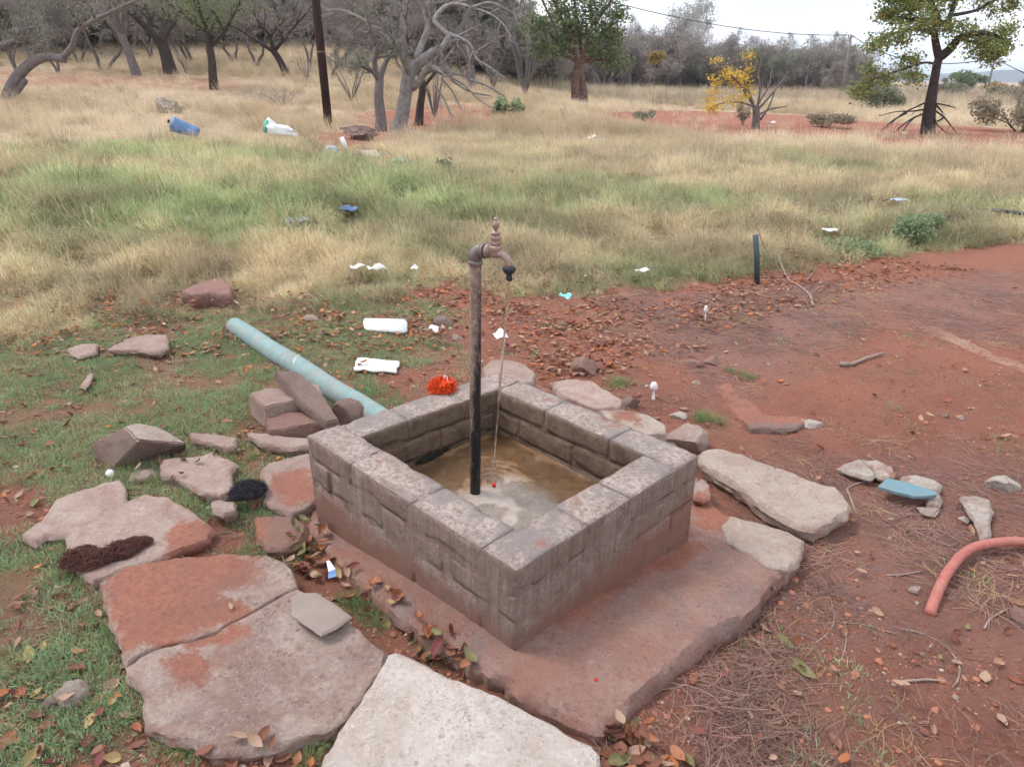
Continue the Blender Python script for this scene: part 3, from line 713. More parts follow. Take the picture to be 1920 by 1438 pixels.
# concrete apron under the basin
ax0, ay0 = PZ(953, 1225, 0.0).x, PZ(953, 1225, 0.0).y
def apz(x, y): return 0.004 - 0.105 * float(ss(0, 0.9, y - ay0)) - 0.02 * float(ss(0.05, 0.5, (x - ax0) - (y - ay0)))
slab('concrete_apron', 'worn concrete apron under the basin, stained with red soil, its crumbling edge at the right', 'apron',
     [(948, 1270), (963, 1300), (1015, 1330), (1060, 1352), (1100, 1368), (1135, 1372), (1165, 1350), (1192, 1312), (1230, 1275), (1277, 1236), (1312, 1205), (1345, 1180), (1385, 1160), (1416, 1132), (1450, 1086), (1476, 1068), (1497, 1046), (1509, 1012), (1480, 1000), (1440, 985), (1400, 975), (1362, 962), (1330, 925), (1300, 880), (1270, 830), (940, 690), (600, 830), (578, 880),
      (575, 985), (600, 1018), (650, 1062), (700, 1110), (745, 1150), (800, 1190), (860, 1228), (915, 1262)], apz, 0.12, M['apron'],
     [[(1290, 905), (1345, 930), (1362, 962), (1370, 1010), (1300, 990)], [(1000, 1225), (1130, 1120), (1290, 1010), (1330, 1040), (1200, 1120), (1060, 1220)], [(600, 1030), (760, 1150), (900, 1250), (800, 1190), (650, 1060)]], seed=61, amp=0.009, jag=0.010, bev=0.018, centre=(960, 1010), step=0.02, rings=34)
slab('concrete_patch', 'pale grey patch of rough concrete on the far end of the soil stained apron', 'concrete', [(1355, 985), (1368, 968), (1400, 974), (1440, 984), (1480, 996), (1508, 1012), (1500, 1044), (1478, 1068), (1440, 1060), (1400, 1035), (1362, 1015)], lambda x, y: apz(x, y) + 0.012, 0.05, M['slab_buff'], (), seed=62, amp=0.006, bev=0.008)

def hullrock(name, label, cat, pts, mats, seed, split=0.72, nz=0.010):
    c = sum(pts, Vector()) / len(pts); bm = bmesh.new(); vv = [bm.verts.new(p - c) for p in pts]
    r = bmesh.ops.convex_hull(bm, input=vv); bmesh.ops.delete(bm, geom=list({g for g in r['geom_interior'] + r['geom_unused'] if isinstance(g, bmesh.types.BMVert)}), context='VERTS')
    bmesh.ops.dissolve_limit(bm, angle_limit=math.radians(9), verts=bm.verts, edges=bm.edges)
    bmesh.ops.bevel(bm, geom=bm.edges[:], offset=0.005, segments=2, affect='EDGES')
    bmesh.ops.triangulate(bm, faces=bm.faces); 
    for _ in range(3): 
        le = [e for e in bm.edges if e.calc_length() > 0.02]
        if le: bmesh.ops.subdivide_edges(bm, edges=le, cuts=1); bmesh.ops.triangulate(bm, faces=bm.faces)
    bm.normal_update()
    for f in bm.faces: f.material_index = 0 if f.normal.z > split else 1
    for v in bm.verts: q = v.co + c; v.co += Vector((mn.noise(q * 20), mn.noise(q * 20 + Vector((5, 0, 0))), mn.noise(q * 20 + Vector((0, 9, 0))))) * nz * 0.6 + Vector((mn.noise(q * 60), mn.noise(q * 60 + Vector((5, 0, 0))), mn.noise(q * 60 + Vector((0, 9, 0))))) * nz * 0.25
    bmesh.ops.recalc_face_normals(bm, faces=bm.faces); me = bpy.data.meshes.new(name); bm.to_mesh(me); bm.free()
    for m_ in mats: me.materials.append(m_)
    me.polygons.foreach_set('use_smooth', [True] * len(me.polygons)); me.set_sharp_from_angle(angle=math.radians(35))
    o = bpy.data.objects.new(name, me); COL.objects.link(o); o.location = c; SLABS.append([(p.x, p.y) for p in pts if p.z < c.z][:6]); return tag(o, label, cat)
hullrock('boulder', 'large angular grey brown boulder with a pale top in the grass left of the slabs', 'boulder', [PZ(*q) for q in ((171, 831, -0.03), (233, 801, 0.06), (256, 793, 0.055), (292, 799, 0.03), (349, 830, -0.03), (330, 834, -0.02), (260, 824, 0.055), (178, 862, -0.10), (207, 884, -0.10), (248, 874, -0.10), (315, 858, -0.10), (348, 842, -0.10), (300, 815, -0.10), (200, 838, -0.10))], [M['slab_buff'], M['rock']], 8, 0.8)
rockpx('small_rock', 'small rounded pale rock between the boulder and the flat pinkish stone', 'rock', 232, 292, 902, 0.05, 12, M['rock_pale'])
# pile of broken blocks at the teal pipe
def blk(name, label, corners_px, z0, z1, mat, seed, tilt=(0, 0)):
    pw = [PZ(a, b, z1) for a, b in corners_px]; c = sum(pw, Vector()) / len(pw)
    vs = []; n = len(pw)
    mb = bmesh.new(); top = []; bot = []
    for p in pw:
        dx, dy = p.x - c.x, p.y - c.y
        top.append(mb.verts.new((dx, dy, (z1 - z0) / 2 + dx * tilt[0] + dy * tilt[1]))); bot.append(mb.verts.new((dx * 1.04, dy * 1.04, -(z1 - z0) / 2 + dx * tilt[0] + dy * tilt[1])))
    mb.faces.new(top); mb.faces.new(bot[::-1])
    for i in range(n): j = (i + 1) % n; mb.faces.new((top[j], top[i], bot[i], bot[j]))
    bmesh.ops.recalc_face_normals(mb, faces=mb.faces)
    bmesh.ops.bevel(mb, geom=mb.edges[:], offset=0.006, segments=2, affect='EDGES')
    bmesh.ops.triangulate(mb, faces=mb.faces)
    bmesh.ops.subdivide_edges(mb, edges=mb.edges[:], cuts=3, use_grid_fill=True)
    for v in mb.verts:
        q = v.co + Vector((c.x, c.y, 0)); v.co += Vector((mn.noise(q * 22), mn.noise(q * 22 + Vector((5, 0, 0))), mn.noise(q * 22 + Vector((0, 9, 0))))) * 0.009
    me = bpy.data.meshes.new(name); mb.to_mesh(me); mb.free(); me.materials.append(mat)
    me.polygons.foreach_set('use_smooth', [True] * len(me.polygons)); me.set_sharp_from_angle(angle=math.radians(35))
    o = bpy.data.objects.new(name, me); COL.objects.link(o); o.location = (c.x, c.y, (z0 + z1) / 2)
    SLABS.append([(p.x, p.y) for p in pw]); return tag(o, label, 'block')
blk('stone_block', 'pinkish white topped block at the left of the pile beside the teal pipe', [(466, 738), (500, 728), (535, 728), (560, 748), (498, 764)], -0.09, 0.03, M['rock_pale'], 1)
blk('stone_block', 'brown slab leaning across the block pile beside the teal pipe', [(517, 716), (560, 712), (600, 732), (632, 765), (610, 774), (560, 748)], 0.0, 0.05, M['rock'], 2, (-0.2, 0.15))
blk('stone_block', 'reddish block lying lowest in the pile beside the teal pipe', [(496, 782), (520, 772), (600, 772), (606, 792), (560, 800), (504, 806)], -0.09, -0.02, M['rock_red'], 3)
blk('stone_block', 'small pale block showing between the leaning brown slab and the teal pipe', [(570, 718), (600, 720), (604, 742), (580, 745)], -0.09, 0.015, M['rock_pale'], 4)
rockpx('round_stone', 'rounded brown stone wedged between the teal pipe and the basin', 'stone', 618, 690, 798, 0.12, 19, M['rock'], planes=3)
slab('brown_rock', 'brown flat topped rock in the dry grass beyond the teal pipe', 'rock', [(340, 545), (385, 525), (416, 519), (434, 538), (432, 552), (392, 548), (360, 553)], 0.0, 0.12, M['rock_red'], (), seed=71, bev=0.01)
rockpx('white_stone', 'white stone lying in the grass at the lower left', 'stone', 85, 158, 1322, 0.055, 31, M['rock_white'], depth=0.7)
rockpx('small_white_stone', 'small off white stone touching the white stone at the lower left', 'stone', 74, 104, 1330, 0.03, 32, M['rock_pale'])
rockpx('small_white_stone', 'small pale stone in the grass above the white stone at the left', 'stone', 93, 122, 1112, 0.025, 33, M['rock_pale'])
# stones behind and right of the basin
slab('rubble_slab', 'grey and pink rough slab just behind the rear corner of the basin', 'slab', [(905, 690), (920, 674), (955, 673), (985, 682), (1005, 700), (1000, 716), (960, 722), (915, 712)], 0.02, 0.10, M['rock_pale'], (), seed=81)
slab('rubble_slab', 'smooth pinkish slab leaning behind the right rear wall of the basin', 'slab', [(1035, 716), (1080, 709), (1110, 714), (1135, 730), (1170, 750), (1160, 764), (1120, 766), (1085, 752), (1050, 738)], 0.0, 0.09, M['slab_pink'], (), seed=82)
rockpx('brick_lump', 'reddish brick lump with a pale top on the leaf litter behind the basin', 'rock', 1072, 1134, 702, 0.095, 41, M['rock_red'], planes=6)
rockpx('rubble_rock', 'dark brown rock right of the smooth pinkish slab behind the basin', 'rock', 1160, 1210, 766, 0.07, 42, M['rock'])
slab('rubble_slab', 'yellow stained rough stone along the right rear wall of the basin', 'slab', [(1120, 770), (1165, 767), (1215, 776), (1248, 795), (1250, 812), (1210, 815), (1160, 795)], 0.02, 0.12, M['slab_buff'], [[(1150, 765), (1200, 775), (1190, 800), (1150, 790)]], seed=83)
rockpx('rubble_rock', 'rounded grey concrete lump against the right corner of the basin', 'rock', 1232, 1328, 846, 0.12, 44, M['rock_pale'], planes=5)
rockpx('pale_pebble', 'pale grey pebble beside the creeping grass sprig behind the basin', 'pebble', 1250, 1290, 786, 0.025, 45, M['rock_white'])
rockpx('pale_pebble', 'tiny white pebble on the red soil near the long soil ridge', 'pebble', 1298, 1316, 722, 0.02, 46, M['rock_white'])
slab('half_buried_stone', 'long flat stone half buried in red soil beyond the long buff slab', 'stone', [(1395, 788), (1420, 780), (1470, 779), (1515, 784), (1500, 798), (1460, 804), (1410, 802)], lambda x, y: tz(x, y) + 0.03, 0.06, M['rock'], [[(1390, 775), (1510, 775), (1505, 792), (1400, 796)]], seed=84)
rockpx('white_stone', 'white stone at the right end of the half buried flat stone', 'stone', 1495, 1546, 803, 0.04, 47, M['rock_white'], depth=0.6)
slab('soil_clod_ridge', 'low ridge of caked red soil with a broken edge right of the mushroom', 'soil ridge', [(1335, 715), (1360, 712), (1400, 745), (1425, 770), (1440, 785), (1415, 795), (1390, 790), (1365, 760), (1345, 735)], lambda x, y: tz(x, y) + 0.003, 0.05, M['apron'], [[(1320, 700), (1460, 700), (1460, 800), (1320, 800)]], seed=85, amp=0.01)
rockpx('reddish_stone', 'reddish squared stone at the edge of the leaf litter', 'stone', 1322, 1352, 684, 0.05, 48, M['rock_red'], planes=6)
rockpx('reddish_stone', 'flat reddish stone left of the squared stone at the litter edge', 'stone', 1280, 1325, 688, 0.035, 49, M['rock_red'])
slab('pale_rubble', 'whitish flat stone split by a crack beyond the blue shard', 'stone', [(1572, 875), (1592, 864), (1612, 860), (1625, 872), (1643, 888), (1635, 896), (1612, 890), (1590, 884)], -0.118, 0.03, M['rock_white'], (), seed=91, jag=0.004)
slab('pale_rubble', 'pale grey stone right of the split whitish stone beyond the blue shard', 'stone', [(1616, 862), (1645, 863), (1672, 874), (1682, 890), (1662, 898), (1648, 892), (1640, 882), (1626, 870)], -0.118, 0.03, M['rock_white'], [[(1650, 880), (1690, 870), (1690, 900), (1660, 900)]], seed=92, jag=0.004)
slab('pale_rubble', 'whitish stone under the upper edge of the blue shard', 'stone', [(1690, 893), (1715, 890), (1750, 898), (1766, 908), (1760, 920), (1735, 918), (1700, 912)], -0.118, 0.03, M['rock_white'], [[(1670, 880), (1705, 885), (1700, 910), (1670, 905)]], seed=93, jag=0.004)
slab('pale_rubble', 'small whitish stone below the pointed end of the blue shard', 'stone', [(1735, 925), (1758, 920), (1766, 935), (1762, 946), (1740, 945)], -0.122, 0.025, M['rock_white'], (), seed=94, jag=0.004)
slab('pale_rubble', 'crumbly flat pale stone nearest below the blue shard', 'stone', [(1722, 948), (1745, 948), (1764, 952), (1752, 964), (1730, 958)], -0.125, 0.02, M['rock_white'], (), seed=95, jag=0.006)
slab('grey_stone', 'tapering grey stone pointing down between the blue shard and the red hose', 'stone', [(1803, 930), (1830, 928), (1856, 936), (1860, 955), (1858, 985), (1856, 1008), (1842, 1014), (1836, 985), (1824, 968), (1814, 945)], -0.115, 0.035, M['rock_white'], (), seed=96, jag=0.004)
rockpx('rough_white_rock', 'rough white rock at the right edge of the picture beyond the blue shard', 'rock', 1858, 1935, 925, 0.06, 52, M['rock_white'], depth=0.6)
rockpx('pebble', 'greenish grey pebble beside the tapering grey stone', 'pebble', 1800, 1826, 982, 0.02, 53, M['rock_white'])
rockpx('pebble', 'grey pebble on the red soil below the curve of the red hose', 'pebble', 1704, 1734, 1112, 0.02, 54, M['rock_pale'])
rockpx('pebble', 'dark pebble in a row on the bare red soil at the right', 'pebble', 1764, 1780, 782, 0.02, 55, M['rock'])
rockpx('pebble', 'grey pebble right of the dark pebble on the bare red soil', 'pebble', 1796, 1812, 787, 0.02, 56, M['rock_pale'])
rockpx('stone_lump', 'brownish lump of stone among orange leaves behind the foam tray', 'stone', 812, 846, 612, 0.07, 57, M['rock'], planes=4)
rockpx('stone_lump', 'small pinkish stone between the paper scrap and the standpipe', 'stone', 842, 868, 638, 0.03, 58, M['rock_pale'])
rockpx('stone_lump', 'pinkish stone among the leaves right of the far end of the teal pipe', 'stone', 568, 600, 602, 0.05, 59, M['rock_pale'])
rockpx('stone_lump', 'reddish stone at the right edge beneath the red hose', 'stone', 1895, 1945, 1172, 0.05, 60, M['rock_red'])
slab('sunken_kerb', 'pale line of sunken concrete edging crossing the bare soil at the right', 'kerb', [(1690, 588), (1720, 600), (1790, 628), (1860, 660), (1930, 688), (1990, 712), (1984, 722), (1925, 700), (1850, 672), (1780, 640), (1712, 608)], lambda x, y: tz(x, y) + 0.003, 0.04, M['kerb'], [[(1640, 570), (1760, 610), (1750, 640), (1640, 610)]], seed=97, amp=0.004, jag=0.006, bev=0.006, excl=False)

# ------------------------------------------------------------------ the brick basin
ZT, ZF = 0.27, 0.07
oL, oF, oR, oB = [PZ(a, b, ZT) for a, b in ((575, 816), (968, 1070), (1311, 853), (936, 697))]
iL, iF, iR, iB = [PZ(a, b, ZT) for a, b in ((688, 812), (952, 997), (1220, 845), (938, 720))]
bc = (oL + oF + oR + oB) / 4
basin = thing('brick_basin', 'square basin of weathered grey bricks around the standpipe', 'basin', (bc.x, bc.y, -0.09))
def brick(corners, z0, z1, seed, chips=0.0028):
    """corners: outer a, outer b, inner b, inner a (plan)"""
    a, b, c, d = [Vector((q[0], q[1])) for q in corners]
    L = (b - a).length; nu, nv, nw = max(2, int(L / 0.018)), 6, 5
    bm = bmesh.new(); g = {}
    def vert(i, j, k):
        key = (i, j, k)
        if key not in g:
            u, v, w = i / nu, j / nv, k / nw
            p2 = (a.lerp(b, u)).lerp(d.lerp(c, u), v); z = z0 + (z1 - z0) * w
            p = Vector((p2.x, p2.y, z))
            # rounded, chipped arrises
            eu, ev, ew = min(u, 1 - u) * L, min(v, 1 - v) * 0.12, min(w, 1 - w) * (z1 - z0)
            nz_ = sum(1 for e in (eu, ev, ew) if e < 0.001)
            cen = ((a + b + c + d) / 4); cz = (z0 + z1) / 2
            if nz_ >= 2:
                q = Vector((cen.x - p.x, cen.y - p.y, cz - p.z)); 
                ch = 0.0022 + max(0.0, mn.noise(p * 13 + Vector((seed, 0, 0))) - 0.15) * 0.026
                if eu < 0.001: p += Vector(((b - a).normalized().x, (b - a).normalized().y, 0)) * ch * (0.8 if u < 0.5 else -0.8)
                if ev < 0.001: dv = (d - a).normalized(); p += Vector((dv.x, dv.y, 0)) * ch * (0.8 if v < 0.5 else -0.8)
                if ew < 0.001: p.z += ch * (0.8 if w < 0.5 else -0.8)
            p += Vector((mn.noise(p * 14 + Vector((seed, 3, 0))), mn.noise(p * 14 + Vector((0, seed, 7))), mn.noise(p * 12 + Vector((9, 0, seed))))) * chips * 0.7
            p += Vector((mn.noise(p * 50), mn.noise(p * 50 + Vector((3, 0, 0))), mn.noise(p * 50 + Vector((0, 5, 0))))) * 0.0018
            g[key] = bm.verts.new(p)
        return g[key]
    for i in range(nu):
        for j in range(nv):
            bm.faces.new([vert(i, j, 0), vert(i, j + 1, 0), vert(i + 1, j + 1, 0), vert(i + 1, j, 0)]); bm.faces.new([vert(i, j, nw), vert(i + 1, j, nw), vert(i + 1, j + 1, nw), vert(i, j + 1, nw)])
        for k in range(nw):
            bm.faces.new([vert(i, 0, k), vert(i + 1, 0, k), vert(i + 1, 0, k + 1), vert(i, 0, k + 1)]); bm.faces.new([vert(i, nv, k), vert(i, nv, k + 1), vert(i + 1, nv, k + 1), vert(i + 1, nv, k)])
    for j in range(nv):
        for k in range(nw):
            bm.faces.new([vert(0, j, k), vert(0, j, k + 1), vert(0, j + 1, k + 1), vert(0, j + 1, k)]); bm.faces.new([vert(nu, j, k), vert(nu, j + 1, k), vert(nu, j + 1, k + 1), vert(nu, j, k + 1)])
    bmesh.ops.recalc_face_normals(bm, faces=bm.faces)
    bl = wloc(basin)
    for v in bm.verts: v.co -= bl
    me = bpy.data.meshes.new('brick'); bm.to_mesh(me)
    # faces of the inner side are marked as inside, coloured darker and browner
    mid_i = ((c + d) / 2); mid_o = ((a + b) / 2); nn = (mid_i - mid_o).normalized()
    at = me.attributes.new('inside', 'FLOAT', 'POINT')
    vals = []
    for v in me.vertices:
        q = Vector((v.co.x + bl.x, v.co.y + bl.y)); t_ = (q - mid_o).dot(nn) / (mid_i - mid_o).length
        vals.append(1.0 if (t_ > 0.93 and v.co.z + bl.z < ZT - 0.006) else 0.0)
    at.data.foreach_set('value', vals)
    bm.free(); me.materials.append(M['brick']); me.polygons.foreach_set('use_smooth', [True] * len(me.polygons))
    o = bpy.data.objects.new('brick', me); COL.objects.link(o); o.parent = basin
    return o
thk = 0.130
# inner corners grow outward so that the four walls meet
def wall(oa, ob, ia, ib, joints_by_course, start_in, end_in, seed):
    """oa->ob outer line, ia->ib inner line; a course either owns its corner block or leaves it to the neighbouring wall"""
    for ci, (joints, own_a, own_b) in enumerate(joints_by_course):
        z1 = ZT - ci * 0.09; z0 = z1 - 0.0865
        if ci == 2: z0 = -0.13
        if ci > 2: continue
        # inner line stretched to the outer corners' planes
        t0 = 0.0 if own_a else start_in; t1 = 1.0 if own_b else end_in
        e2 = [t0] + [j for j in joints if t0 + 0.04 < j < t1 - 0.04] + [t1]
        O0, O1 = oa.to_2d(), ob.to_2d(); th = thk
        nrm = Vector((-(O1 - O0).y, (O1 - O0).x)).normalized() * th
        gap = 0.0016 / (O1 - O0).length
        for k in range(len(e2) - 1):
            u0 = e2[k] + (gap if k else (0 if own_a else gap)); u1 = e2[k + 1] - (gap if k < len(e2) - 2 else (0 if own_b else gap))
            a = O0.lerp(O1, u0); b = O0.lerp(O1, u1)
            brick((a, b, b + nrm, a + nrm), z0, z1, seed + ci * 7 + k * 3)
def frac(px, py, a, b):
    q = PZ(px, py, ZT).to_2d(); A_, B_ = a.to_2d(), b.to_2d(); return (q - A_).dot(B_ - A_) / (B_ - A_).length_squared
wFL = (oF - oL).length; wFR = (oR - oF).length; wBR = (oB - oR).length; wBL = (oL - oB).length
def offs(j): return [x for x in j]
# order: left->front, front->right, right->back, back->left ; 'inside' is to the left of the direction of travel
j1 = [frac(659, 868, oL, oF), frac(781, 938, oL, oF), frac(912, 1036, oL, oF)]
wall(oL, oF, iL, iF, [(j1, True, False), ([0.13, 0.42, 0.71], False, True), ([0.28, 0.57, 0.86], True, False), ([0.15, 0.45, 0.75], False, True)], thk / wFL, 1 - thk / wFL, 100)
j2 = [frac(1180, 932, oF, oR), 0.30]
wall(oF, oR, iF, iR, [([0.33, j2[0]], True, False), ([0.16, 0.48, 0.80], False, True), ([0.33, 0.66], True, False), ([0.2, 0.5, 0.8], False, True)], thk / wFR, 1 - thk / wFR, 200)
j3 = [frac(1245, 815, oR, oB), frac(1180, 790, oR, oB), frac(1075, 745, oR, oB)]
wall(oR, oB, iR, iB, [([0.28, 0.60, 0.88], True, False), ([0.15, 0.45, 0.74], False, True), ([0.3, 0.6, 0.88], True, False), ([0.15, 0.45, 0.74], False, True)], thk / wBR, 1 - thk / wBR, 300)
wall(oB, oL, iB, iL, [([0.33, 0.62, 0.86], True, False), ([0.16, 0.46, 0.76], False, True), ([0.3, 0.6], True, False), ([0.15, 0.45, 0.74], False, True)], thk / wBL, 1 - thk / wBL, 400)
# mortar core, a few millimetres behind the brick faces on every side
def inset(pts, d):
    c = sum(pts, Vector((0, 0, 0))) / 4; out = []
    n = len(pts)
    for i in range(n):
        p0, p1, p2 = pts[i - 1].to_2d(), pts[i].to_2d(), pts[(i + 1) % n].to_2d()
        e0 = (p1 - p0).normalized(); e1 = (p2 - p1).normalized(); n0 = Vector((-e0.y, e0.x)); n1 = Vector((-e1.y, e1.x))
        m_ = (n0 + n1); m_ = m_ / (1 + n0.dot(n1)); out.append(p1 + m_ * d)
    return out
ring_o = inset([oL, oF, oR, oB], 0.0015); ring_i = inset([oL, oF, oR, oB], thk - 0.0045)
mvs, mfs, rows = [], [], 30
def loop(pts, z, m=26):
    out = []
    for i in range(4):
        for k in range(m):
            q = pts[i].lerp(pts[(i + 1) % 4], k / m); out.append((q.x, q.y, z))
    return out
lay = [loop(ring_o, -0.13)] + [loop(ring_o, -0.13 + 0.395 * k / 12) for k in range(1, 13)] + [loop(ring_i, 0.265 - 0.395 * k / 12) for k in range(0, 13)]
NN = len(lay[0])
for L_ in lay:
    for q in L_:
        q = Vector(q); w_ = mn.noise(q * 24) * 0.005 + mn.noise(q * 9) * 0.004
        d_ = (q - bc); d_.z = 0; d_.normalize(); mvs.append(tuple(q + d_ * w_ + Vector((0, 0, mn.noise(q * 28 + Vector((4, 4, 4))) * 0.004))))
for i in range(len(lay) - 1):
    for k in range(NN): k2 = (k + 1) % NN; mfs.append((i * NN + k, i * NN + k2, (i + 1) * NN + k2, (i + 1) * NN + k))
mo = mesh_obj('mortar', mvs, mfs, M['brick'], basin, smooth=True)
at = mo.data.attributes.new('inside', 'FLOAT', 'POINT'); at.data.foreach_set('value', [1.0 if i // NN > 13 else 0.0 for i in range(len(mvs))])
# floor
fpts = inset([oL, oF, oR, oB], thk - 0.012)
fv, ff = [], []; N_ = 64
PB = PZ(891, 920, ZF + 0.015)
for i in range(N_ + 1):
    for k in range(N_ + 1):
        u, v = i / N_, k / N_
        q = fpts[0].lerp(fpts[1], u).lerp(fpts[3].lerp(fpts[2], u), v)
        dist = (q - PB.to_2d()).length
        edge = min(u, 1 - u, v, 1 - v)
        z = ZF + (float(fbm(q.x * 8, q.y * 8, 77, 4)) - 0.5) * 0.02 + 0.006 * float(ss(0.05, 0.0, edge))
        z += 0.010 * float(ss(0.16, 0.02, dist)) - 0.012 * float(ss(0.35, 0.0, (q - iF.to_2d()).length))
        fv.append((q.x, q.y, z))
for i in range(N_):
    for k in range(N_): a = i * (N_ + 1) + k; ff.append((a, a + N_ + 1, a + N_ + 2, a + 1))
fo = mesh_obj('basin_floor', fv, ff, M['floor'], basin, smooth=True)
fa = np.array(fv)
painted_reflection = [(PZ(a, b, ZF).x, PZ(a, b, ZF).y) for a, b in ((860, 925), (905, 912), (960, 900), (1020, 930), (1060, 960), (1000, 1010), (950, 1060), (880, 980))]  # outline of the pale patch standing in for reflections
at = fo.data.attributes.new('painted_reflection', 'FLOAT', 'POINT'); at.data.foreach_set('value', pmask(fa[:, 0], fa[:, 1], painted_reflection, 0.03, 0.03, 8).astype(np.float32))
# thin sheet of water standing on the lower part of the floor
wp = inset([oL, oF, oR, oB], thk - 0.004)
wv, wf = [], []; N2 = 70
spl = PZ(922, 905, ZF + 0.004)
for i in range(N2 + 1):
    for k in range(N2 + 1):
        u, v = i / N2, k / N2; q = wp[0].lerp(wp[1], u).lerp(wp[3].lerp(wp[2], u), v); d_ = (q - spl.to_2d()).length
        wv.append((q.x, q.y, ZF + 0.0035 + 0.0016 * math.exp(-d_ * 5) * math.sin(d_ * 190) + 0.0006 * mn.noise(Vector((q.x * 30, q.y * 30, 0)))))
for i in range(N2):
    for k in range(N2): a = i * (N2 + 1) + k; wf.append((a, a + N2 + 1, a + N2 + 2, a + 1))
tag(mesh_obj('puddle_water', wv, wf, M['puddle'], smooth=True), kind='structure')
SLABS.append([tuple(q.to_2d()) for q in (oL, oF, oR, oB)])

# ------------------------------------------------------------------ standpipe with tap
PBX, PBY = PB.x, PB.y
ptop = V(891.5, 487, PBY)
stand = thing('standpipe', 'rusty black standpipe with a dull brass bib tap rising out of the basin', 'standpipe', (PBX, PBY, ZF - 0.01))
mb = MB(); n_ = 40
mb.tube([Vector((PBX, PBY, ZF - 0.02)).lerp(ptop, k / n_) for k in range(n_ + 1)], [0.0186 + 0.0004 * mn.noise(Vector((k * 0.7, 0, 0))) for k in range(n_ + 1)], 28)
mb.build('pipe', M['pipe'], stand)
td = Vector((0.86, -0.5, 0.03)).normalized()      # direction the tap points in
e0 = ptop + Vector((0, 0, -0.004)); ec = e0 + Vector((0, 0, 0.034))
mb = MB()
mb.lathe([(0.0215, -0.012), (0.0225, -0.009), (0.0225, -0.001), (0.0205, 0.002)], e0, (0, 0, 1), 28)
arc = [e0 + Vector((0, 0, 0.0)), e0 + Vector((0, 0, 0.008))]
for k in range(1, 9):
    a = k / 8 * math.pi / 2; arc.append(e0 + Vector((0, 0, 0.008)) + Vector((0, 0, 1)) * (0.026 * math.sin(a)) + td * (0.026 * (1 - math.cos(a))))
mb.tube(arc, [0.0205] * 2 + [0.0212] * 8, 24)
ex = arc[-1]
mb.lathe([(0.0208, 0), (0.0208, 0.004), (0.0235, 0.005), (0.0235, 0.012), (0.021, 0.013)], ex - td * 0.004, td, 28)
mb.build('elbow', M['galv'], stand)
mb = MB()
mb.lathe([(0.0165, 0), (0.0165, 0.006), (0.021, 0.007), (0.021, 0.0145), (0.0155, 0.016), (0.0155, 0.024)], ex + td * 0.008, td, 6 * 4)
vb = ex + td * 0.046
mb.lathe([(0.004, -0.020), (0.0155, -0.0185), (0.0180, -0.010), (0.0180, 0.002), (0.0190, 0.004), (0.0190, 0.013), (0.0170, 0.016)], vb + Vector((0, 0, 0.004)), (0, 0, 1), 24)
dn = Vector((0.12, -0.06, -0.99)).normalized(); sp = [vb + td * 0.002 + Vector((0, 0, -0.004))]
for k in range(9):
    a = k / 8 * math.radians(84); sp.append(vb + td * (0.014 + 0.034 * math.sin(a)) + Vector((0, 0, -0.004 - 0.040 * (1 - math.cos(a)))))
mb.tube(sp, [0.0125, 0.0130, 0.0130, 0.0126, 0.0122, 0.0118, 0.0114, 0.0112, 0.0112, 0.0112], 20)
body = mb.build('tap_body', M['brass'], stand)
mb = MB(); ho = vb + Vector((0, 0, 0.019))
mb.lathe([(0.0150, 0), (0.0150, 0.010), (0.0140, 0.0115), (0.0140, 0.019), (0.0150, 0.0205), (0.0150, 0.0265), (0.0128, 0.029), (0.0128, 0.033), (0.0148, 0.035), (0.0148, 0.039), (0.0105, 0.043), (0.0055, 0.045)], ho, (0, 0, 1), 24)
mb.build('spindle_housing', M['brass'], stand)
mb = MB(); mb.lathe([(0.0048, 0.044), (0.0050, 0.048), (0.0085, 0.052), (0.0105, 0.058), (0.0108, 0.064), (0.0092, 0.069), (0.0062, 0.073), (0.0058, 0.0755), (0.0066, 0.078), (0.0054, 0.082), (0.0015, 0.0835)], ho, (0, 0, 1), 20)
mb.build('handle', M['brass'], stand)
se = sp[-1]; mb = MB()
mb.lathe([(0.0125, 0.004), (0.0165, 0.002), (0.0185, -0.001), (0.0185, -0.012), (0.0165, -0.017), (0.0105, -0.020), (0.0085, -0.023), (0.0085, -0.030), (0.0095, -0.032), (0.0095, -0.040), (0.0080, -0.0415), (0.0065, -0.0415), (0.0065, -0.03)], se, (0, 0, 1), 24)
for k in range(14):
    a = k / 14 * 2 * math.pi; p = se + Vector((math.cos(a) * 0.0182, math.sin(a) * 0.0182, -0.0065)); mb.lathe([(0.0014, -0.0045), (0.0018, 0), (0.0014, 0.0045)], p, (0, 0, 1), 6)
mb.build('hose_connector', M['black'], stand)
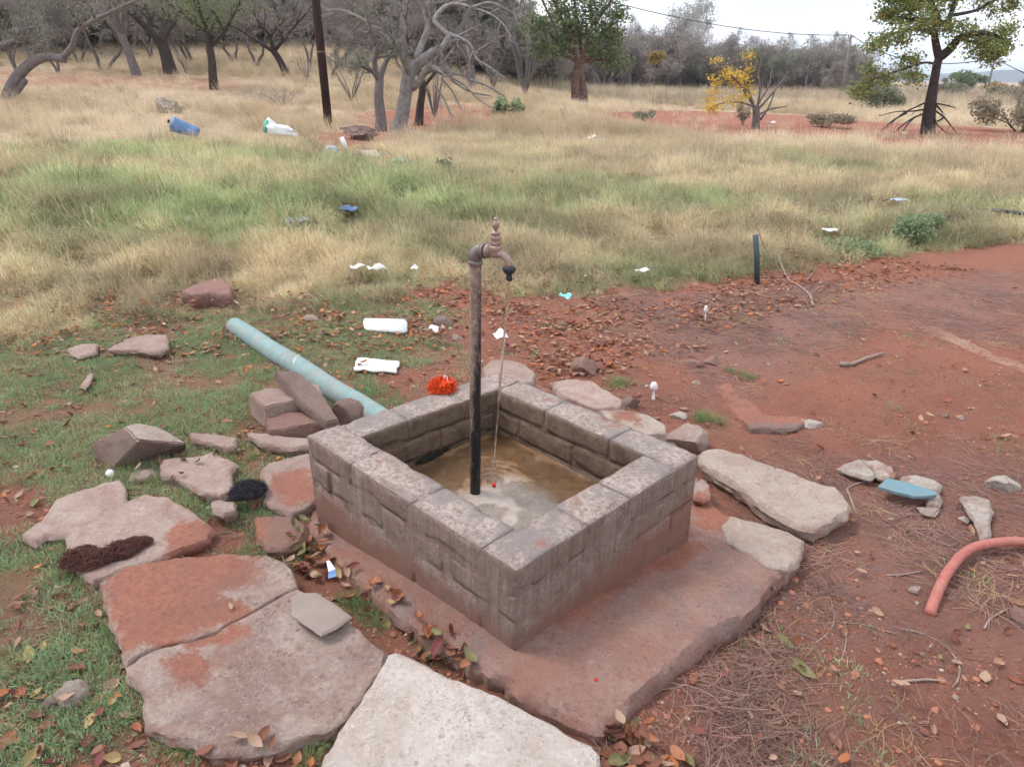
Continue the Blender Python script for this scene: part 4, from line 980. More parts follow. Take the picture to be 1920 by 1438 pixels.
# falling water
w0 = se + Vector((0, 0, -0.036)); w1 = Vector((spl.x, spl.y, ZF + 0.003))
stream = thing('water_stream', 'thin twisting stream of water falling from the tap into the basin', 'water stream', w1)
for ph in (0.0, 2.6):
    mb = MB(); pts, rr = [], []
    for k in range(150):
        s = k / 149 * 0.88; p = w0.lerp(w1, s); a = s * 46 + ph
        pts.append(p + Vector((math.cos(a), math.sin(a), 0)) * (0.0006 + 0.0017 * s)); rr.append(max(0.0009, (0.0036 - 0.0012 * s) * (1 + 0.25 * mn.noise(Vector((s * 30, ph, 0))))))
    mb.tube(pts, rr, 8); mb.build('stream', M['water'], stream)
rng = random.Random(4)
s = 0.885
while s < 0.985:
    l = rng.uniform(0.01, 0.03); mb = MB(); q0 = w0.lerp(w1, s); q1 = w0.lerp(w1, min(0.995, s + l)); m_ = 7
    ofs = Vector((rng.uniform(-1, 1), rng.uniform(-1, 1), 0)) * 0.002
    mb.tube([q0.lerp(q1, k / (m_ - 1)) + ofs for k in range(m_)], [0.0004 + 0.0024 * math.sin(math.pi * k / (m_ - 1)) ** 0.7 for k in range(m_)], 8)
    mb.build('water_drop', M['water'], stream); s += l + rng.uniform(0.001, 0.006)
for k in range(7):
    mb = MB(); a = rng.uniform(0, 6.28); q = w1 + Vector((math.cos(a) * rng.uniform(0.004, 0.012), math.sin(a) * rng.uniform(0.004, 0.012), 0)); h_ = rng.uniform(0.008, 0.02)
    mb.tube([q, q + Vector((math.cos(a) * 0.002, math.sin(a) * 0.002, h_ * 0.6)), q + Vector((math.cos(a) * 0.004, math.sin(a) * 0.004, h_))], [0.002, 0.0024, 0.0005], 8); mb.build('splash', M['water'], stream)
mb = MB(); q = PZ(926, 909, ZF + 0.012); mb.lathe([(0.006, -0.006), (0.010, -0.002), (0.009, 0.004), (0.003, 0.006)], q, (0.9, 0.2, 0.3), 10)
tag(mb.build('red_scrap', M['red'], None, q), 'small red plastic bit lying in the basin where the water lands', 'plastic scrap')

# ------------------------------------------------------------------ pipes, hose, posts, litter
_bvh = [None]
def surf_z(x, y):
    """highest solid thing a small object could rest on"""
    if _bvh[0] is None:
        from mathutils.bvhtree import BVHTree
        vs, fs = [], []
        for o in list(S.objects):
            if o.type != 'MESH' or o.name.startswith('ground') or o.modifiers or 'fibre' in o.name or 'hills' in o.name: continue
            w = wloc(o); b0 = len(vs); vs += [tuple(v.co + w) for v in o.data.vertices]; fs += [tuple(i + b0 for i in p.vertices) for p in o.data.polygons]
        _bvh[0] = BVHTree.FromPolygons(vs, fs)
    loc, nrm, idx, dist = _bvh[0].ray_cast(Vector((x, y, 0.9)), Vector((0, 0, -1)), 2)
    return max(tz(x, y), loc.z) if loc else tz(x, y)

a = P(440, 612, 0.03); b = P(722, 792, 0.05)
r_far, r_near = 0.052, 0.058
d_ = (b - a); pp = thing('teal_pipe', 'faded teal plastic drain pipe lying in the grass and ending against the basin', 'pipe', (b.x, b.y, b.z))
mb = MB(); n_ = 40
mb.tube([a.lerp(b + d_.normalized() * 0.05, k / n_) + Vector((0, 0, 0.004 * math.sin(k * 0.4))) for k in range(n_ + 1)], [0.056] * (n_ + 1), 30, cap=False)
ti = MB(); ti.tube([a.lerp(b, k / 6) for k in range(7)], [0.050] * 7, 24, cap=False)
mb.build('pipe_wall', M['teal'], pp); ti.build('pipe_bore', M['black'], pp)
q = PZ(573, 722, b.z + 0.055); dn_ = d_.normalized(); side = Vector((-dn_.y, dn_.x, 0))
mb = MB()
for k in range(8):
    pass
stp = []
for k in range(9):
    aa = -0.75 + k * 0.19; c_ = a + dn_ * ((V(576, 708, 3.0) - a).dot(dn_) * 0 + d_.length * 0.50 + 0.012 * k - 0.05)
    stp.append(c_ + (Vector((0, 0, 1)) * math.cos(aa) - side * math.sin(-aa) * -1) * 0.0572)
mb.tube(stp, [0.004, 0.0035, 0.003, 0.003, 0.003, 0.003, 0.0035, 0.004, 0.003], 6); mb.build('paint_mark', M['white'], pp)

hp = [(1742, 1153), (1757, 1115), (1778, 1080), (1806, 1052), (1840, 1040), (1875, 1034), (1915, 1031), (1980, 1032), (2080, 1050)]
pts = []
for i, (x_, y_) in enumerate(hp):
    p = P(x_, y_, 0.0); pts.append(p + Vector((0, 0, 0.016 + 0.03 * math.sin(min(i, 8) / 8 * math.pi))))
def spline(pts, m=8):
    out = []; n = len(pts); g = lambda i: Vector(pts[max(0, min(n - 1, i))])
    for i in range(n - 1):
        for k in range(m):
            t = k / m; p0, p1, p2, p3 = g(i - 1), g(i), g(i + 1), g(i + 2)
            out.append(0.5 * ((2 * p1) + (p2 - p0) * t + (2 * p0 - 5 * p1 + 4 * p2 - p3) * t * t + (3 * p1 - p0 - 3 * p2 + p3) * t ** 3))
    out.append(Vector(pts[-1])); return out
pts[0].z -= 0.012
mb = MB(); mb.tube(spline(pts), 0.0165, 18); tag(mb.build('red_hose', M['hose'], None, pts[0]), 'salmon red hose curving out of the picture at the right edge', 'hose')

q = P(1421, 532); mb = MB(); top = V(1416.5, 441, q.y + 0.01); hgt = (top - q).length
mb.tube([q + Vector((0, 0, -0.05)), q.lerp(top, 0.5) + Vector((0.002, 0, 0)), top], mpx(13, 4.6) / 2 * 1.0, 20); tag(mb.build('pipe_stub', M['postpipe'], None, q), 'dark grey plastic pipe standing upright at the edge of the dry grass', 'pipe')
for nm, ll, chain, r_ in (('black_pipe', 'long black pipe lying in the grass at the right edge of the picture', [(1782, 405), (1800, 408), (1835, 412), (1870, 414), (1925, 422), (2000, 428)], 0.022), ('black_pipe', 'short bent black pipe below the long black pipe at the right', [(1768, 432), (1782, 425), (1802, 420)], 0.018)):
    pts = [P(*c_) + Vector((0, 0, 0.12)) for c_ in chain]; mb = MB(); mb.tube(spline(pts, 4), r_, 10); tag(mb.build(nm, M['black'], None, pts[0]), ll, 'pipe')

def stick(name, label, chain, r0, r1, mat=None, lift=0.0, branches=(), cat='stick', wob=0.3):
    pts = []
    for i, c_ in enumerate(chain):
        p = P(c_[0], c_[1]); p.z += r0 + (c_[2] if len(c_) > 2 else lift); pts.append(p)
    sp_ = spline(pts, 5); n = len(sp_); mb = MB()
    mb.tube([p + Vector((mn.noise(p * 30), mn.noise(p * 30 + Vector((3, 3, 3))), 0)) * r0 * wob for p in sp_], [r0 + (r1 - r0) * i / (n - 1) for i in range(n)], 7)
    for br in branches:
        bp = spline([P(c_[0], c_[1]) + Vector((0, 0, r1 + (c_[2] if len(c_) > 2 else lift))) for c_ in br], 4); m_ = len(bp)
        mb.tube(bp, [r1 * 1.3 * (1 - 0.6 * i / (m_ - 1)) for i in range(m_)], 6)
    return tag(mb.build(name, mat or M['deadwood'], None, pts[0]), label, cat)
stick('stick', 'short thick grey brown stick on the bare soil at the right', [(1575, 687), (1597, 686), (1622, 676), (1655, 666)], 0.014, 0.008)
stick('dead_branch', 'forked pale dead branch lying on the leaf litter beside the upright pipe', [(1524, 576), (1517, 555), (1500, 540), (1475, 522), (1455, 500, 0.1)], 0.011, 0.005, branches=[[(1518, 553), (1540, 538), (1560, 532), (1575, 537)], [(1500, 540), (1515, 524), (1530, 505)], [(1470, 520), (1440, 521), (1350, 519)]])
_b = P(1455, 500); _Y = _b.y
mb = MB(); _c = spline([V(1470, 520, _Y - .1), V(1452, 497, _Y), V(1435, 468, _Y + .03), V(1420, 428, _Y + .02), V(1408, 395, _Y), V(1378, 362, _Y - .05)], 6)
mb.tube(_c, [0.006 - 0.0042 * i / (len(_c) - 1) for i in range(len(_c))], 7); mb.tube(spline([V(1412, 408, _Y), V(1406, 400, _Y - .05), V(1398, 392, _Y - .05)], 4), 0.0022, 5)
tag(mb.build('thin_branch', M['deadwood'], None, _b), 'thin bare branch leaning out of the dry grass above the upright pipe', 'branch')
stick('twig', 'forked grey twig lying between the long slab and the blue shard', [(1592, 930), (1588, 918), (1610, 908), (1635, 903)], 0.006, 0.004, branches=[[(1590, 925), (1598, 945), (1605, 965)]])
stick('twig', 'grey twig lying left of the curve of the red hose', [(1662, 1080), (1690, 1079), (1728, 1073)], 0.004, 0.003)
stick('twig', 'bent grey twig on the soil below the red hose near the right edge', [(1845, 1180), (1855, 1163), (1875, 1150), (1895, 1140)], 0.004, 0.0025)
stick('twig', 'thin curved twig arching over the needle litter below the red hose', [(1690, 1180), (1730, 1190), (1775, 1215), (1798, 1250), (1795, 1275), (1785, 1290)], 0.0035, 0.002)
stick('twig', 'pale bleached twig lying flat on the soil at the lower right', [(1694, 1279), (1735, 1276), (1772, 1279)], 0.0045, 0.003)
stick('straw_stalk', 'long yellow straw stalk bent over the needle litter', [(1577, 1168), (1620, 1172), (1655, 1182), (1683, 1190)], 0.0022, 0.0018, M['deadwood'])
stick('straw_stalk', 'bent straw stalk with its angle pointing up at the needle litter', [(1528, 1206), (1555, 1185), (1564, 1160), (1560, 1135)], 0.0022, 0.0018)
stick('straw_stalk', 'straight straw stalk standing below the bent one', [(1577, 1240), (1586, 1205), (1584, 1165)], 0.002, 0.0016)
stick('straw_stalk', 'long straw stalk at the bottom edge of the picture right of centre', [(1405, 1365), (1430, 1395), (1466, 1440)], 0.0025, 0.002)
stick('twig', 'dark reddish twig sticking out from under the edge of the apron', [(1405, 1172), (1430, 1180), (1458, 1195)], 0.004, 0.002, M['bark_red'])
stick('twig', 'thin straw coloured stalk across the corner of the soil stained slab', [(367, 1008), (395, 1005), (430, 998), (442, 1003)], 0.0025, 0.002)
stick('twig', 'upright pale stalk between the foam sheet and the orange net', [(701, 703), (708, 722), (722, 742)], 0.003, 0.002)
stick('twig', 'dark bare stick standing out of the far grass left of the upright branch', [(1012, 272, 0.1), (1035, 285, 0.05), (1060, 300)], 0.012, 0.008, M['bark_dark'])
stick('twig', 'bare stick leaning in the far grass right of the dark stick', [(1050, 240, 0.5), (1062, 258, 0.3), (1075, 282)], 0.012, 0.008, M['bark'])

def crumple(name, label, cat, c, sx, sy, h, mat, seed, rz=0.0, flat=False, thick=0.003, corners=None, amp=1.0, n=12):
    """a creased sheet resting on its low points"""
    vs, fs = [], []
    def hh(u, v):
        q = Vector((u * 1.9 + seed, v * 1.9, 0)); w = 0.5 + mn.noise(q) * 0.7 + abs(mn.noise(q * 3.1)) * 0.35; w *= 1 - 2.2 * max(abs(u), abs(v)) ** 3
        return w * h * amp
    for i in range(n + 1):
        for k in range(n + 1):
            u, v = i / n - 0.5, k / n - 0.5
            if corners:
                x = sum(w * cc[0] for w, cc in zip(((0.5 - u) * (0.5 - v), (0.5 + u) * (0.5 - v), (0.5 + u) * (0.5 + v), (0.5 - u) * (0.5 + v)), corners))
                y = sum(w * cc[1] for w, cc in zip(((0.5 - u) * (0.5 - v), (0.5 + u) * (0.5 - v), (0.5 + u) * (0.5 + v), (0.5 - u) * (0.5 + v)), corners))
                x -= c[0]; y -= c[1]; e = 1 + 0.16 * mn.noise(Vector((math.atan2(v, u) * 2.2, seed, 0))); x *= e; y *= e
            else:
                e = 1 + 0.45 * mn.noise(Vector((math.atan2(v, u) * 0.9, seed, 0)))
                x, y = u * sx * e, v * sy * e; x, y = x * math.cos(rz) - y * math.sin(rz), x * math.sin(rz) + y * math.cos(rz)
            vs.append((c[0] + x, c[1] + y, c[2] + hh(u, v) + 0.003))
    for i in range(n):
        for k in range(n): a = i * (n + 1) + k; fs.append((a, a + n + 1, a + n + 2, a + 1))
    m = len(vs); vs += [(x, y, z - thick) for x, y, z in vs]; fs += [tuple(m + i for i in f[::-1]) for f in fs[:n * n]]
    bd = [i * (n + 1) for i in range(n)] + [n * (n + 1) + k for k in range(n)] + [(n - i) * (n + 1) + n for i in range(n)] + [n - k for k in range(n)]
    for i in range(len(bd)): a, b = bd[i], bd[(i + 1) % len(bd)]; fs.append((b, a, a + m, b + m))
    return tag(mesh_obj(name, vs, fs, mat, None, c, True), label, cat)

def foamtray(px, z, h, label, mat):
    pw = [PZ(a, b, z + h) for a, b in px]; c = sum(pw, Vector()) / len(pw)
    bm = bmesh.new(); tp = [bm.verts.new((p.x - c.x, p.y - c.y, h)) for p in pw]; bt = [bm.verts.new(((p.x - c.x) * 0.96, (p.y - c.y) * 0.94, 0)) for p in pw]; n = len(pw)
    bm.faces.new(tp); bm.faces.new(bt[::-1])
    for i in range(n): j = (i + 1) % n; bm.faces.new((tp[j], tp[i], bt[i], bt[j]))
    bmesh.ops.recalc_face_normals(bm, faces=bm.faces); bmesh.ops.bevel(bm, geom=bm.edges[:], offset=0.005, segments=2, affect='EDGES')
    me = bpy.data.meshes.new('foam'); bm.to_mesh(me); bm.free(); me.materials.append(mat); me.polygons.foreach_set('use_smooth', [True] * len(me.polygons))
    o = bpy.data.objects.new('foam_tray', me); COL.objects.link(o); o.location = (c.x, c.y, z); tag(o, label, 'foam tray'); SLABS.append([(p.x, p.y) for p in pw]); return o
zz = P(722, 625).z
foamtray([(683, 596), (760, 598), (764, 604), (764, 619), (758, 621), (686, 616), (681, 611), (681, 600)], zz + 0.005, 0.024, 'thick white foam tray with rounded corners on the leaf litter left of the standpipe', M['foam'])
pl = PZ(707, 686, -0.07)
o_ = crumple('foam_sheet', 'flat torn white foam sheet lying below the foam tray', 'foam sheet', pl, 0, 0, 0.006, M['foam'], 3, thick=0.012,
        corners=[(PZ(665, 694, -0.07).x, PZ(665, 694, -0.07).y), (PZ(740, 698, -0.07).x, PZ(740, 698, -0.07).y), (PZ(752, 679, -0.07).x, PZ(752, 679, -0.07).y), (PZ(668, 672, -0.07).x, PZ(668, 672, -0.07).y)])
SLABS.append([(PZ(a, b, -0.07).x, PZ(a, b, -0.07).y) for a, b in ((665, 694), (740, 698), (752, 679), (668, 672))])
for nm, ll, x0, x1, yb, hpx, mt, sd in (
    ('paper_scrap', 'crumpled white paper scrap in the grass above the foam tray, left of the other scrap', 655, 682, 532, 12, 'paper', 1), ('paper_scrap', 'larger crumpled white paper scrap in the grass above the foam tray', 690, 722, 537, 16, 'paper', 2),
    ('paper_scrap', 'tiny white paper scrap between the paper scraps and the standpipe', 771, 787, 532, 8, 'paper', 3), ('paper_scrap', 'crumpled white tissue on the grass right of the foam tray', 800, 826, 647, 12, 'white', 4),
    ('paper_scrap', 'crumpled white plastic scrap just right of the standpipe behind the basin', 920, 952, 660, 14, 'white', 5), ('turquoise_packet', 'small turquoise packet lying on the leaf litter right of the standpipe', 1049, 1072, 587, 12, 'cyan', 6),
    ('blue_wrapper', 'blue wrapper tucked behind the left corner of the basin', 569, 590, 812, 18, 'blue', 7), ('blue_wrapper', 'blue and white printed wrapper in the mid grass', 641, 674, 422, 18, 'blue', 8),
    ('blue_wrapper', 'pale blue flattened bottle in the mid grass', 536, 576, 443, 14, 'paleblue', 9), ('blue_wrapper', 'small blue plastic scrap in the mid grass left of the printed wrapper', 482, 500, 418, 10, 'paleblue', 10),
    ('plastic_scrap', 'faint whitish plastic scrap at the left of the mid grass', 346, 366, 436, 10, 'paleblue', 11), ('teal_wrapper', 'turquoise and white wrapper on the far side of the green grass', 728, 764, 320, 12, 'cyan', 12),
    ('crushed_can', 'small crushed grey can standing in the grass left of the tap', 750, 768, 384, 16, 'galv', 13), ('white_bag', 'white plastic bag caught in the far straw grass behind the tap', 1103, 1120, 275, 16, 'white', 14),
    ('paper_scrap', 'pale scrap in the dry grass right of the upright pipe', 1540, 1568, 458, 8, 'paper', 15), ('plastic_scrap', 'pale blue green scrap in the grass above the green bush at the right', 1672, 1700, 399, 10, 'paleblue', 16),
    ('plastic_scrap', 'pale scrap in the litter edge left of the upright pipe', 1193, 1216, 537, 9, 'paper', 17), ('paper_scrap', 'whitish scrap on the red path beside the small yellow tree', 1434, 1458, 240, 6, 'paper', 18),
    ('paper_scrap', 'whitish scrap on the red path left of the big right tree', 1690, 1706, 260, 5, 'paper', 19), ('pink_scrap', 'pale pink scrap in the pale straw grass at the left', 208, 226, 272, 8, 'pinkp', 20),
    ('paper_scrap', 'small white scrap on the bare ground at the far left', 72, 86, 193, 6, 'white', 21)):
    p = P((x0 + x1) / 2, yb); D = dep(p); w = mpx(x1 - x0, D); h = mpx(hpx, D)
    p.z += 0.0 if D < 3.6 else min(0.12, 0.02 * D)
    crumple(nm, ll, 'litter', (p.x, p.y + w * 0.3, p.z), w, w * 0.7, h * 0.9, M[mt], sd * 1.7, rz=sd * 0.4)
# white and blue paper in the leaf pile, white caps
def flat(px, z, label, name, mat, cat='litter', th=0.002, lift=()):
    pw = [PZ(a, b, z + (lift[i] if lift else 0)) for i, (a, b) in enumerate(px)]; c = sum(pw, Vector()) / len(pw); n = len(pw)
    vs = [tuple(p) for p in pw] + [(p.x, p.y, p.z - th) for p in pw]; fs = [tuple(range(n)), tuple(range(2 * n - 1, n - 1, -1))] + [(i, n + i, n + (i + 1) % n, (i + 1) % n) for i in range(n)]
    o = mesh_obj(name, vs, fs, mat, None, c)
    bm = bmesh.new(); bm.from_mesh(o.data); bmesh.ops.recalc_face_normals(bm, faces=bm.faces); bm.to_mesh(o.data); bm.free(); return tag(o, label, cat)
t = thing('snack_wrapper', 'small white wrapper with a blue end standing in the colourful leaf pile', 'litter', PZ(622, 1078, 0.0))
for px, mt, nm in (([(612, 1052), (617, 1050), (629, 1066), (616, 1072)], 'white', 'wrapper_sheet'), ([(629, 1066), (631, 1080), (615, 1084), (616, 1072)], 'blue', 'wrapper_end')):
    o = flat(px, 0.03, None, nm, M[mt], lift=(0.01, 0.01, 0, 0.0)); o.parent = t; o.location = o.location - t.location
    for k_ in ('category',):
        if k_ in o: del o[k_]
flat([(1646, 912), (1664, 896), (1700, 904), (1756, 922), (1757, 927), (1733, 930), (1712, 930), (1706, 928), (1680, 922)], -0.095, 'pale sky blue painted shard lying across whitish stones', 'blue_shard', M['shard'], 'shard', th=0.012)
q = P(207, 893); mb = MB(); mb.lathe([(0.0165, 0), (0.0165, 0.010), (0.015, 0.013), (0.001, 0.0135)], q + Vector((0, 0, 0.012)), (0.55, -0.55, 0.6), 18)
tag(mb.build('bottle_cap', M['white'], None, q), 'white plastic cap on the grass behind the left flat stones', 'bottle cap')
q = P(1429, 1268); mb = MB()
q = PZ(1117, 1274, -0.01); mb.lathe([(0.004, -0.003), (0.0055, 0), (0.003, 0.004)], q, (0.3, 0.2, 0.8), 8); tag(mb.build('red_bead', M['red'], None, q), 'tiny red bit lying on the soil stained apron', 'plastic scrap')

# background rubbish
def sack(name, label, cat, px0, px1, yb, hpx, mats, seed, rz=0.2, tilt=0.0):
    p = P((px0 + px1) / 2, yb); D = dep(p); w = mpx(px1 - px0, D); h = mpx(hpx, D)
    o = rock(name, label, cat, (p.x, p.y, p.z + h * 0.5), (w * 0.78, w * 0.35, h * 0.85), rz, seed, mats, planes=3, sub=4, tilty=tilt, excl=False, rough=0.25); return o
bt = P(348, 262); bt.z += 0.25; D = dep(bt)
t = thing('blue_container', 'dented blue plastic drum lying on its side in the pale grass', 'drum', (bt.x, bt.y, bt.z - 0.15))
L_ = mpx(50, D); mb = MB(); ax_ = Vector((0.92, 0.15, -0.33)).normalized(); r_ = mpx(13, D)
mb.lathe([(r_ * 0.75, -L_ / 2), (r_ * 0.95, -L_ / 2 + 0.02), (r_, -L_ * 0.3), (r_ * 0.93, -L_ * 0.27), (r_, -L_ * 0.22), (r_, L_ * 0.2), (r_ * 0.93, L_ * 0.24), (r_, L_ * 0.3), (r_ * 0.95, L_ / 2 - 0.02), (r_ * 0.8, L_ / 2)], bt, ax_, 22, 0.9)

for i, v in enumerate(mb.v): q = Vector(v); mb.v[i] = tuple(q + Vector((mn.noise(q * 5), mn.noise(q * 5 + Vector((4, 0, 0))), mn.noise(q * 5 + Vector((0, 4, 0))) - 0.2)) * r_ * 0.55)
mb.build('drum_shell', M['blue'], t); mb = MB(); mb.lathe([(r_ * 0.25, -L_ / 2 - 0.03), (r_ * 0.27, -L_ / 2 - 0.005), (r_ * 0.2, -L_ / 2 + 0.01)], bt + Vector((0, 0, r_ * 0.25)), ax_, 14); mb.build('drum_mouth', M['black'], t)
bt = P(530, 268); bt.z += 0.28; D = dep(bt)
t = thing('white_sack', 'white woven sack with a green and pink printed end in the green grass', 'sack', (bt.x, bt.y, bt.z - 0.15))
L_ = mpx(66, D); r_ = mpx(14, D); ax_ = Vector((0.95, 0.1, -0.2)).normalized()
mb = MB(); mb.lathe([(r_ * 0.9, -L_ * 0.40), (r_ * 0.98, -L_ * 0.3), (r_ * 0.85, -L_ * 0.15), (r_ * 0.75, 0.0), (r_ * 0.7, L_ * 0.2), (r_ * 0.5, L_ * 0.42), (r_ * 0.15, L_ * 0.5)], bt, ax_, 18, 0.7)
for i, v in enumerate(mb.v): q = Vector(v); mb.v[i] = tuple(q + Vector((mn.noise(q * 9), mn.noise(q * 9 + Vector((4, 0, 0))), mn.noise(q * 9 + Vector((0, 4, 0))))) * r_ * 0.6)
mb.build('sack_body', M['white'], t); mb = MB(); mb.lathe([(r_ * 0.7, -L_ * 0.47), (r_ * 0.96, -L_ * 0.44), (r_ * 1.0, -L_ * 0.37)], bt, ax_, 18, 0.72); mb.build('green_end', M['green_bag'], t)
mb = MB(); mb.lathe([(r_ * 0.35, -L_ * 0.485), (r_ * 0.42, -L_ * 0.478), (r_ * 0.36, -L_ * 0.465)], bt + Vector((0, 0, r_ * 0.1)), ax_, 14, 0.7); mb.build('pink_print', M['pinkp'], t)
sack('white_bundle', 'pale lumpy bundle lying on the bare ground under the trees at the left', 'bundle', 298, 342, 211, 24, M['rock_white'], 5)
sack('grey_bottle', 'greyish crushed bottle beside the white stick near the utility pole', 'bottle', 608, 634, 289, 13, M['paleblue'], 6, 0.4)
sack('earth_mound', 'small mound of brown earth between the utility pole and the pale tree', 'mound', 640, 700, 262, 22, M['rock'], 7, 0.1)
p = P(650, 283); q = V(640, 258, p.y + 0.02); mb = MB(); mb.tube([p, p.lerp(q, 0.5) + Vector((0.01, 0, 0)), q], [mpx(4, 14), mpx(5, 14), mpx(4.5, 14)], 8); tag(mb.build('white_stake', M['white'], None, p), 'short white stick standing askew near the utility pole', 'stick')
p = P(692, 296); D = dep(p); pw = [P(a_, b_, 0.12) for a_, b_ in ((676, 282), (706, 281), (714, 292), (686, 297))]
mb = MB(); mb.add([tuple(v) for v in pw] + [(v.x, v.y, v.z - 0.05) for v in pw], [(0, 1, 2, 3), (7, 6, 5, 4), (0, 4, 5, 1), (1, 5, 6, 2), (2, 6, 7, 3), (3, 7, 4, 0)]); tag(mb.build('pale_board', M['rock_white'], None, pw[0], False), 'pale flat board lying at the edge of the green grass', 'board')
p0, p1 = P(612, 293, 0.1), P(735, 290, 0.1); mb = MB(); mb.tube([p0, p0.lerp(p1, .5) + Vector((0, 0, .02)), p1], 0.02, 6); tag(mb.build('pale_plank', M['rock_pale'], None, p0), 'long thin pale plank lying between the grey bottle and the pale board', 'plank')

# orange net bag on the wall
def tangle(name, label, cat, c, size, rz, mat, seed, n, r, hair=0.0, lobes=None, kind=None):
    """a ball of looping strands"""
    rng = random.Random(seed); mb = MB()
    for i in range(n):
        lb = rng.choice(lobes) if lobes else (0, 0, 1)
        a, b_ = rng.uniform(0, 6.28), math.acos(rng.uniform(-0.2, 1)); rr = rng.uniform(0.55, 1.0) ** 0.5
        pts = []; steps = 7; da, db = rng.uniform(-1, 1) * 0.35, rng.uniform(-1, 1) * 0.3
        for k in range(steps):
            a += da; b_ += db; da += rng.uniform(-0.12, 0.12)
            x, y, z = math.cos(a) * math.sin(b_) * rr, math.sin(a) * math.sin(b_) * rr, abs(math.cos(b_)) * rr
            if hair and k > steps - 3: f = 1 + hair * (k - steps + 3); x, y, z = x * f, y * f, z * f
            q = Vector(((x * lb[2]) * size[0] + lb[0], (y * lb[2]) * size[1] + lb[1], z * size[2] * lb[2] + r)); pts.append(Matrix.Rotation(rz, 3, 'Z') @ q + Vector(c))
        mb.tube(pts, [r] * (steps - 1) + [r * 0.4], 3, cap=False)
    o = mb.build(name, mat, None, c); tag(o, label, cat, None, kind); return o
q = PZ(829, 735, ZT); q.y += 0.01
o_ = thing('orange_net_bag', 'scrunched orange net bag on top of the back left wall of the basin', 'net bag', q)
rb = rock('net_core', None, None, q + Vector((0, 0, 0.022)), (0.068, 0.048, 0.042), 0.3, 77, M['orange'], planes=2, parent=o_, excl=False, rough=0.55, sub=4)
mb = tangle('net_strands', None, None, q, (0.056, 0.042, 0.062), 0.2, M['orange'], 5, 260, 0.0013, 0.05, lobes=[(0, 0, 1), (0.022, 0.01, 0.8), (-0.015, 0, 0.9)]); mb.parent = o_; mb.location = (0, 0, 0)
mb = MB(); mb.tube([q + Vector((0.008, -0.01, 0.05)), q + Vector((0.012, -0.004, 0.07)), q + Vector((0.02, 0.0, 0.062)), q + Vector((0.024, -0.012, 0.045))], 0.0022, 6); mb.build('pale_tie', M['white'], o_)
q = PZ(465, 925, -0.045); tangle('black_fibre_clump', 'shaggy clump of black fibre between the flat pinkish stone and the basin', 'fibre clump', q, (0.062, 0.055, 0.045), 0.1, M['darkfibre'], 8, 1800, 0.0011, 0.13, lobes=[(0, 0, 1), (0.02, 0.012, 0.8), (-0.02, -0.015, 0.75), (0.015, -0.02, 0.7)])
q = PZ(203, 1042, -0.04); tangle('brown_fibre_mat', 'dark reddish brown matted fibre lying on the broad flat pinkish slab', 'fibre mat', q, (0.05, 0.045, 0.028), 0.28, M['brownfibre'], 9, 3400, 0.0011, 0.16, lobes=[(-0.085, 0.0, 1.15), (-0.05, -0.02, 1.1), (-0.075, 0.03, 0.75), (-0.01, -0.012, 0.9), (0.03, 0.012, 1.0), (0.065, 0.03, 0.85), (0.095, 0.045, 0.6), (0.05, 0.0, 0.7)])
q = PZ(820, 852, ZF + 0.01); tangle('slime_patch', 'black slimy growth along the foot of the inner back left wall', 'slime', q, (0.035, 0.022, 0.012), 0.75, M['moss'], 10, 1600, 0.0012, 0.05, lobes=[(-0.075, 0, 0.8), (-0.04, 0.004, 1), (0, 0.006, 1), (0.04, 0.01, 0.8), (0.075, 0.012, 0.5)])

# mushrooms
def mushroom(px, pyb, pyt, r, label):
    p = P(px, pyb); D = dep(p); h = mpx(pyb - pyt, D) * 1.08; t = thing('mushroom', label, 'mushroom', p)
    mb = MB(); mb.lathe([(r * 0.55, -0.005), (r * 0.45, 0.0), (r * 0.30, h * 0.25), (r * 0.22, h * 0.7)], p, (-0.05, 0.02, 1), 14); mb.build('stem', M['mush'], t)
    mb = MB(); mb.lathe([(r * 0.35, h * 0.60), (r * 0.85, h * 0.58), (r, h * 0.66), (r * 0.88, h * 0.84), (r * 0.5, h * 0.97), (r * 0.08, h)], p, (-0.05, 0.02, 1), 18); mb.build('cap', M['mush'], t)
mushroom(1225, 748, 716, 0.021, 'white mushroom standing on the bare soil behind the basin')
mushroom(1322, 602, 574, 0.014, 'small pale mushroom at the edge of the leaf litter near the upright pipe')

# ------------------------------------------------------------------ scatter by geometry nodes (ground cover nobody could count)
def variant(name, vs, fs, mat, smooth=False):
    me = bpy.data.meshes.new(name); me.from_pydata(vs, [], fs); me.materials.append(mat)
    if smooth: me.polygons.foreach_set('use_smooth', [True] * len(me.polygons))
    return bpy.data.objects.new(name, me)      # never linked: only instanced

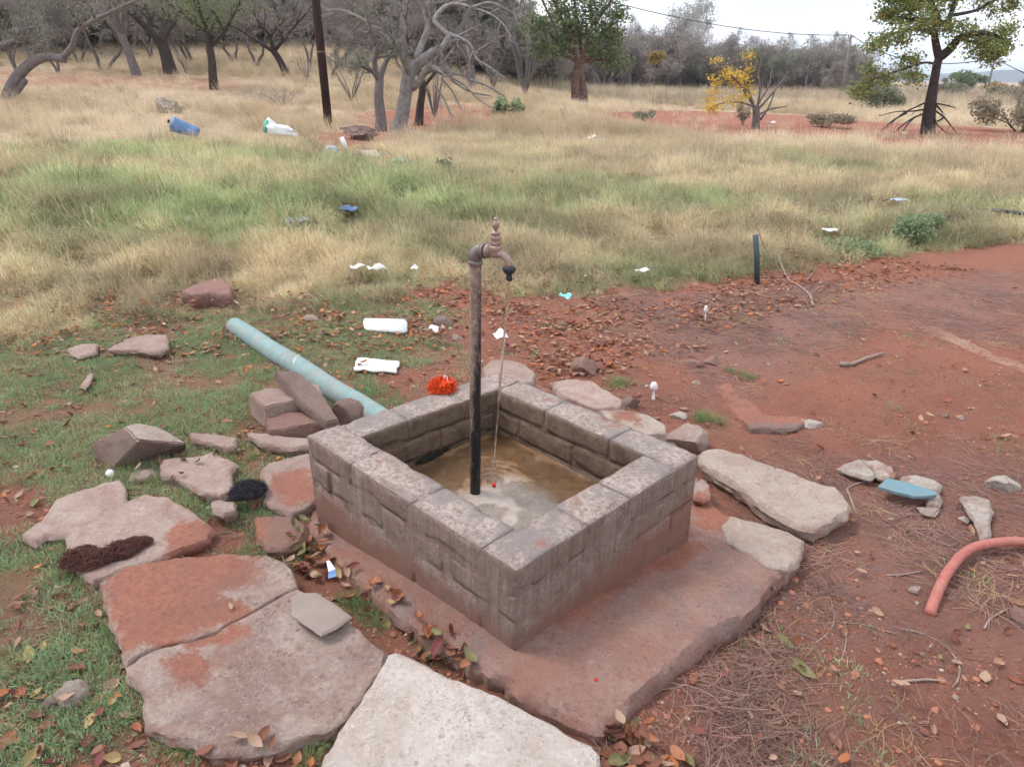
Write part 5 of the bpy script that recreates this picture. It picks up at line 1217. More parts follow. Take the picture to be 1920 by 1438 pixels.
def scatter(name, pts, rot, scl, vid, tint, variants, kind='stuff', parent=None):
    pts = np.asarray(pts, float); n = len(pts)
    me = bpy.data.meshes.new(name); me.vertices.add(n); me.vertices.foreach_set('co', pts.astype(np.float32).ravel())
    def A_(nm, ty, arr, key): at = me.attributes.new(nm, ty, 'POINT'); at.data.foreach_set(key, np.asarray(arr, np.float32 if ty != 'INT' else np.int32).ravel())
    A_('rot', 'FLOAT_VECTOR', rot, 'vector'); A_('scl', 'FLOAT', scl, 'value'); A_('vid', 'INT', vid, 'value')
    A_('tint', 'FLOAT_COLOR', np.concatenate([tint, np.ones((n, 1))], 1), 'color')
    me.update(); o = bpy.data.objects.new(name, me); COL.objects.link(o); tag(o, kind=kind)
    ng = bpy.data.node_groups.new(name + '_nodes', 'GeometryNodeTree')
    ng.interface.new_socket('Geometry', in_out='INPUT', socket_type='NodeSocketGeometry'); ng.interface.new_socket('Geometry', in_out='OUTPUT', socket_type='NodeSocketGeometry')
    gi, go = ng.nodes.new('NodeGroupInput'), ng.nodes.new('NodeGroupOutput')
    jn = ng.nodes.new('GeometryNodeJoinGeometry')
    for v in variants[::-1]:
        oi = ng.nodes.new('GeometryNodeObjectInfo'); oi.inputs['Object'].default_value = v; oi.inputs['As Instance'].default_value = True
        ng.links.new(oi.outputs['Geometry'], jn.inputs[0])
    ip = ng.nodes.new('GeometryNodeInstanceOnPoints'); ip.inputs['Pick Instance'].default_value = True
    def na_(nm, ty): nd = ng.nodes.new('GeometryNodeInputNamedAttribute'); nd.data_type = ty; nd.inputs['Name'].default_value = nm; return nd.outputs['Attribute']
    ng.links.new(gi.outputs[0], ip.inputs['Points']); ng.links.new(jn.outputs[0], ip.inputs['Instance'])
    ng.links.new(na_('vid', 'INT'), ip.inputs['Instance Index']); ng.links.new(na_('rot', 'FLOAT_VECTOR'), ip.inputs['Rotation']); ng.links.new(na_('scl', 'FLOAT'), ip.inputs['Scale'])
    ng.links.new(ip.outputs[0], go.inputs[0])
    md = o.modifiers.new('scatter', 'NODES'); md.node_group = ng
    return o

rg = np.random.default_rng(7)
def lean_rot(rz, lean, laz):
    """euler XYZ of: turn by rz about Z, then lean by `lean` towards azimuth laz"""
    n = len(rz); out = np.empty((n, 3)); ax = np.stack([-np.sin(laz), np.cos(laz), np.zeros(n)], 1)
    c, s = np.cos(lean), np.sin(lean); C = 1 - c; x, y, z = ax.T
    R = np.empty((n, 3, 3))
    R[:, 0, 0] = c + x * x * C; R[:, 0, 1] = x * y * C - z * s; R[:, 0, 2] = x * z * C + y * s
    R[:, 1, 0] = y * x * C + z * s; R[:, 1, 1] = c + y * y * C; R[:, 1, 2] = y * z * C - x * s
    R[:, 2, 0] = z * x * C - y * s; R[:, 2, 1] = z * y * C + x * s; R[:, 2, 2] = c + z * z * C
    cz, sz = np.cos(rz), np.sin(rz); Z_ = np.zeros((n, 3, 3)); Z_[:, 0, 0] = cz; Z_[:, 0, 1] = -sz; Z_[:, 1, 0] = sz; Z_[:, 1, 1] = cz; Z_[:, 2, 2] = 1
    Q = R @ Z_
    out[:, 1] = -np.arcsin(np.clip(Q[:, 2, 0], -1, 1)); out[:, 0] = np.arctan2(Q[:, 2, 1], Q[:, 2, 2]); out[:, 2] = np.arctan2(Q[:, 1, 0], Q[:, 0, 0])
    return out

def tuft(name, seed, nb, h, spread, curl, w, segs=3, flop=0.5):
    rng = random.Random(seed); vs, fs = [], []
    for i in range(nb):
        a = rng.uniform(0, 6.283); r = spread * rng.random() ** 0.7; hh = h * rng.uniform(0.45, 1.0)
        bx, by = math.cos(a) * r, math.sin(a) * r; da = a + rng.uniform(-0.9, 0.9); tl = rng.uniform(0.1, flop) * curl
        px = math.cos(da + 1.57) * w / 2; py = math.sin(da + 1.57) * w / 2; b = len(vs)
        ph = tl * 0.4; x, y, z = bx, by, -0.004; L = hh / segs
        for k in range(segs):
            ww = 1 - 0.25 * k; vs += [(x - px * ww, y - py * ww, z), (x + px * ww, y + py * ww, z)]
            ph += tl * (0.35 + 0.5 * k); x += math.cos(da) * math.sin(ph) * L; y += math.sin(da) * math.sin(ph) * L; z += math.cos(ph) * L
        vs.append((x, y, z))
        for k in range(segs - 1): fs.append((b + 2 * k, b + 2 * k + 1, b + 2 * k + 3, b + 2 * k + 2))
        fs.append((b + 2 * segs - 2, b + 2 * segs - 1, b + 2 * segs))
    return variant(name, vs, fs, M['grass'])

def cand(n, rmin, rmax, amax=44, p=1.0):
    """random points in the wedge in front of the camera; p=1 gives a density falling as 1/r"""
    r = (rmin ** p + (rmax ** p - rmin ** p) * rg.random(n)) ** (1 / p); a = np.radians(rg.uniform(-amax, amax, n)); return r * np.sin(a), r * np.cos(a), r
def off_slabs(x, y, margin=0.0):
    k = np.ones(len(x), bool)
    for q in SLABS:
        xs = [p[0] for p in q]; ys = [p[1] for p in q]
        bb = (x > min(xs)) & (x < max(xs)) & (y > min(ys)) & (y < max(ys))
        if bb.any():
            m_ = pmask(x[bb], y[bb], q, 0.02) > 0.5 + margin; idx = np.where(bb)[0]; k[idx[m_]] = False
    return k
def colmix(f, a, b): f = np.asarray(f)[:, None]; return np.array(a)[None] * (1 - f) + np.array(b)[None] * f
GREEN, GREEN2, OLIVE, STRAW, PALE, RUST = (0.13, 0.20, 0.085), (0.19, 0.27, 0.10), (0.28, 0.28, 0.125), (0.46, 0.36, 0.20), (0.58, 0.46, 0.30), (0.34, 0.20, 0.10)
APRW = [tuple(PZ(a_, b_, 0)[:2]) for a_, b_ in ((948, 1270), (1015, 1330), (1140, 1372), (1277, 1236), (1450, 1086), (1509, 1012), (1330, 925), (1270, 830), (940, 690), (600, 830), (575, 985), (700, 1110), (860, 1228))]
SLABS.append(APRW)

# short creeping green grass around the slabs
v_short = [tuft('short_tuft', 10 + i, 15, 0.038, 0.035, 1.5, 0.0026, 3, 1.0) for i in range(6)]
x, y, r = cand(120000, 0.75, 6.0, 50)
g_, s_, l_, fl, gl, gg, rd, br = ground_fields(x, y)
pat = fbm(x * 2.6, y * 2.6, 31, 4); pat2 = fbm(x * 11, y * 11, 35, 3)
prob = np.maximum(gl * ss(0.36, 0.48, pat + 0.40 * (pat2 - 0.5)) * 1.2, 0.055 * (1 - fl) * ss(0.56, 0.7, pat)) * (1 - br) * (1 - ss(0.2, 0.9, x) * (1 - ss(0.5, 0.65, pat)))
edge = np.zeros_like(prob)
k = (rg.random(len(x)) < prob) & off_slabs(x, y)
x, y = x[k], y[k]; n = len(x); tf = fbm(x * 3, y * 3, 41, 3)
tint = colmix(ss(0.35, 0.7, tf + rg.normal(0, 0.12, n)), (0.27, 0.39, 0.205), (0.43, 0.48, 0.27)) * rg.uniform(0.65, 1.25, (n, 1))
dry = rg.random(n) < 0.16; tint[dry] = np.array(STRAW) * rg.uniform(0.6, 1.0, (dry.sum(), 1))
scatter('short_grass', np.stack([x, y, T(x, y)], 1), lean_rot(rg.uniform(0, 6.28, n), rg.uniform(0, 0.5, n), rg.uniform(0, 6.28, n)), rg.uniform(0.55, 1.35, n), rg.integers(0, 6, n), tint, v_short)

# single hand placed tufts of longer green grass against stones
v_mid = [tuft('bunch_tuft', 30 + i, 34, 0.10, 0.035, 0.9, 0.0032, 4, 0.9) for i in range(4)]
hp_ = [(118, 1010), (128, 1030), (135, 1055), (145, 1075), (160, 1100), (112, 1000), (205, 1180), (215, 1200), (330, 1390), (345, 1400), (360, 1410), (640, 1372), (620, 1392), (600, 1405), (585, 1420), (655, 1358), (655, 1135), (680, 1120), (700, 1130), (672, 1150), (715, 1145), (560, 1030), (530, 1040), (515, 1035), (800, 1205), (830, 1225), (790, 1190), (450, 862), (470, 860), (425, 930), (250, 900), (285, 905), (300, 905), (345, 930), (360, 940), (400, 845), (480, 960), (450, 960), (462, 972), (700, 1165), (730, 1170), (1490, 988), (1500, 996), (1515, 998),
      (1305, 790), (1320, 795), (1330, 788), (1310, 780), (1345, 795), (1150, 725), (1180, 720), (1165, 715), (750, 762), (735, 755), (700, 742), (820, 1215), (540, 1060), (345, 1000), (365, 995), (330, 1030), (350, 1025), (240, 1075), (225, 1080), (1395, 705), (1405, 712), (1375, 700), (810, 600), (230, 882), (470, 1035)]
pts_, sc_ = [], []
for (a_, b_) in hp_:
    p = P(a_, b_)
    for _ in range(4): pts_.append((p.x + rg.normal(0, 0.018), p.y + rg.normal(0, 0.018), p.z)); sc_.append(rg.uniform(0.35, 0.85))
n = len(pts_); scatter('slab_edge_grass', pts_, lean_rot(rg.uniform(0, 6.28, n), rg.uniform(0, 0.4, n), rg.uniform(0, 6.28, n)), sc_, rg.integers(0, 4, n), colmix(rg.random(n), (0.17, 0.27, 0.12), (0.32, 0.36, 0.16)), v_mid)

# mid field: knee high mixed dry and green grass, leaning left
v_field = [tuft('field_tuft', 50 + i, 26, 0.26, 0.075, 1.15, 0.0052, 3, 0.95) for i in range(7)]
x, y, r = cand(184000, 2.6, 17.0, 53, 1.0)
g_, s_, l_, fl, gl, gg, rd, br = ground_fields(x, y)
pat = fbm(x * 0.9, y * 0.9, 61, 4); p2 = fbm(x * 3.5, y * 3.5, 63, 3)
nearb = ss(2.6, 4.6, r)
prob = fl * (1 - rd * 0.8) * (0.10 + 0.72 * ss(0.38, 0.54, pat * 0.4 + p2 * 0.6)) * np.minimum(1, 0.45 + r / 9)
k = (rg.random(len(x)) < prob) & off_slabs(x, y); x, y, r, pat, p2, gg = x[k], y[k], r[k], pat[k], p2[k], gg[k]; n = len(x)
fmask = pmask(x, y, FIELD, 0.8, 0.15, 2)
hgt = (0.35 + 0.75 * fmask) * rg.uniform(0.55, 1.25, n) * (0.75 + 0.6 * ss(0.3, 0.7, p2)) * (0.40 + 0.60 * ss(3.2, 9.5, r))
f = ss(0.35, 0.62, fbm(x * 0.55, y * 0.55, 71, 4) * 0.75 + 0.25 * p2 + rg.normal(0, 0.06, n) + 0.17 * ss(8, 15, r) - 0.12 * gg + 0.0 - 0.24 * (1 - ss(3.2, 6.5, r)))
tint = colmix(f, (0.40, 0.46, 0.24), (0.66, 0.555, 0.37)); gm = 0.75 * gg * ss(0.46, 0.62, fbm(x * 1.1, y * 1.1, 75, 4) + rg.normal(0, 0.06, n)); tint = tint * (1 - gm[:, None]) + np.array((0.48, 0.58, 0.29))[None] * gm[:, None]
ru = rg.random(n) < 0.06; tint[ru] = np.array((0.50, 0.32, 0.19))[None]; dk = rg.random(n) < 0.10; tint[dk] *= 0.6
tint *= rg.uniform(0.68, 1.28, (n, 1)) * (0.72 + 0.5 * ss(0.3, 0.65, fbm(x * 1.6, y * 1.6, 77, 3)))[:, None]
CLR = [(P(*q), w_) for q, w_ in (((320, 212), 1.1), ((670, 262), 1.2), ((348, 262), 0.8), ((530, 270), 0.8), ((692, 296), 0.8), ((650, 283), 0.5), ((746, 322), 0.45), ((620, 290), 0.7), ((1111, 276), 0.5), ((658, 424), 0.25), ((556, 444), 0.25), ((688, 534), 0.2), ((1688, 400), 0.3), ((1554, 458), 0.25), ((387, 552), 0.35), ((759, 384), 0.25), ((1845, 412), 0.3), ((1900, 420), 0.3), ((1785, 430), 0.25))]
def clear(x, y):
    k = np.ones(len(x), bool)
    for p, w_ in CLR:
        d_ = math.hypot(p.x, p.y); cx, cy = p.x * (1 - w_ * 0.7 / d_), p.y * (1 - w_ * 0.7 / d_); k &= np.hypot(x - cx, y - cy) > w_
    return k
kc = clear(x, y); hgt = np.where(kc, hgt, hgt * 0.3)
scatter('field_grass', np.stack([x, y, T(x, y)], 1), lean_rot(rg.uniform(0, 6.28, n), rg.normal(0.5, 0.22, n), rg.normal(math.pi, 0.5, n)), hgt * (1 + 0.35 * gg), rg.integers(0, 7, n), tint, v_field)
print('field tufts', n)

# tall pale straw further out
v_straw = [tuft('straw_tuft', 80 + i, 34, 0.55, 0.20, 0.75, 0.0065, 3, 0.9) for i in range(5)]
x, y, r = cand(110000, 8.5, 60.0, 53, 1.0)
g_, s_, l_, fl, gl, gg, rd, br = ground_fields(x, y)
pat = fbm(x * 0.22, y * 0.22, 91, 4); p2 = fbm(x * 1.1, y * 1.1, 93, 3)
shade_l = pmask(x, y, gpoly([(-300, 130), (560, 140), (700, 160), (600, 200), (300, 215), (-300, 185)]), 1.5, 1.0, 0.4)
prob = s_ * (1 - 0.9 * rd) * ss(8.5, 13, r) * (0.10 + 0.8 * ss(0.36, 0.58, 0.6 * pat + 0.4 * p2)) * (1 - 0.75 * shade_l) * (1 - 0.6 * gg)
k = (rg.random(len(x)) < prob) & (clear(x, y) | (rg.random(len(x)) < 0.2)); x, y, r, pat, p2 = x[k], y[k], r[k], pat[k], p2[k]; n = len(x)
f = ss(0.35, 0.65, fbm(x * 0.3, y * 0.3, 95, 4) + rg.normal(0, 0.08, n))
tint = colmix(f, (0.62, 0.49, 0.34), (0.84, 0.71, 0.53)); dk = rg.random(n) < 0.1; tint[dk] *= 0.6; ol = rg.random(n) < 0.06; tint[ol] = np.array((0.38, 0.38, 0.22))[None]
tint *= rg.uniform(0.85, 1.12, (n, 1))
scatter('straw_grass', np.stack([x, y, T(x, y)], 1), lean_rot(rg.uniform(0, 6.28, n), rg.normal(0.45, 0.18, n), rg.normal(math.pi, 0.4, n)), rg.uniform(0.45, 1.0, n) * (0.7 + 0.5 * ss(0.3, 0.6, p2)) * (0.75 + 0.25 * ss(10, 18, r)), rg.integers(0, 5, n), tint, v_straw)
print('straw tufts', n)

# brown and grey green scrub on the far flats
x, y, r = cand(30000, 45, 230, 53, 1.0); g_, s_, l_, fl, gl, gg, rd, br = ground_fields(x, y)
k = (rg.random(len(x)) < 0.25 + 0.75 * ss(0.42, 0.6, fbm(x * 0.05, y * 0.05, 141, 4))) & (x > 0.02 * y); x, y, r = x[k], y[k], r[k]; n = len(x)
f = ss(0.4, 0.6, fbm(x * 0.08, y * 0.04, 143, 4) + rg.normal(0, 0.05, n)); tint = colmix(f, (0.40, 0.31, 0.25), (0.66, 0.55, 0.41)); ol = rg.random(n) < 0.2; tint[ol] = np.array((0.33, 0.34, 0.22)); tint *= rg.uniform(0.75, 1.15, (n, 1))
scatter('far_scrub', np.stack([x, y, T(x, y)], 1), lean_rot(rg.uniform(0, 6.28, n), rg.normal(0.3, 0.18, n), rg.normal(math.pi, 0.4, n)), rg.uniform(1.0, 2.6, n), rg.integers(0, 5, n), tint, v_straw)

# long seed stalks standing above the field
v_stalk = [tuft('seed_stalk', 90 + i, 5, 0.5, 0.06, 0.8, 0.0042, 4, 0.8) for i in range(4)]
x, y, r = cand(32000, 3.4, 22.0, 53, 1.0); g_, s_, l_, fl, gl, gg, rd, br = ground_fields(x, y)
k = (rg.random(len(x)) < fl * (1 - rd) * ss(0.35, 0.6, fbm(x * 0.8, y * 0.8, 97, 3)) * 0.8) & off_slabs(x, y) & clear(x, y); x, y, r = x[k], y[k], r[k]; n = len(x)
tint = colmix(rg.random(n), (0.50, 0.42, 0.27), (0.82, 0.70, 0.50))
scatter('seed_stalks', np.stack([x, y, T(x, y)], 1), lean_rot(rg.uniform(0, 6.28, n), rg.normal(0.55, 0.3, n), rg.normal(math.pi, 0.5, n)), rg.uniform(0.5, 1.15, n) * (0.6 + 0.4 * ss(4, 9, r)), rg.integers(0, 4, n), tint, v_stalk)

# needle and twig litter on the red soil
def needles(name, seed, cnt, spread, l0, l1, w, mat):
    rng = random.Random(seed); vs, fs = [], []
    for i in range(cnt):
        a, r = rng.uniform(0, 6.283), spread * math.sqrt(rng.random()); x, y = math.cos(a) * r, math.sin(a) * r; d = rng.gauss(0.9, 0.9); L = rng.uniform(l0, l1); cv = rng.uniform(-2.2, 2.2); z = rng.uniform(0.001, 0.007); b = len(vs)
        tz_ = rng.uniform(-0.05, 0.12)
        for k in range(5):
            px, py = math.cos(d + 1.57) * w / 2, math.sin(d + 1.57) * w / 2; vs += [(x - px, y - py, z), (x, y, z + w * 0.6), (x + px, y + py, z)]
            x += math.cos(d) * L / 4; y += math.sin(d) * L / 4; z = max(0.001, z + tz_ * L / 4); d += cv / 4 * L / 0.1
        for k in range(4):
            q = b + 3 * k; fs += [(q, q + 3, q + 4, q + 1), (q + 1, q + 4, q + 5, q + 2)]
    return variant(name, vs, fs, mat)
v_ndl = [needles('needle_bunch', 100 + i, 16, 0.10, 0.05, 0.14, 0.0016, M['litter_inst']) for i in range(5)]
x, y, r = cand(26000, 0.8, 8.0, 48)
g_, s_, l_, fl, gl, gg, rd, br = ground_fields(x, y)
pat = fbm(x * 3.3, y * 3.3, 111, 4)
prob = (0.75 * l_ * ss(0.42, 0.6, pat + 0.05) + 0.06 * ss(0.45, 0.6, pat)) * (1 - fl) * (1 - 0.85 * gl) * ss(-0.1, 0.5, x) + 0.05 * gl
k = (rg.random(len(x)) < prob) & off_slabs(x, y); x, y = x[k], y[k]; n = len(x)
tint = colmix(rg.random(n), (0.27, 0.15, 0.135), (0.44, 0.28, 0.235)) * rg.uniform(0.6, 1.15, (n, 1)); yl = rg.random(n) < 0.06; tint[yl] = np.array((0.52, 0.36, 0.2))
scatter('needle_litter', np.stack([x, y, T(x, y)], 1), lean_rot(rg.uniform(-0.9, 0.9, n), rg.uniform(0, 0.03, n), rg.uniform(0, 6.28, n)), rg.uniform(0.6, 1.2, n), rg.integers(0, 5, n), tint, v_ndl); print('needles', n)

# crumbs of soil and grit
def crumb(name, seed):
    bm = bmesh.new(); bmesh.ops.create_icosphere(bm, subdivisions=1, radius=1)
    for v in bm.verts: v.co *= 1 + 0.35 * mn.noise(v.co * 2 + Vector((seed, 0, 0))); v.co.z *= 0.6
    me = bpy.data.meshes.new(name); bm.to_mesh(me); bm.free(); me.materials.append(M['litter_inst']); return bpy.data.objects.new(name, me)
v_cr = [crumb('soil_crumb', i * 3.3) for i in range(4)]
x, y, r = cand(48000, 0.8, 6.5, 48); k = off_slabs(x, y) & (rg.random(len(x)) < 0.25 + 0.75 * ss(0.45, 0.6, fbm(x * 4, y * 4, 121, 3))); x, y = x[k], y[k]; n = len(x)
tint = np.array(SOIL)[None] * rg.uniform(0.55, 1.35, (n, 1)); wh = rg.random(n) < 0.10; tint[wh] = np.array((0.45, 0.36, 0.31)) * rg.uniform(0.7, 1.2, (wh.sum(), 1))
scatter('soil_crumbs', np.stack([x, y, T(x, y) + 0.001], 1), lean_rot(rg.uniform(0, 6.28, n), rg.uniform(0, 0.3, n), rg.uniform(0, 6.28, n)), np.clip(rg.lognormal(-5.75, 0.6, n), 0.001, 0.016), rg.integers(0, 4, n), tint, v_cr)

# fallen leaves: small far ones as litter, the large near ones one by one
def leaf_geo(seed, curl=0.5, L=1.0, W=0.55):
    rng = random.Random(seed); vs, fs = [], []; nu, nv = 6, 4; tw = rng.uniform(-0.5, 0.5); c1 = rng.uniform(0.2, 1.0) * curl; c2 = rng.uniform(0.3, 1.1) * curl
    for i in range(nu + 1):
        u = i / nu; w = W * 0.5 * math.sin(math.pi * min(1, u * 0.93 + 0.045)) ** 0.75 * (1.12 - 0.35 * u)
        for k in range(nv + 1):
            v = (k / nv - 0.5) * 2; x = (u - 0.5) * L; y = v * w
            z = c2 * abs(v) ** 1.5 * w * 0.9 + c1 * (u - 0.5) ** 2 * L * 0.8 + tw * (u - 0.5) * v * w + 0.02 * L * math.sin(v * 7 + u * 9)
            vs.append((x, y, z))
    mz = min(v[2] for v in vs); vs = [(a, b, c - mz) for a, b, c in vs]
    for i in range(nu):
        for k in range(nv): a = i * (nv + 1) + k; fs.append((a, a + nv + 1, a + nv + 2, a + 1))
    b = len(vs); z0 = vs[2][2]; vs += [(-0.5 * L, -0.012 * L, z0), (-0.5 * L, 0.012 * L, z0), (-0.68 * L, 0.004 * L, max(0, z0 - 0.02 * L))]; fs.append((b, b + 1, b + 2))
    return vs, fs
lv = []
for i in range(6):
    vs_, fs_ = leaf_geo(200 + i, 0.9); lv.append(variant('litter_leaf', vs_, fs_, M['litter_inst'], True))
LPAL = [(0.52, 0.19, 0.075), (0.46, 0.16, 0.07), (0.30, 0.11, 0.065), (0.24, 0.095, 0.065), (0.46, 0.29, 0.20), (0.40, 0.22, 0.15), (0.20, 0.07, 0.055), (0.34, 0.17, 0.125), (0.40, 0.26, 0.19)]
DENSE = [gpoly(q) for q in ([(440, 560), (560, 560), (700, 580), (900, 500), (1000, 510), (1200, 560), (1420, 510), (1650, 480), (1700, 530), (1500, 590), (1350, 640), (1200, 660), (1100, 720), (1000, 700), (960, 640), (800, 650), (620, 680), (520, 640)],
                            [(0, 520), (420, 560), (460, 640), (360, 680), (150, 680), (0, 660)], [(640, 600), (880, 600), (880, 650), (640, 660)], [(1380, 460), (1700, 480), (1920, 450), (1920, 490), (1600, 545), (1380, 560)])]
x, y, r = cand(60000, 1.0, 7.5, 45)
dn_ = np.zeros_like(x)
for q in DENSE: dn_ = np.maximum(dn_, pmask(x, y, q, 0.15, 0.15, 3))
g_, s_, l_, fl, gl, gg, rd, br = ground_fields(x, y); pat = fbm(x * 3, y * 3, 131, 3)
prob = dn_ * (0.14 + 0.80 * ss(0.36, 0.56, pat)) * 0.60 + gl * 0.028 + fl * 0.03 * (1 - ss(4.5, 6.5, r)) + fl * 0.10 * (1 - ss(3.6, 5.0, r)) + 0.012
k = (rg.random(len(x)) < prob) & off_slabs(x, y); x, y, r = x[k], y[k], r[k]; fl = fl[k]; n = len(x)
pal = np.array(LPAL)[rg.integers(0, len(LPAL), n)] * rg.uniform(0.7, 1.25, (n, 1))
scatter('leaf_litter', np.stack([x, y, T(x, y) + rg.uniform(0.0, 0.02, n) + 0.06 * fl * rg.random(n)], 1), lean_rot(rg.uniform(0, 6.28, n), np.abs(rg.normal(0, 0.35, n)), rg.uniform(0, 6.28, n)), rg.uniform(0.02, 0.05, n), rg.integers(0, 6, n), pal, lv); print('litter leaves', n)

LM = []
for i in range(8):
    vs_, fs_ = leaf_geo(300 + i, 1.0); me = bpy.data.meshes.new('fallen_leaf'); me.from_pydata(vs_, [], fs_); me.polygons.foreach_set('use_smooth', [True] * len(me.polygons)); me.materials.append(M['fl_orange']); LM.append(me)
LMESH = {}
def leaf_mesh(i, colr):
    if (i, colr) not in LMESH:
        m_ = LM[i].copy(); m_.materials.clear(); m_.materials.append(M['fl_' + colr]); LMESH[(i, colr)] = m_
    return LMESH[(i, colr)]
lr = random.Random(99); LEAFN = 0
bpy.context.view_layer.update()
def leaves(place, poly, n, cols, size=(0.035, 0.06), pile=0.02, tilt=0.5):
    global LEAFN
    xs = [p[0] for p in poly]; ys = [p[1] for p in poly]; made = 0; tries = 0
    while made < n and tries < n * 40:
        tries += 1; a_, b_ = lr.uniform(min(xs), max(xs)), lr.uniform(min(ys), max(ys))
        if float(pmask(np.array([a_]), np.array([b_]), poly, 1.0)[0]) < 0.5: continue
        p = P(a_, b_); z = surf_z(p.x, p.y)
        cl = lr.choice(cols); o = bpy.data.objects.new('fallen_leaf', leaf_mesh(lr.randrange(8), cl)); COL.objects.link(o)
        s = lr.uniform(*size) * 0.82; o.scale = (s, s * lr.uniform(0.8, 1.25), s); o.rotation_euler = (lr.gauss(0, tilt), lr.gauss(0, tilt), lr.uniform(0, 6.28))
        o.location = (p.x, p.y, z + 0.004 + lr.random() * pile); tag(o, f'{cl} fallen leaf {place}', 'leaf', f'{cl} fallen leaves {place}'); made += 1; LEAFN += 1
ALLC = ['orange', 'orange', 'russet brown', 'pale tan', 'dark red', 'olive green', 'yellow']
leaves('in the colourful pile against the left front basin wall', [(548, 1010), (610, 1005), (625, 1060), (640, 1090), (560, 1092), (540, 1060)], 34, ['orange', 'orange', 'olive green', 'dark red', 'yellow', 'pale tan'], (0.042, 0.062), 0.035, 0.45)
leaves('on the strip below the left front basin wall', [(600, 1040), (640, 1060), (760, 1150), (860, 1235), (900, 1290), (850, 1275), (760, 1215), (650, 1130)], 34, ALLC, (0.035, 0.058), 0.02)
leaves('in the gap behind the whitish slab', [(785, 1200), (860, 1225), (905, 1285), (880, 1275), (800, 1240)], 16, ['dark red', 'orange', 'olive green', 'russet brown'], (0.045, 0.068), 0.03)
leaves('in the heap at the foot of the apron', [(1130, 1385), (1175, 1365), (1230, 1390), (1300, 1438), (1290, 1480), (1140, 1480)], 40, ['russet brown', 'russet brown', 'orange', 'pale tan', 'olive green'], (0.045, 0.068), 0.03)
leaves('on the grassy soil left of the cracked slab', [(0, 1060), (180, 1110), (225, 1260), (260, 1380), (330, 1438), (0, 1438)], 52, ['pale tan', 'russet brown', 'orange', 'pale tan', 'yellow', 'dark red'], (0.035, 0.06), 0.01)
leaves('on the short grass left of the boulder', [(0, 690), (440, 680), (430, 800), (170, 860), (100, 930), (0, 1040)], 34, ['russet brown', 'pale tan', 'olive green', 'orange', 'dark red'], (0.035, 0.06), 0.012)
leaves('on the ground beside the teal pipe', [(470, 620), (690, 650), (680, 720), (620, 700)], 26, ['orange', 'russet brown', 'pale tan'], (0.038, 0.06), 0.02)
leaves('below the front edge of the cracked slab', [(400, 1410), (560, 1400), (560, 1438), (380, 1438)], 9, ['russet brown', 'pale tan', 'orange'], (0.04, 0.06), 0.008, 0.25)
leaves('on the grass between the left stones', [(430, 780), (480, 800), (460, 860), (350, 930), (440, 960), (480, 1000), (400, 960), (240, 890)], 16, ['orange', 'russet brown', 'pale tan', 'olive green'], (0.035, 0.055), 0.012)
leaves('on the bare soil right of the apron', [(1400, 1180), (1560, 960), (1900, 1000), (1900, 1380), (1400, 1400)], 13, ['pale tan', 'olive green', 'russet brown'], (0.03, 0.055), 0.006, 0.25)
leaves('caught beside the rubble behind the basin', [(1010, 690), (1060, 700), (1110, 715), (1080, 700), (1150, 700), (1100, 660), (1000, 665)], 18, ['orange', 'dark red', 'pale tan'], (0.035, 0.055), 0.03)
for px, py, cl, s, ll in ((1508, 1262, 'olive green', 0.075, 'long olive green leaf lying alone on the red soil at the lower right'), (1472, 1208, 'olive green', 0.06, 'narrow olive green leaf at the tip of the dark reddish twig'), (58, 1235, 'yellow', 0.065, 'large pale yellow leaf lying alone at the lower left edge'), (440, 1170, 'pale tan', 0.03, 'thin tan leaf on the cracked slab beside its crack')):
    p = P(px, py); o = bpy.data.objects.new('fallen_leaf', leaf_mesh(3, cl)); COL.objects.link(o); o.scale = (s, s * 0.8, s); o.rotation_euler = (0.3, 0.1, -1.0); o.location = (p.x, p.y, surf_z(p.x, p.y) + 0.006); tag(o, ll, 'leaf')
print('leaves', LEAFN)

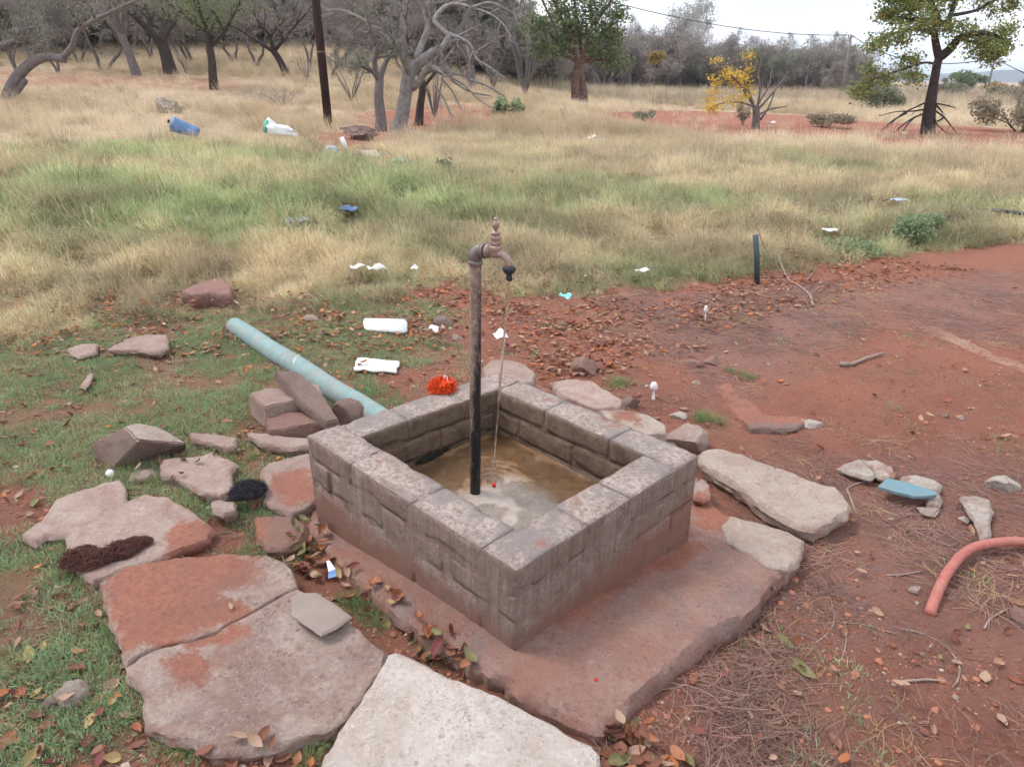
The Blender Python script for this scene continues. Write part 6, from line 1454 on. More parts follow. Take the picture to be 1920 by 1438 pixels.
# ------------------------------------------------------------------ trees
def grow(rng, base, height, spread=0.6, r0=0.15, levels=4, nchild=(5, 5, 5, 4), up=0.15, wob=0.25, lean=(0, 0), chains=None, lratio=0.62, twig_l=0.35, split=1, droop=0.0, first=0.25):
    """returns limbs [(pts, radii)], twigs [(pts)], tips [points]"""
    limbs, twigs, tips = [], [], []
    def br(p, d, L, r, lv):
        n = max(4, int(L / 0.22)) if lv < 2 else 4
        n = min(n, 12); pts = [p.copy()]; rad = [r]
        dd = d.copy()
        for k in range(n):
            dd = (dd + Vector((rng.gauss(0, wob), rng.gauss(0, wob), rng.gauss(0, wob * 0.7) + up - droop * lv * 0.25)) * (0.55 if lv == 0 else 0.8)).normalized()
            p = p + dd * (L / n); pts.append(p.copy()); rad.append(max(0.003, r * (1 - 0.72 * (k + 1) / n)))
        kids(pts, rad, L, lv, dd)
    def kids(pts, rad, L, lv, dd):
        if lv >= levels - 1: twigs.append(pts)
        else: limbs.append((pts, rad))
        if lv >= levels: 
            tips.append(pts[-1]); tips.append(pts[len(pts) // 2]); return
        nc = nchild[min(lv, len(nchild) - 1)]
        for c in range(nc):
            t = first + (1 - first) * (c + rng.random()) / nc if lv == 0 else 0.2 + 0.8 * (c + rng.random()) / nc
            i = min(len(pts) - 2, int(t * (len(pts) - 1))); f = t * (len(pts) - 1) - i; q = pts[i].lerp(pts[i + 1], min(1, f)); dl = (pts[i + 1] - pts[i]).normalized()
            o = dl.orthogonal().normalized(); o.rotate(Matrix.Rotation(rng.uniform(0, 6.28), 3, dl))
            s_ = spread * rng.uniform(0.7, 1.35); nd = (dl * math.cos(s_) + o * math.sin(s_)).normalized()
            br(q, nd, L * lratio * rng.uniform(0.6, 1.15) * (1 - 0.25 * t), max(0.004, rad[i] * 0.62), lv + 1)
    if chains:
        for ch in chains:
            pts = spline([Vector(c[0]) for c in ch], 5); rr = []
            for i in range(len(pts)):
                u = i / (len(pts) - 1) * (len(ch) - 1); a_ = int(min(u, len(ch) - 2)); rr.append(ch[a_][1] + (ch[a_ + 1][1] - ch[a_][1]) * (u - a_))
            L = sum((pts[i + 1] - pts[i]).length for i in range(len(pts) - 1)); lv = ch[0][2] if len(ch[0]) > 2 else 0
            if lv < 0: limbs.append((pts, rr)); continue
            limbs.append((pts, rr)); kids_l = []
            keep = len(limbs)
            kids(pts, rr, L if len(ch[0]) < 4 else ch[0][3], lv, None)
            if len(limbs) > keep and limbs[keep][0] is pts: limbs.pop(keep)
    else:
        for s_ in range(split):
            a = rng.uniform(0, 6.28); d = Vector((lean[0] + (0.35 * math.cos(a) if split > 1 else 0), lean[1] + (0.35 * math.sin(a) if split > 1 else 0), 1)).normalized()
            br(Vector(base) + Vector((math.cos(a), math.sin(a), 0)) * (r0 * 0.8 if split > 1 else 0) + Vector((0, 0, -0.15)), d, height * 0.62, r0, 0)
    return limbs, twigs, tips

def tree(name, label, cat, base, gr, bark, twigm, leafm=None, nleaf=0, lsize=0.06, lspread=0.3, group=None, seed=1, twr=0.006, extra_twigs=2, crown_lv=None, leaf_box=None):
    limbs, twigs, tips = gr; rng = random.Random(seed)
    t = thing(name, label, cat, base, group)
    mb = MB()
    for pts, rad in limbs: mb.tube(pts, rad, 10 if rad[0] > 0.09 else (6 if rad[0] > 0.03 else 4), cap=True)
    mb.build('trunk', M[bark], t)
    if twigs:
        mb = MB()
        for pts in twigs:
            mb.tube(pts, [twr * (1 - 0.6 * i / (len(pts) - 1)) for i in range(len(pts))], 3, cap=False)
            for e in range(extra_twigs):
                i = rng.randrange(1, len(pts)); q = pts[i]; d = Vector((rng.gauss(0, 1), rng.gauss(0, 1), rng.gauss(0.1, 0.8))).normalized(); L = (pts[-1] - pts[0]).length * rng.uniform(0.4, 0.9)
                mb.tube([q, q + d * L * 0.5 + Vector((0, 0, rng.uniform(-.03, .03))), q + (d + Vector((rng.gauss(0, .3), rng.gauss(0, .3), rng.gauss(0, .3)))).normalized() * L], [twr * 0.6, twr * 0.45, twr * 0.25], 3, cap=False)
        tag(mb.build('twigs', M[twigm], t), kind='stuff')
    if leafm:
        vs, fs = [], []; anchors = tips if len(tips) > 4 else [p for tw in twigs for p in tw]
        for k in range(nleaf):
            c = rng.choice(anchors); p = c + Vector((rng.gauss(0, lspread), rng.gauss(0, lspread), rng.gauss(0, lspread * 0.7)))
            d = Vector((rng.gauss(0, 1), rng.gauss(0, 1), rng.gauss(0, 0.6))).normalized(); n_ = d.orthogonal().normalized(); n_.rotate(Matrix.Rotation(rng.uniform(0, 6.28), 3, d)); s = lsize * rng.uniform(0.6, 1.4); b = len(vs)
            vs += [tuple(p - d * s * 0.5), tuple(p + n_ * s * 0.32), tuple(p + d * s * 0.5), tuple(p - n_ * s * 0.32)]; fs.append((b, b + 1, b + 2, b + 3))
        tag(mesh_obj('crown', vs, fs, M[leafm], t), kind='stuff')
    return t
def copy_tree(t, loc, rz, sc, label, group):
    c = t.copy(); COL.objects.link(c); c.location = loc; c.rotation_euler = (0, 0, rz); c.scale = (sc, sc, sc)
    c['label'] = label
    if group: c['group'] = group
    elif 'group' in c: del c['group']
    for ch in t.children:
        d = ch.copy(); COL.objects.link(d); d.parent = c
    return c

# the big right hand tree (explicit limbs, foliage in flat tiers)
b = P(1740, 252); Y0 = b.y
def VV(px, py, dy=0.0): return V(px, py, Y0 + dy)
def R_(n): return mpx(n, dep(b)) / 2
ch = [[(VV(1738, 262), R_(28)), (VV(1742, 215), R_(22)), (VV(1746, 185), R_(19)), (VV(1752, 150), R_(15)), (VV(1758, 118), R_(14)), (VV(1765, 105), R_(14))]]
ch[0][0] = (*ch[0][0], -1)
crown = [[(VV(1762, 112), R_(15), 1, 2.2), (VV(1756, 90), R_(13)), (VV(1752, 60), R_(11)), (VV(1756, 30), R_(12)), (VV(1742, 0, .2), R_(10)), (VV(1735, -40, .4), R_(7)), (VV(1750, -90, .3), R_(4))],
         [(VV(1765, 106), R_(17), 1, 2.2), (VV(1782, 92, -.1), R_(15)), (VV(1800, 72, -.2), R_(12)), (VV(1835, 62, -.4), R_(8)), (VV(1870, 68, -.5), R_(5)), (VV(1895, 84, -.5), R_(3))],
         [(VV(1754, 40), R_(10), 1, 2.2), (VV(1775, 42, .2), R_(9)), (VV(1785, 20, .5), R_(9)), (VV(1795, -10, .6), R_(8)), (VV(1810, -60, .7), R_(5)), (VV(1830, -100, .8), R_(3))],
         [(VV(1782, 30, .4), R_(7), 1, 2.0), (VV(1830, 20, .2), R_(6)), (VV(1862, 2, .3), R_(6)), (VV(1900, -10, .3), R_(4)), (VV(1950, 0, .3), R_(3))],
         [(VV(1753, 66), R_(8), 1, 2.0), (VV(1735, 58, -.2), R_(7)), (VV(1705, 56, -.5), R_(6)), (VV(1670, 66, -.6), R_(5)), (VV(1630, 84, -.7), R_(3))],
         [(VV(1754, 36), R_(7), 1, 2.0), (VV(1725, 38, .2), R_(6)), (VV(1690, 34, .4), R_(5)), (VV(1650, 30, .5), R_(3))],
         [(VV(1745, 8, .2), R_(7), 1, 2.0), (VV(1710, 0, .3), R_(6)), (VV(1670, -12, .4), R_(5)), (VV(1640, -25, .3), R_(3))],
         [(VV(1757, 122), R_(5), 1, 1.5), (VV(1735, 118, -.4), R_(4)), (VV(1700, 128, -.8), R_(4)), (VV(1650, 145, -1.0), R_(3)), (VV(1610, 160, -1.1), R_(2))],
         [(VV(1800, 74, -.2), R_(6), 1, 1.6), (VV(1840, 84, -.6), R_(5)), (VV(1862, 100, -.8), R_(3))]]
dead = []
for q in ([(1742, 190), (1720, 200), (1690, 215), (1664, 240)], [(1738, 205), (1710, 209), (1680, 210), (1648, 218)], [(1736, 212), (1705, 226), (1675, 250)], [(1752, 208), (1770, 220), (1790, 245), (1812, 268)], [(1750, 210), (1756, 232), (1775, 250), (1795, 262)],
          [(1748, 194), (1765, 196), (1790, 202)], [(1750, 192), (1762, 205), (1768, 212)], [(1700, 212), (1675, 226), (1655, 244)], [(1768, 222), (1758, 228)], [(1715, 220), (1700, 236), (1690, 252)], [(1745, 215), (1740, 240), (1752, 256)]):
    c_ = [(VV(*p_, -0.25 * i), R_(3.8 - 0.9 * i)) for i, p_ in enumerate(q)]; c_[0] = (*c_[0], 2, 0.7); dead.append(c_)
rng = random.Random(5)
g1 = grow(rng, b, 0, chains=ch, levels=3)
g2 = grow(random.Random(6), b, 0, chains=crown, levels=3, nchild=(5, 7, 5, 3), spread=0.9, up=0.02, wob=0.22, lratio=0.33)
g3 = grow(random.Random(8), b, 0, chains=dead, levels=3, nchild=(3, 3, 3, 3), spread=0.7, up=-0.1, wob=0.2, lratio=0.3)
rt = tree('leafy_tree', 'broad green tree turning orange with bare broken lower branches at the right', 'tree', b, (g1[0] + g2[0] + g3[0], g2[1] + g3[1], g2[2]), 'bark_dark', 'twig_dark', 'leaf_tree', 15000, 0.085, 0.16, seed=3, twr=0.009, extra_twigs=1)

# pale trunked tree with heavy twisting limbs
b = P(738, 243); Y0 = b.y
ch = [[(VV(742, 262), R_(44), -1), (VV(753, 222), R_(26)), (VV(760, 180), R_(24)), (VV(765, 150), R_(25)), (VV(768, 132), R_(26))]]
cr = [[(VV(768, 134), R_(24), 1, 2.4), (VV(790, 115), R_(20)), (VV(815, 98, -.1), R_(17)), (VV(832, 88, -.2), R_(14)), (VV(842, 70, -.2), R_(12)), (VV(846, 66, -.2), R_(7)), (VV(880, 82, -.5), R_(5)), (VV(892, 108, -.6), R_(3)), (VV(905, 125, -.7), R_(2))],
      [(VV(772, 165), R_(16), 1, 1.8), (VV(785, 155, -.2), R_(13)), (VV(795, 138, -.3), R_(12)), (VV(812, 129, -.4), R_(12)), (VV(832, 134, -.5), R_(12)), (VV(828, 105, -.6), R_(8)), (VV(820, 85, -.7), R_(5))],
      [(VV(766, 138), R_(17), 1, 2.4), (VV(758, 110), R_(15)), (VV(748, 85, .2), R_(13)), (VV(758, 55, .4), R_(12)), (VV(748, 25, .5), R_(9)), (VV(740, -20, .6), R_(8)), (VV(730, -80, .6), R_(5))],
      [(VV(757, 108), R_(11), 1, 2.4), (VV(730, 75, .2), R_(10)), (VV(705, 52, .3), R_(9)), (VV(672, 34, .4), R_(7)), (VV(640, 20, .4), R_(5)), (VV(610, 22, .3), R_(3))],
      [(VV(780, 112), R_(13), 1, 2.4), (VV(792, 80, .3), R_(12)), (VV(803, 50, .4), R_(11)), (VV(800, 20, .5), R_(10)), (VV(812, -20, .6), R_(8)), (VV(830, -80, .6), R_(5))],
      [(VV(843, 68, -.2), R_(10), 1, 2.2), (VV(822, 50, -.1), R_(9)), (VV(815, 36, 0), R_(9)), (VV(838, 12, 0.1), R_(8)), (VV(862, 9, 0), R_(7)), (VV(885, 14, -.2), R_(6)), (VV(920, 6, -.3), R_(5)), (VV(960, 24, -.5), R_(3)), (VV(1000, 50, -.6), R_(2))],
      [(VV(890, 16, -.2), R_(5), 1, 1.6), (VV(925, 30, -.5), R_(4)), (VV(950, 55, -.7), R_(3)), (VV(965, 85, -.8), R_(2))],
      [(VV(770, 150), R_(9), 1, 1.8), (VV(760, 125, -.3), R_(9)), (VV(750, 98, -.4), R_(8)), (VV(735, 70, -.5), R_(6)), (VV(700, 50, -.6), R_(4))]]
lowb = []
for q in ([(835, 140), (870, 160), (895, 185), (925, 205)], [(830, 150), (850, 175), (865, 205)], [(845, 150), (880, 172), (920, 180)], [(815, 160), (835, 190), (845, 215)], [(890, 110), (920, 128), (950, 150)], [(880, 150), (910, 160), (945, 180)]):
    c_ = [(VV(*p_, -0.6 - 0.1 * i), R_(4 - 0.8 * i)) for i, p_ in enumerate(q)]; c_[0] = (*c_[0], 2, 0.9); lowb.append(c_)
g1 = grow(random.Random(1), b, 0, chains=ch, levels=3)
g2 = grow(random.Random(2), b, 0, chains=cr, levels=5, nchild=(5, 6, 5, 4), spread=0.75, up=0.02, wob=0.28, lratio=0.45)
g3 = grow(random.Random(3), b, 0, chains=lowb, levels=4, nchild=(4, 4, 4, 4), spread=0.6, up=-0.08, wob=0.2, lratio=0.42)
tree('pale_tree', 'thick pale barked tree with twisting grey limbs and bare twigs right of the utility pole', 'tree', b, (g1[0] + g2[0] + g3[0], g2[1] + g3[1], []), 'bark_pale', 'twig', None, seed=4, twr=0.0065, extra_twigs=1)
b2 = P(712, 246); Y0 = b2.y
ch = [[(VV(714, 258), R_(26), -1), (VV(714, 220), R_(19)), (VV(710, 185), R_(17)), (VV(712, 150), R_(15))]]
cr = [[(VV(712, 152), R_(12), 1, 2.0), (VV(722, 120, .2), R_(9)), (VV(738, 90, .4), R_(7)), (VV(742, 50, .5), R_(5)), (VV(730, 10, .5), R_(4))], [(VV(710, 155), R_(11), 1, 2.0), (VV(702, 120, -.1), R_(9)), (VV(706, 85, -.2), R_(7)), (VV(690, 40, -.3), R_(5)), (VV(680, -10, -.3), R_(4))],
      [(VV(711, 150), R_(7), 1, 1.5), (VV(690, 128, -.4), R_(6)), (VV(665, 120, -.6), R_(4))]]
g1 = grow(random.Random(1), b2, 0, chains=ch, levels=3); g2 = grow(random.Random(12), b2, 0, chains=cr, levels=5, nchild=(5, 6, 5, 4), spread=0.7, up=0.05, wob=0.25, lratio=0.42)
tree('thorn_tree', 'slim dark trunked bare tree standing just left of the pale tree', 'tree', b2, (g1[0] + g2[0], g2[1], g2[2]), 'bark', 'twig', 'leaf_grey', 1500, 0.05, 0.12, seed=5, extra_twigs=1)
b3 = P(785, 238); Y0 = b3.y + 0.3
ch = [[(VV(784, 250), R_(20), -1), (VV(788, 200), R_(15)), (VV(792, 160), R_(13)), (VV(780, 110, .4), R_(11)), (VV(792, 60, .6), R_(8))]]
cr = [[(VV(792, 165), R_(8), 1, 1.7), (VV(812, 140, .2), R_(6)), (VV(830, 100, .4), R_(4)), (VV(850, 60, .4), R_(3))], [(VV(786, 120, .4), R_(8), 1, 1.7), (VV(765, 80, .6), R_(6)), (VV(760, 30, .7), R_(4))]]
g1 = grow(random.Random(1), b3, 0, chains=ch, levels=3); g2 = grow(random.Random(14), b3, 0, chains=cr, levels=5, nchild=(5, 6, 5, 4), spread=0.7, up=0.05, wob=0.25, lratio=0.42)
tree('thorn_tree', 'dark second trunk standing close behind the pale tree on its right', 'tree', b3, (g1[0] + g2[0], g2[1], []), 'bark_dark', 'twig', None, seed=6, extra_twigs=1)

# leaning branch tree at the left edge
b = P(14, 188); Y0 = b.y
ch = [[(VV(10, 200), R_(26), -1), (VV(22, 165), R_(22)), (VV(35, 142), R_(19)), (VV(55, 122), R_(17)), (VV(85, 108), R_(15)), (VV(122, 112), R_(13))], [(VV(22, 182), R_(13), -1), (VV(36, 165), R_(12)), (VV(48, 150), R_(10))]]
cr = [[(VV(118, 109), R_(11), 1, 2.6), (VV(135, 88, -.1), R_(10)), (VV(145, 60, -.2), R_(9)), (VV(165, 45, -.3), R_(8)), (VV(205, 25, -.4), R_(6)), (VV(240, 8, -.5), R_(5)), (VV(290, -10, -.6), R_(3))], [(VV(35, 140), R_(8), 1, 2.6), (VV(22, 115, .1), R_(7)), (VV(10, 90, .2), R_(6)), (VV(-20, 60, .2), R_(5))],
      [(VV(60, 118), R_(7), 1, 2.2), (VV(48, 80, .3), R_(6)), (VV(60, 45, .3), R_(5)), (VV(40, 5, .3), R_(4))], [(VV(-80, 110), R_(14), 1, 2.2), (VV(-20, 92), R_(12)), (VV(15, 82), R_(10)), (VV(38, 72), R_(8)), (VV(50, 55), R_(5)), (VV(90, 50), R_(3))]]
g1 = grow(random.Random(1), b, 0, chains=ch, levels=3); g2 = grow(random.Random(22), b, 0, chains=cr, levels=5, nchild=(6, 6, 5, 4), spread=0.75, up=0.05, wob=0.25, lratio=0.42)
tree('leaning_tree', 'bent grey tree leaning out from the left edge of the picture', 'tree', b, (g1[0] + g2[0], g2[1], g2[2]), 'bark', 'twig', 'leaf_grey', 2500, 0.05, 0.15, seed=7, extra_twigs=1)

# straight trunked trees of the left thicket
def std(label, px, pyb, w, topx, forkpy, seed, bark, leaf=None, nleaf=0, lean2=None, name='thorn_tree', ls=0.06, spread=0.8, lsp=0.22, H=3.0, tw='twig', cat='tree'):
    global Y0
    b = P(px, pyb); Y0 = b.y; D = dep(b); r = mpx(w, D) / 2
    f = V(topx, forkpy, Y0)
    ch = [[(b + Vector((0, 0, -0.15)), r * 1.35, -1), (b.lerp(f, 0.3), r * 1.05), (b.lerp(f, 0.65) + Vector((0.03, 0, 0)), r * 0.95), (f, r * 0.9)]]
    rng = random.Random(seed); cr = []
    for k in range(4):
        a = k * 1.57 + rng.uniform(-.4, .4); l = H * rng.uniform(0.8, 1.15); d = Vector((math.cos(a) * spread, math.sin(a) * spread, 1.0)).normalized()
        pts = [f - Vector((0, 0, 0.05))]
        for q in range(4): d = (d + Vector((rng.gauss(0, .22), rng.gauss(0, .22), rng.gauss(0, .12)))).normalized(); pts.append(pts[-1] + d * l / 4)
        c_ = [(p, r * (0.62 - 0.13 * i)) for i, p in enumerate(pts)]; c_[0] = (*c_[0], 1, l * 0.8); cr.append(c_)
    g1 = grow(rng, b, 0, chains=ch, levels=3); g2 = grow(rng, b, 0, chains=cr, levels=5, nchild=(5, 6, 5, 4), spread=0.75, up=0.03, wob=0.26, lratio=0.5)
    return tree(name, label, cat, b, (g1[0] + g2[0], g2[1], g2[2]), bark, tw, leaf, nleaf, ls, lsp, seed=seed, extra_twigs=1)
A1 = std('dark trunk leaning left behind the pale grass, third from the left edge', 258, 142, 15, 225, 62, 31, 'bark', 'leaf_grey', 2500)
A2 = std('stout dark trunk leaning left in the middle of the left thicket', 322, 139, 22, 300, 75, 32, 'bark_dark', 'leaf_grey', 2500)
A3 = std('upright dark trunked tree with a soft grey green crown left of the utility pole', 402, 168, 15, 392, 85, 33, 'bark_dark', 'leaf_green', 9000, name='leafy_tree', ls=0.055, spread=1.0, lsp=0.28, H=2.6)
A4 = std('two stemmed dark tree leaning left between the green crowned tree and the utility pole', 540, 143, 13, 512, 95, 34, 'bark_dark', 'leaf_ochre', 350, H=2.8, spread=1.0, lsp=0.2)
A5 = std('multi stemmed grey bush tree with thin stems behind the pale tree on the right', 885, 168, 14, 880, 120, 35, 'bark', None, 0, H=2.6, spread=0.7, tw='twig')
p = P(240, 690)
# low bare shrubs: clumps of thin upright stems
def shrub(label, px, pyb, wpx, hpx, seed, mat='twig', leaf=None, nleaf=0, name='bare_shrub', ls=0.04, stems=9, lsp=0.08, cat='shrub', barkm='bark'):
    b = P(px, pyb); D = dep(b); H = mpx(hpx, D); Wd = mpx(wpx, D) / 2; rng = random.Random(seed); L, Tw, Ti = [], [], []
    for k in range(stems):
        a = rng.uniform(0, 6.28); d = Vector((math.cos(a) * Wd / H, math.sin(a) * Wd / H * 0.8, 1)); ch = []
        n_ = 4
        for i in range(n_ + 1): t_ = i / n_; ch.append((b + Vector((d.x * t_ * H * rng.uniform(.7, 1), d.y * t_ * H * rng.uniform(.7, 1), t_ * H * rng.uniform(0.85, 1.0) - (0.05 if i == 0 else 0))), max(0.004, 0.014 * H * (1 - 0.75 * t_))))
        ch[0] = (*ch[0], 2, H * 0.7); g = grow(rng, b, 0, chains=[ch], levels=3, nchild=(4, 4, 6, 5), spread=0.6, up=0.08, wob=0.2, lratio=0.42); L += g[0]; Tw += g[1]; Ti += g[2]
    return tree(name, label, cat, b, (L, Tw, Ti), barkm, mat, leaf, nleaf, ls, lsp, seed=seed, extra_twigs=2, twr=0.004 + 0.0006 * D / 10)
shrub('tall bare grey shrub of many thin stems right of the pale tree', 985, 178, 110, 130, 41, stems=12)
shrub('bare spreading bush growing at the foot of the pale tree on its right', 815, 222, 60, 100, 42, stems=10, mat='twig')
shrub('small bare shrub between the utility pole and the slim dark tree', 660, 190, 90, 80, 43, stems=8)
shrub('small bare sapling between the stout dark trunk and the green crowned tree', 350, 138, 50, 60, 44, stems=5)
shrub('heap of dead grey branches on the bare ground left of the utility pole', 530, 200, 95, 32, 45, stems=12)
shrub('wispy bare bush behind the dead branches near the utility pole', 575, 152, 60, 50, 46, stems=6)
shrub('thin bare bush beside the green stump tree on its left', 925, 168, 60, 90, 47, stems=8)

# green tree on a split reddish trunk
b = P(1085, 192); Y0 = b.y; D_ = dep(b)
def R_(n): return mpx(n, D_) / 2
ch = [[(VV(1082, 200), R_(22), -1), (VV(1080, 165), R_(18)), (VV(1082, 138), R_(17)), (VV(1085, 118), R_(14))], [(VV(1094, 200), R_(18), -1), (VV(1094, 175), R_(15)), (VV(1092, 150), R_(12)), (VV(1090, 122), R_(10))]]
cr = [[(VV(1085, 122), R_(9), 1, 3), (VV(1075, 90), R_(7)), (VV(1060, 60, .3), R_(5)), (VV(1050, 20, .4), R_(4))], [(VV(1088, 122), R_(9), 1, 3), (VV(1100, 85), R_(7)), (VV(1110, 45, .3), R_(5)), (VV(1105, 0, .4), R_(4))], [(VV(1086, 118), R_(8), 1, 3), (VV(1050, 100), R_(6)), (VV(1020, 88, -.3), R_(4))],
      [(VV(1090, 115), R_(8), 1, 3), (VV(1125, 95), R_(6)), (VV(1155, 75, -.3), R_(4))], [(VV(1090, 100), R_(8), 1, 3), (VV(1085, 60, .5), R_(6)), (VV(1075, -10, .6), R_(4))], [(VV(1090, 118), R_(6), 1, 3), (VV(1130, 112, .3), R_(5)), (VV(1160, 108, .3), R_(3))], [(VV(1082, 110), R_(7), 1, 3), (VV(1045, 75), R_(5)), (VV(1015, 55, -.3), R_(4)), (VV(1000, 62, -.3), R_(2))], [(VV(1092, 100), R_(7), 1, 3), (VV(1130, 60), R_(5)), (VV(1160, 40, -.3), R_(4))], [(VV(1080, 80), R_(7), 1, 3), (VV(1050, 30), R_(5)), (VV(1035, -10, -.3), R_(4))], [(VV(1092, 70), R_(7), 1, 3), (VV(1130, 25), R_(5)), (VV(1150, -5, -.3), R_(4))]]
g1 = grow(random.Random(1), b, 0, chains=ch, levels=3); g2 = grow(random.Random(51), b, 0, chains=cr, levels=3, nchild=(6, 7, 6, 4), spread=0.85, up=0.05, wob=0.25, lratio=0.3)
tree('green_tree', 'dense green tree on a short split reddish trunk left of the centre skyline', 'tree', b, (g1[0] + g2[0], g2[1], g2[2]), 'bark_red', 'twig_dark', 'leaf_green', 9500, 0.14, 0.26, seed=8, twr=0.01, extra_twigs=1)
shrub('bare dead branches sprawling right of the split reddish trunk', 1130, 172, 90, 40, 52, stems=7)

# little yellow leaved tree
b = P(1418, 242); Y0 = b.y; D_ = dep(b)
ch = [[(VV(1416, 250), R_(17), -1), (VV(1418, 220), R_(14)), (VV(1417, 198), R_(12))]]
lft = [[(VV(1416, 205), R_(6), 2, 1.0), (VV(1405, 185), R_(5)), (VV(1388, 160, -.1), R_(4)), (VV(1368, 138, -.2), R_(3)), (VV(1352, 118, -.2), R_(2))], [(VV(1412, 195), R_(6), 2, 1.0), (VV(1400, 165, .2), R_(5)), (VV(1395, 140, .3), R_(3)), (VV(1405, 112, .3), R_(2))], [(VV(1412, 200), R_(4), 2, 1.0), (VV(1385, 192, -.2), R_(3)), (VV(1350, 195, -.3), R_(2)), (VV(1335, 205, -.3), R_(1.5))], [(VV(1405, 180), R_(4), 2, 1.0), (VV(1380, 150, .3), R_(3)), (VV(1350, 150, .4), R_(2)), (VV(1342, 170, .4), R_(1.5))]]
rgt = [[(VV(1420, 200), R_(5), 2, 1.0), (VV(1425, 170), R_(4)), (VV(1422, 140), R_(3)), (VV(1428, 112), R_(2))], [(VV(1422, 205), R_(5), 2, 1.0), (VV(1440, 185), R_(4)), (VV(1462, 158), R_(3)), (VV(1478, 135), R_(2))], [(VV(1424, 215), R_(4), 2, 1.0), (VV(1445, 205), R_(3)), (VV(1475, 200), R_(2))], [(VV(1422, 195), R_(4), 2, 1.0), (VV(1442, 160, .2), R_(3)), (VV(1448, 125, .3), R_(2))], [(VV(1426, 225), R_(4), 2, 1.0), (VV(1442, 200, -.2), R_(3)), (VV(1455, 165, -.3), R_(2))]]
g1 = grow(random.Random(1), b, 0, chains=ch, levels=3); gl_ = grow(random.Random(61), b, 0, chains=lft, levels=3, nchild=(4, 4, 5, 4), spread=0.6, up=0.05, wob=0.2, lratio=0.34); gr_ = grow(random.Random(62), b, 0, chains=rgt, levels=3, nchild=(4, 4, 5, 4), spread=0.5, up=0.1, wob=0.2, lratio=0.34)
tips_ = [p for p in gl_[2] if p.z > b.z + 0.5]
tree('yellow_tree', 'small tree with bright yellow leaves on its left half and bare branches on its right', 'tree', b, (g1[0] + gl_[0] + gr_[0], gl_[1] + gr_[1], tips_), 'bark', 'twig', 'leaf_yellow', 1500, 0.08, 0.12, seed=9, twr=0.007, extra_twigs=1)
shrub('small brown dry shrub at the left foot of the little yellow tree', 1392, 236, 26, 34, 63, leaf='leaf_dry', nleaf=900, stems=6, ls=0.05, lsp=0.05, name='dry_shrub')
shrub('tiny yellow leaved sapling left of the little yellow tree', 1340, 214, 50, 30, 64, leaf='leaf_yellow', nleaf=120, stems=4, ls=0.07, name='yellow_sapling')

# bushes
def bush(name, label, px, pyb, wpx, hpx, seed, leaf, n, ls, dens=1.0, cat='bush', rxy=1.0, group=None):
    b = P(px, pyb); D = dep(b); H, Wd = mpx(hpx, D), mpx(wpx, D) / 2; rng = random.Random(seed)
    lobes = [(Vector((rng.uniform(-.75, .75) * Wd, rng.uniform(-.6, .6) * Wd * rxy, H * rng.uniform(0.3, 0.72))), rng.uniform(0.28, 0.5)) for _ in range(11)]
    t = thing(name, label, cat, b, group); mb = MB()
    for lo, s in lobes: 
        mid = Vector((lo.x * 0.45, lo.y * 0.45, lo.z * 0.55)); mb.tube([b + Vector((lo.x * .1, lo.y * .1, -0.05)), b + mid, b + lo, b + lo + Vector((lo.x * .3, lo.y * .3, H * .15))], [0.02 * H, 0.014 * H, 0.008 * H, 0.004 * H], 5)
        for q in range(9):
            d = Vector((rng.gauss(0, 1), rng.gauss(0, 1), rng.gauss(0.3, .8))).normalized(); mb.tube([b + lo, b + lo + d * Wd * s * 0.6 + Vector((0, 0, .02)), b + lo + d * Wd * s * 1.15], [0.006 * H, 0.004 * H, 0.002 * H], 3)
    mb.build('stems', M['bark_dark'], t)
    vs, fs = [], []
    for k in range(n):
        lo, s = rng.choice(lobes); d = Vector((rng.gauss(0, 1), rng.gauss(0, 1), rng.gauss(0.15, .8))).normalized(); rr = rng.random() ** 0.45
        p = b + lo + Vector((d.x * Wd * s * rr, d.y * Wd * s * rr, d.z * H * s * 0.75 * rr))
        if p.z < b.z + 0.01: continue
        e = Vector((rng.gauss(0, 1), rng.gauss(0, 1), rng.gauss(0.3, 1))).normalized(); nn = e.orthogonal().normalized(); nn.rotate(Matrix.Rotation(rng.uniform(0, 6.28), 3, e)); sz = ls * rng.uniform(.6, 1.4); i = len(vs)
        vs += [tuple(p - e * sz / 2), tuple(p + nn * sz * .3), tuple(p + e * sz / 2), tuple(p - nn * sz * .3)]; fs.append((i, i + 1, i + 2, i + 3))
    tag(mesh_obj('foliage', vs, fs, M[leaf], t), kind='stuff'); return t
bush('green_bush', 'low bright green bushy weed in the dry grass right of the upright pipe', 1722, 458, 130, 62, 71, 'leaf_bright', 5200, 0.03)
bush('green_bush', 'smaller greyish green weed between the upright pipe and the bright green bush', 1590, 478, 120, 32, 72, 'leaf_bright', 2200, 0.026)
bush('grey_green_bush', 'rounded grey green bush behind the little yellow tree', 1312, 170, 80, 58, 73, 'leaf_grey', 7000, 0.16)
bush('grey_green_bush', 'low grey green bush beyond the red path left of the big right tree', 1655, 208, 100, 46, 74, 'leaf_grey', 4500, 0.11)
bush('grey_green_bush', 'brownish grey green bush cut by the right edge of the picture', 1915, 248, 150, 78, 75, 'leaf_dry', 8000, 0.085)
bush('grey_green_bush', 'small grey green bush in the straw right of the green tree', 1210, 152, 36, 20, 76, 'leaf_grey', 1200, 0.14)
bush('grey_green_bush', 'small low grey bush beside the red path right of the green tree', 1208, 228, 38, 22, 77, 'leaf_grey', 1300, 0.06)
bush('dry_bush', 'low brown dry bush on the straw between the little yellow tree and the big tree', 1545, 238, 95, 24, 78, 'leaf_dry', 2500, 0.07)
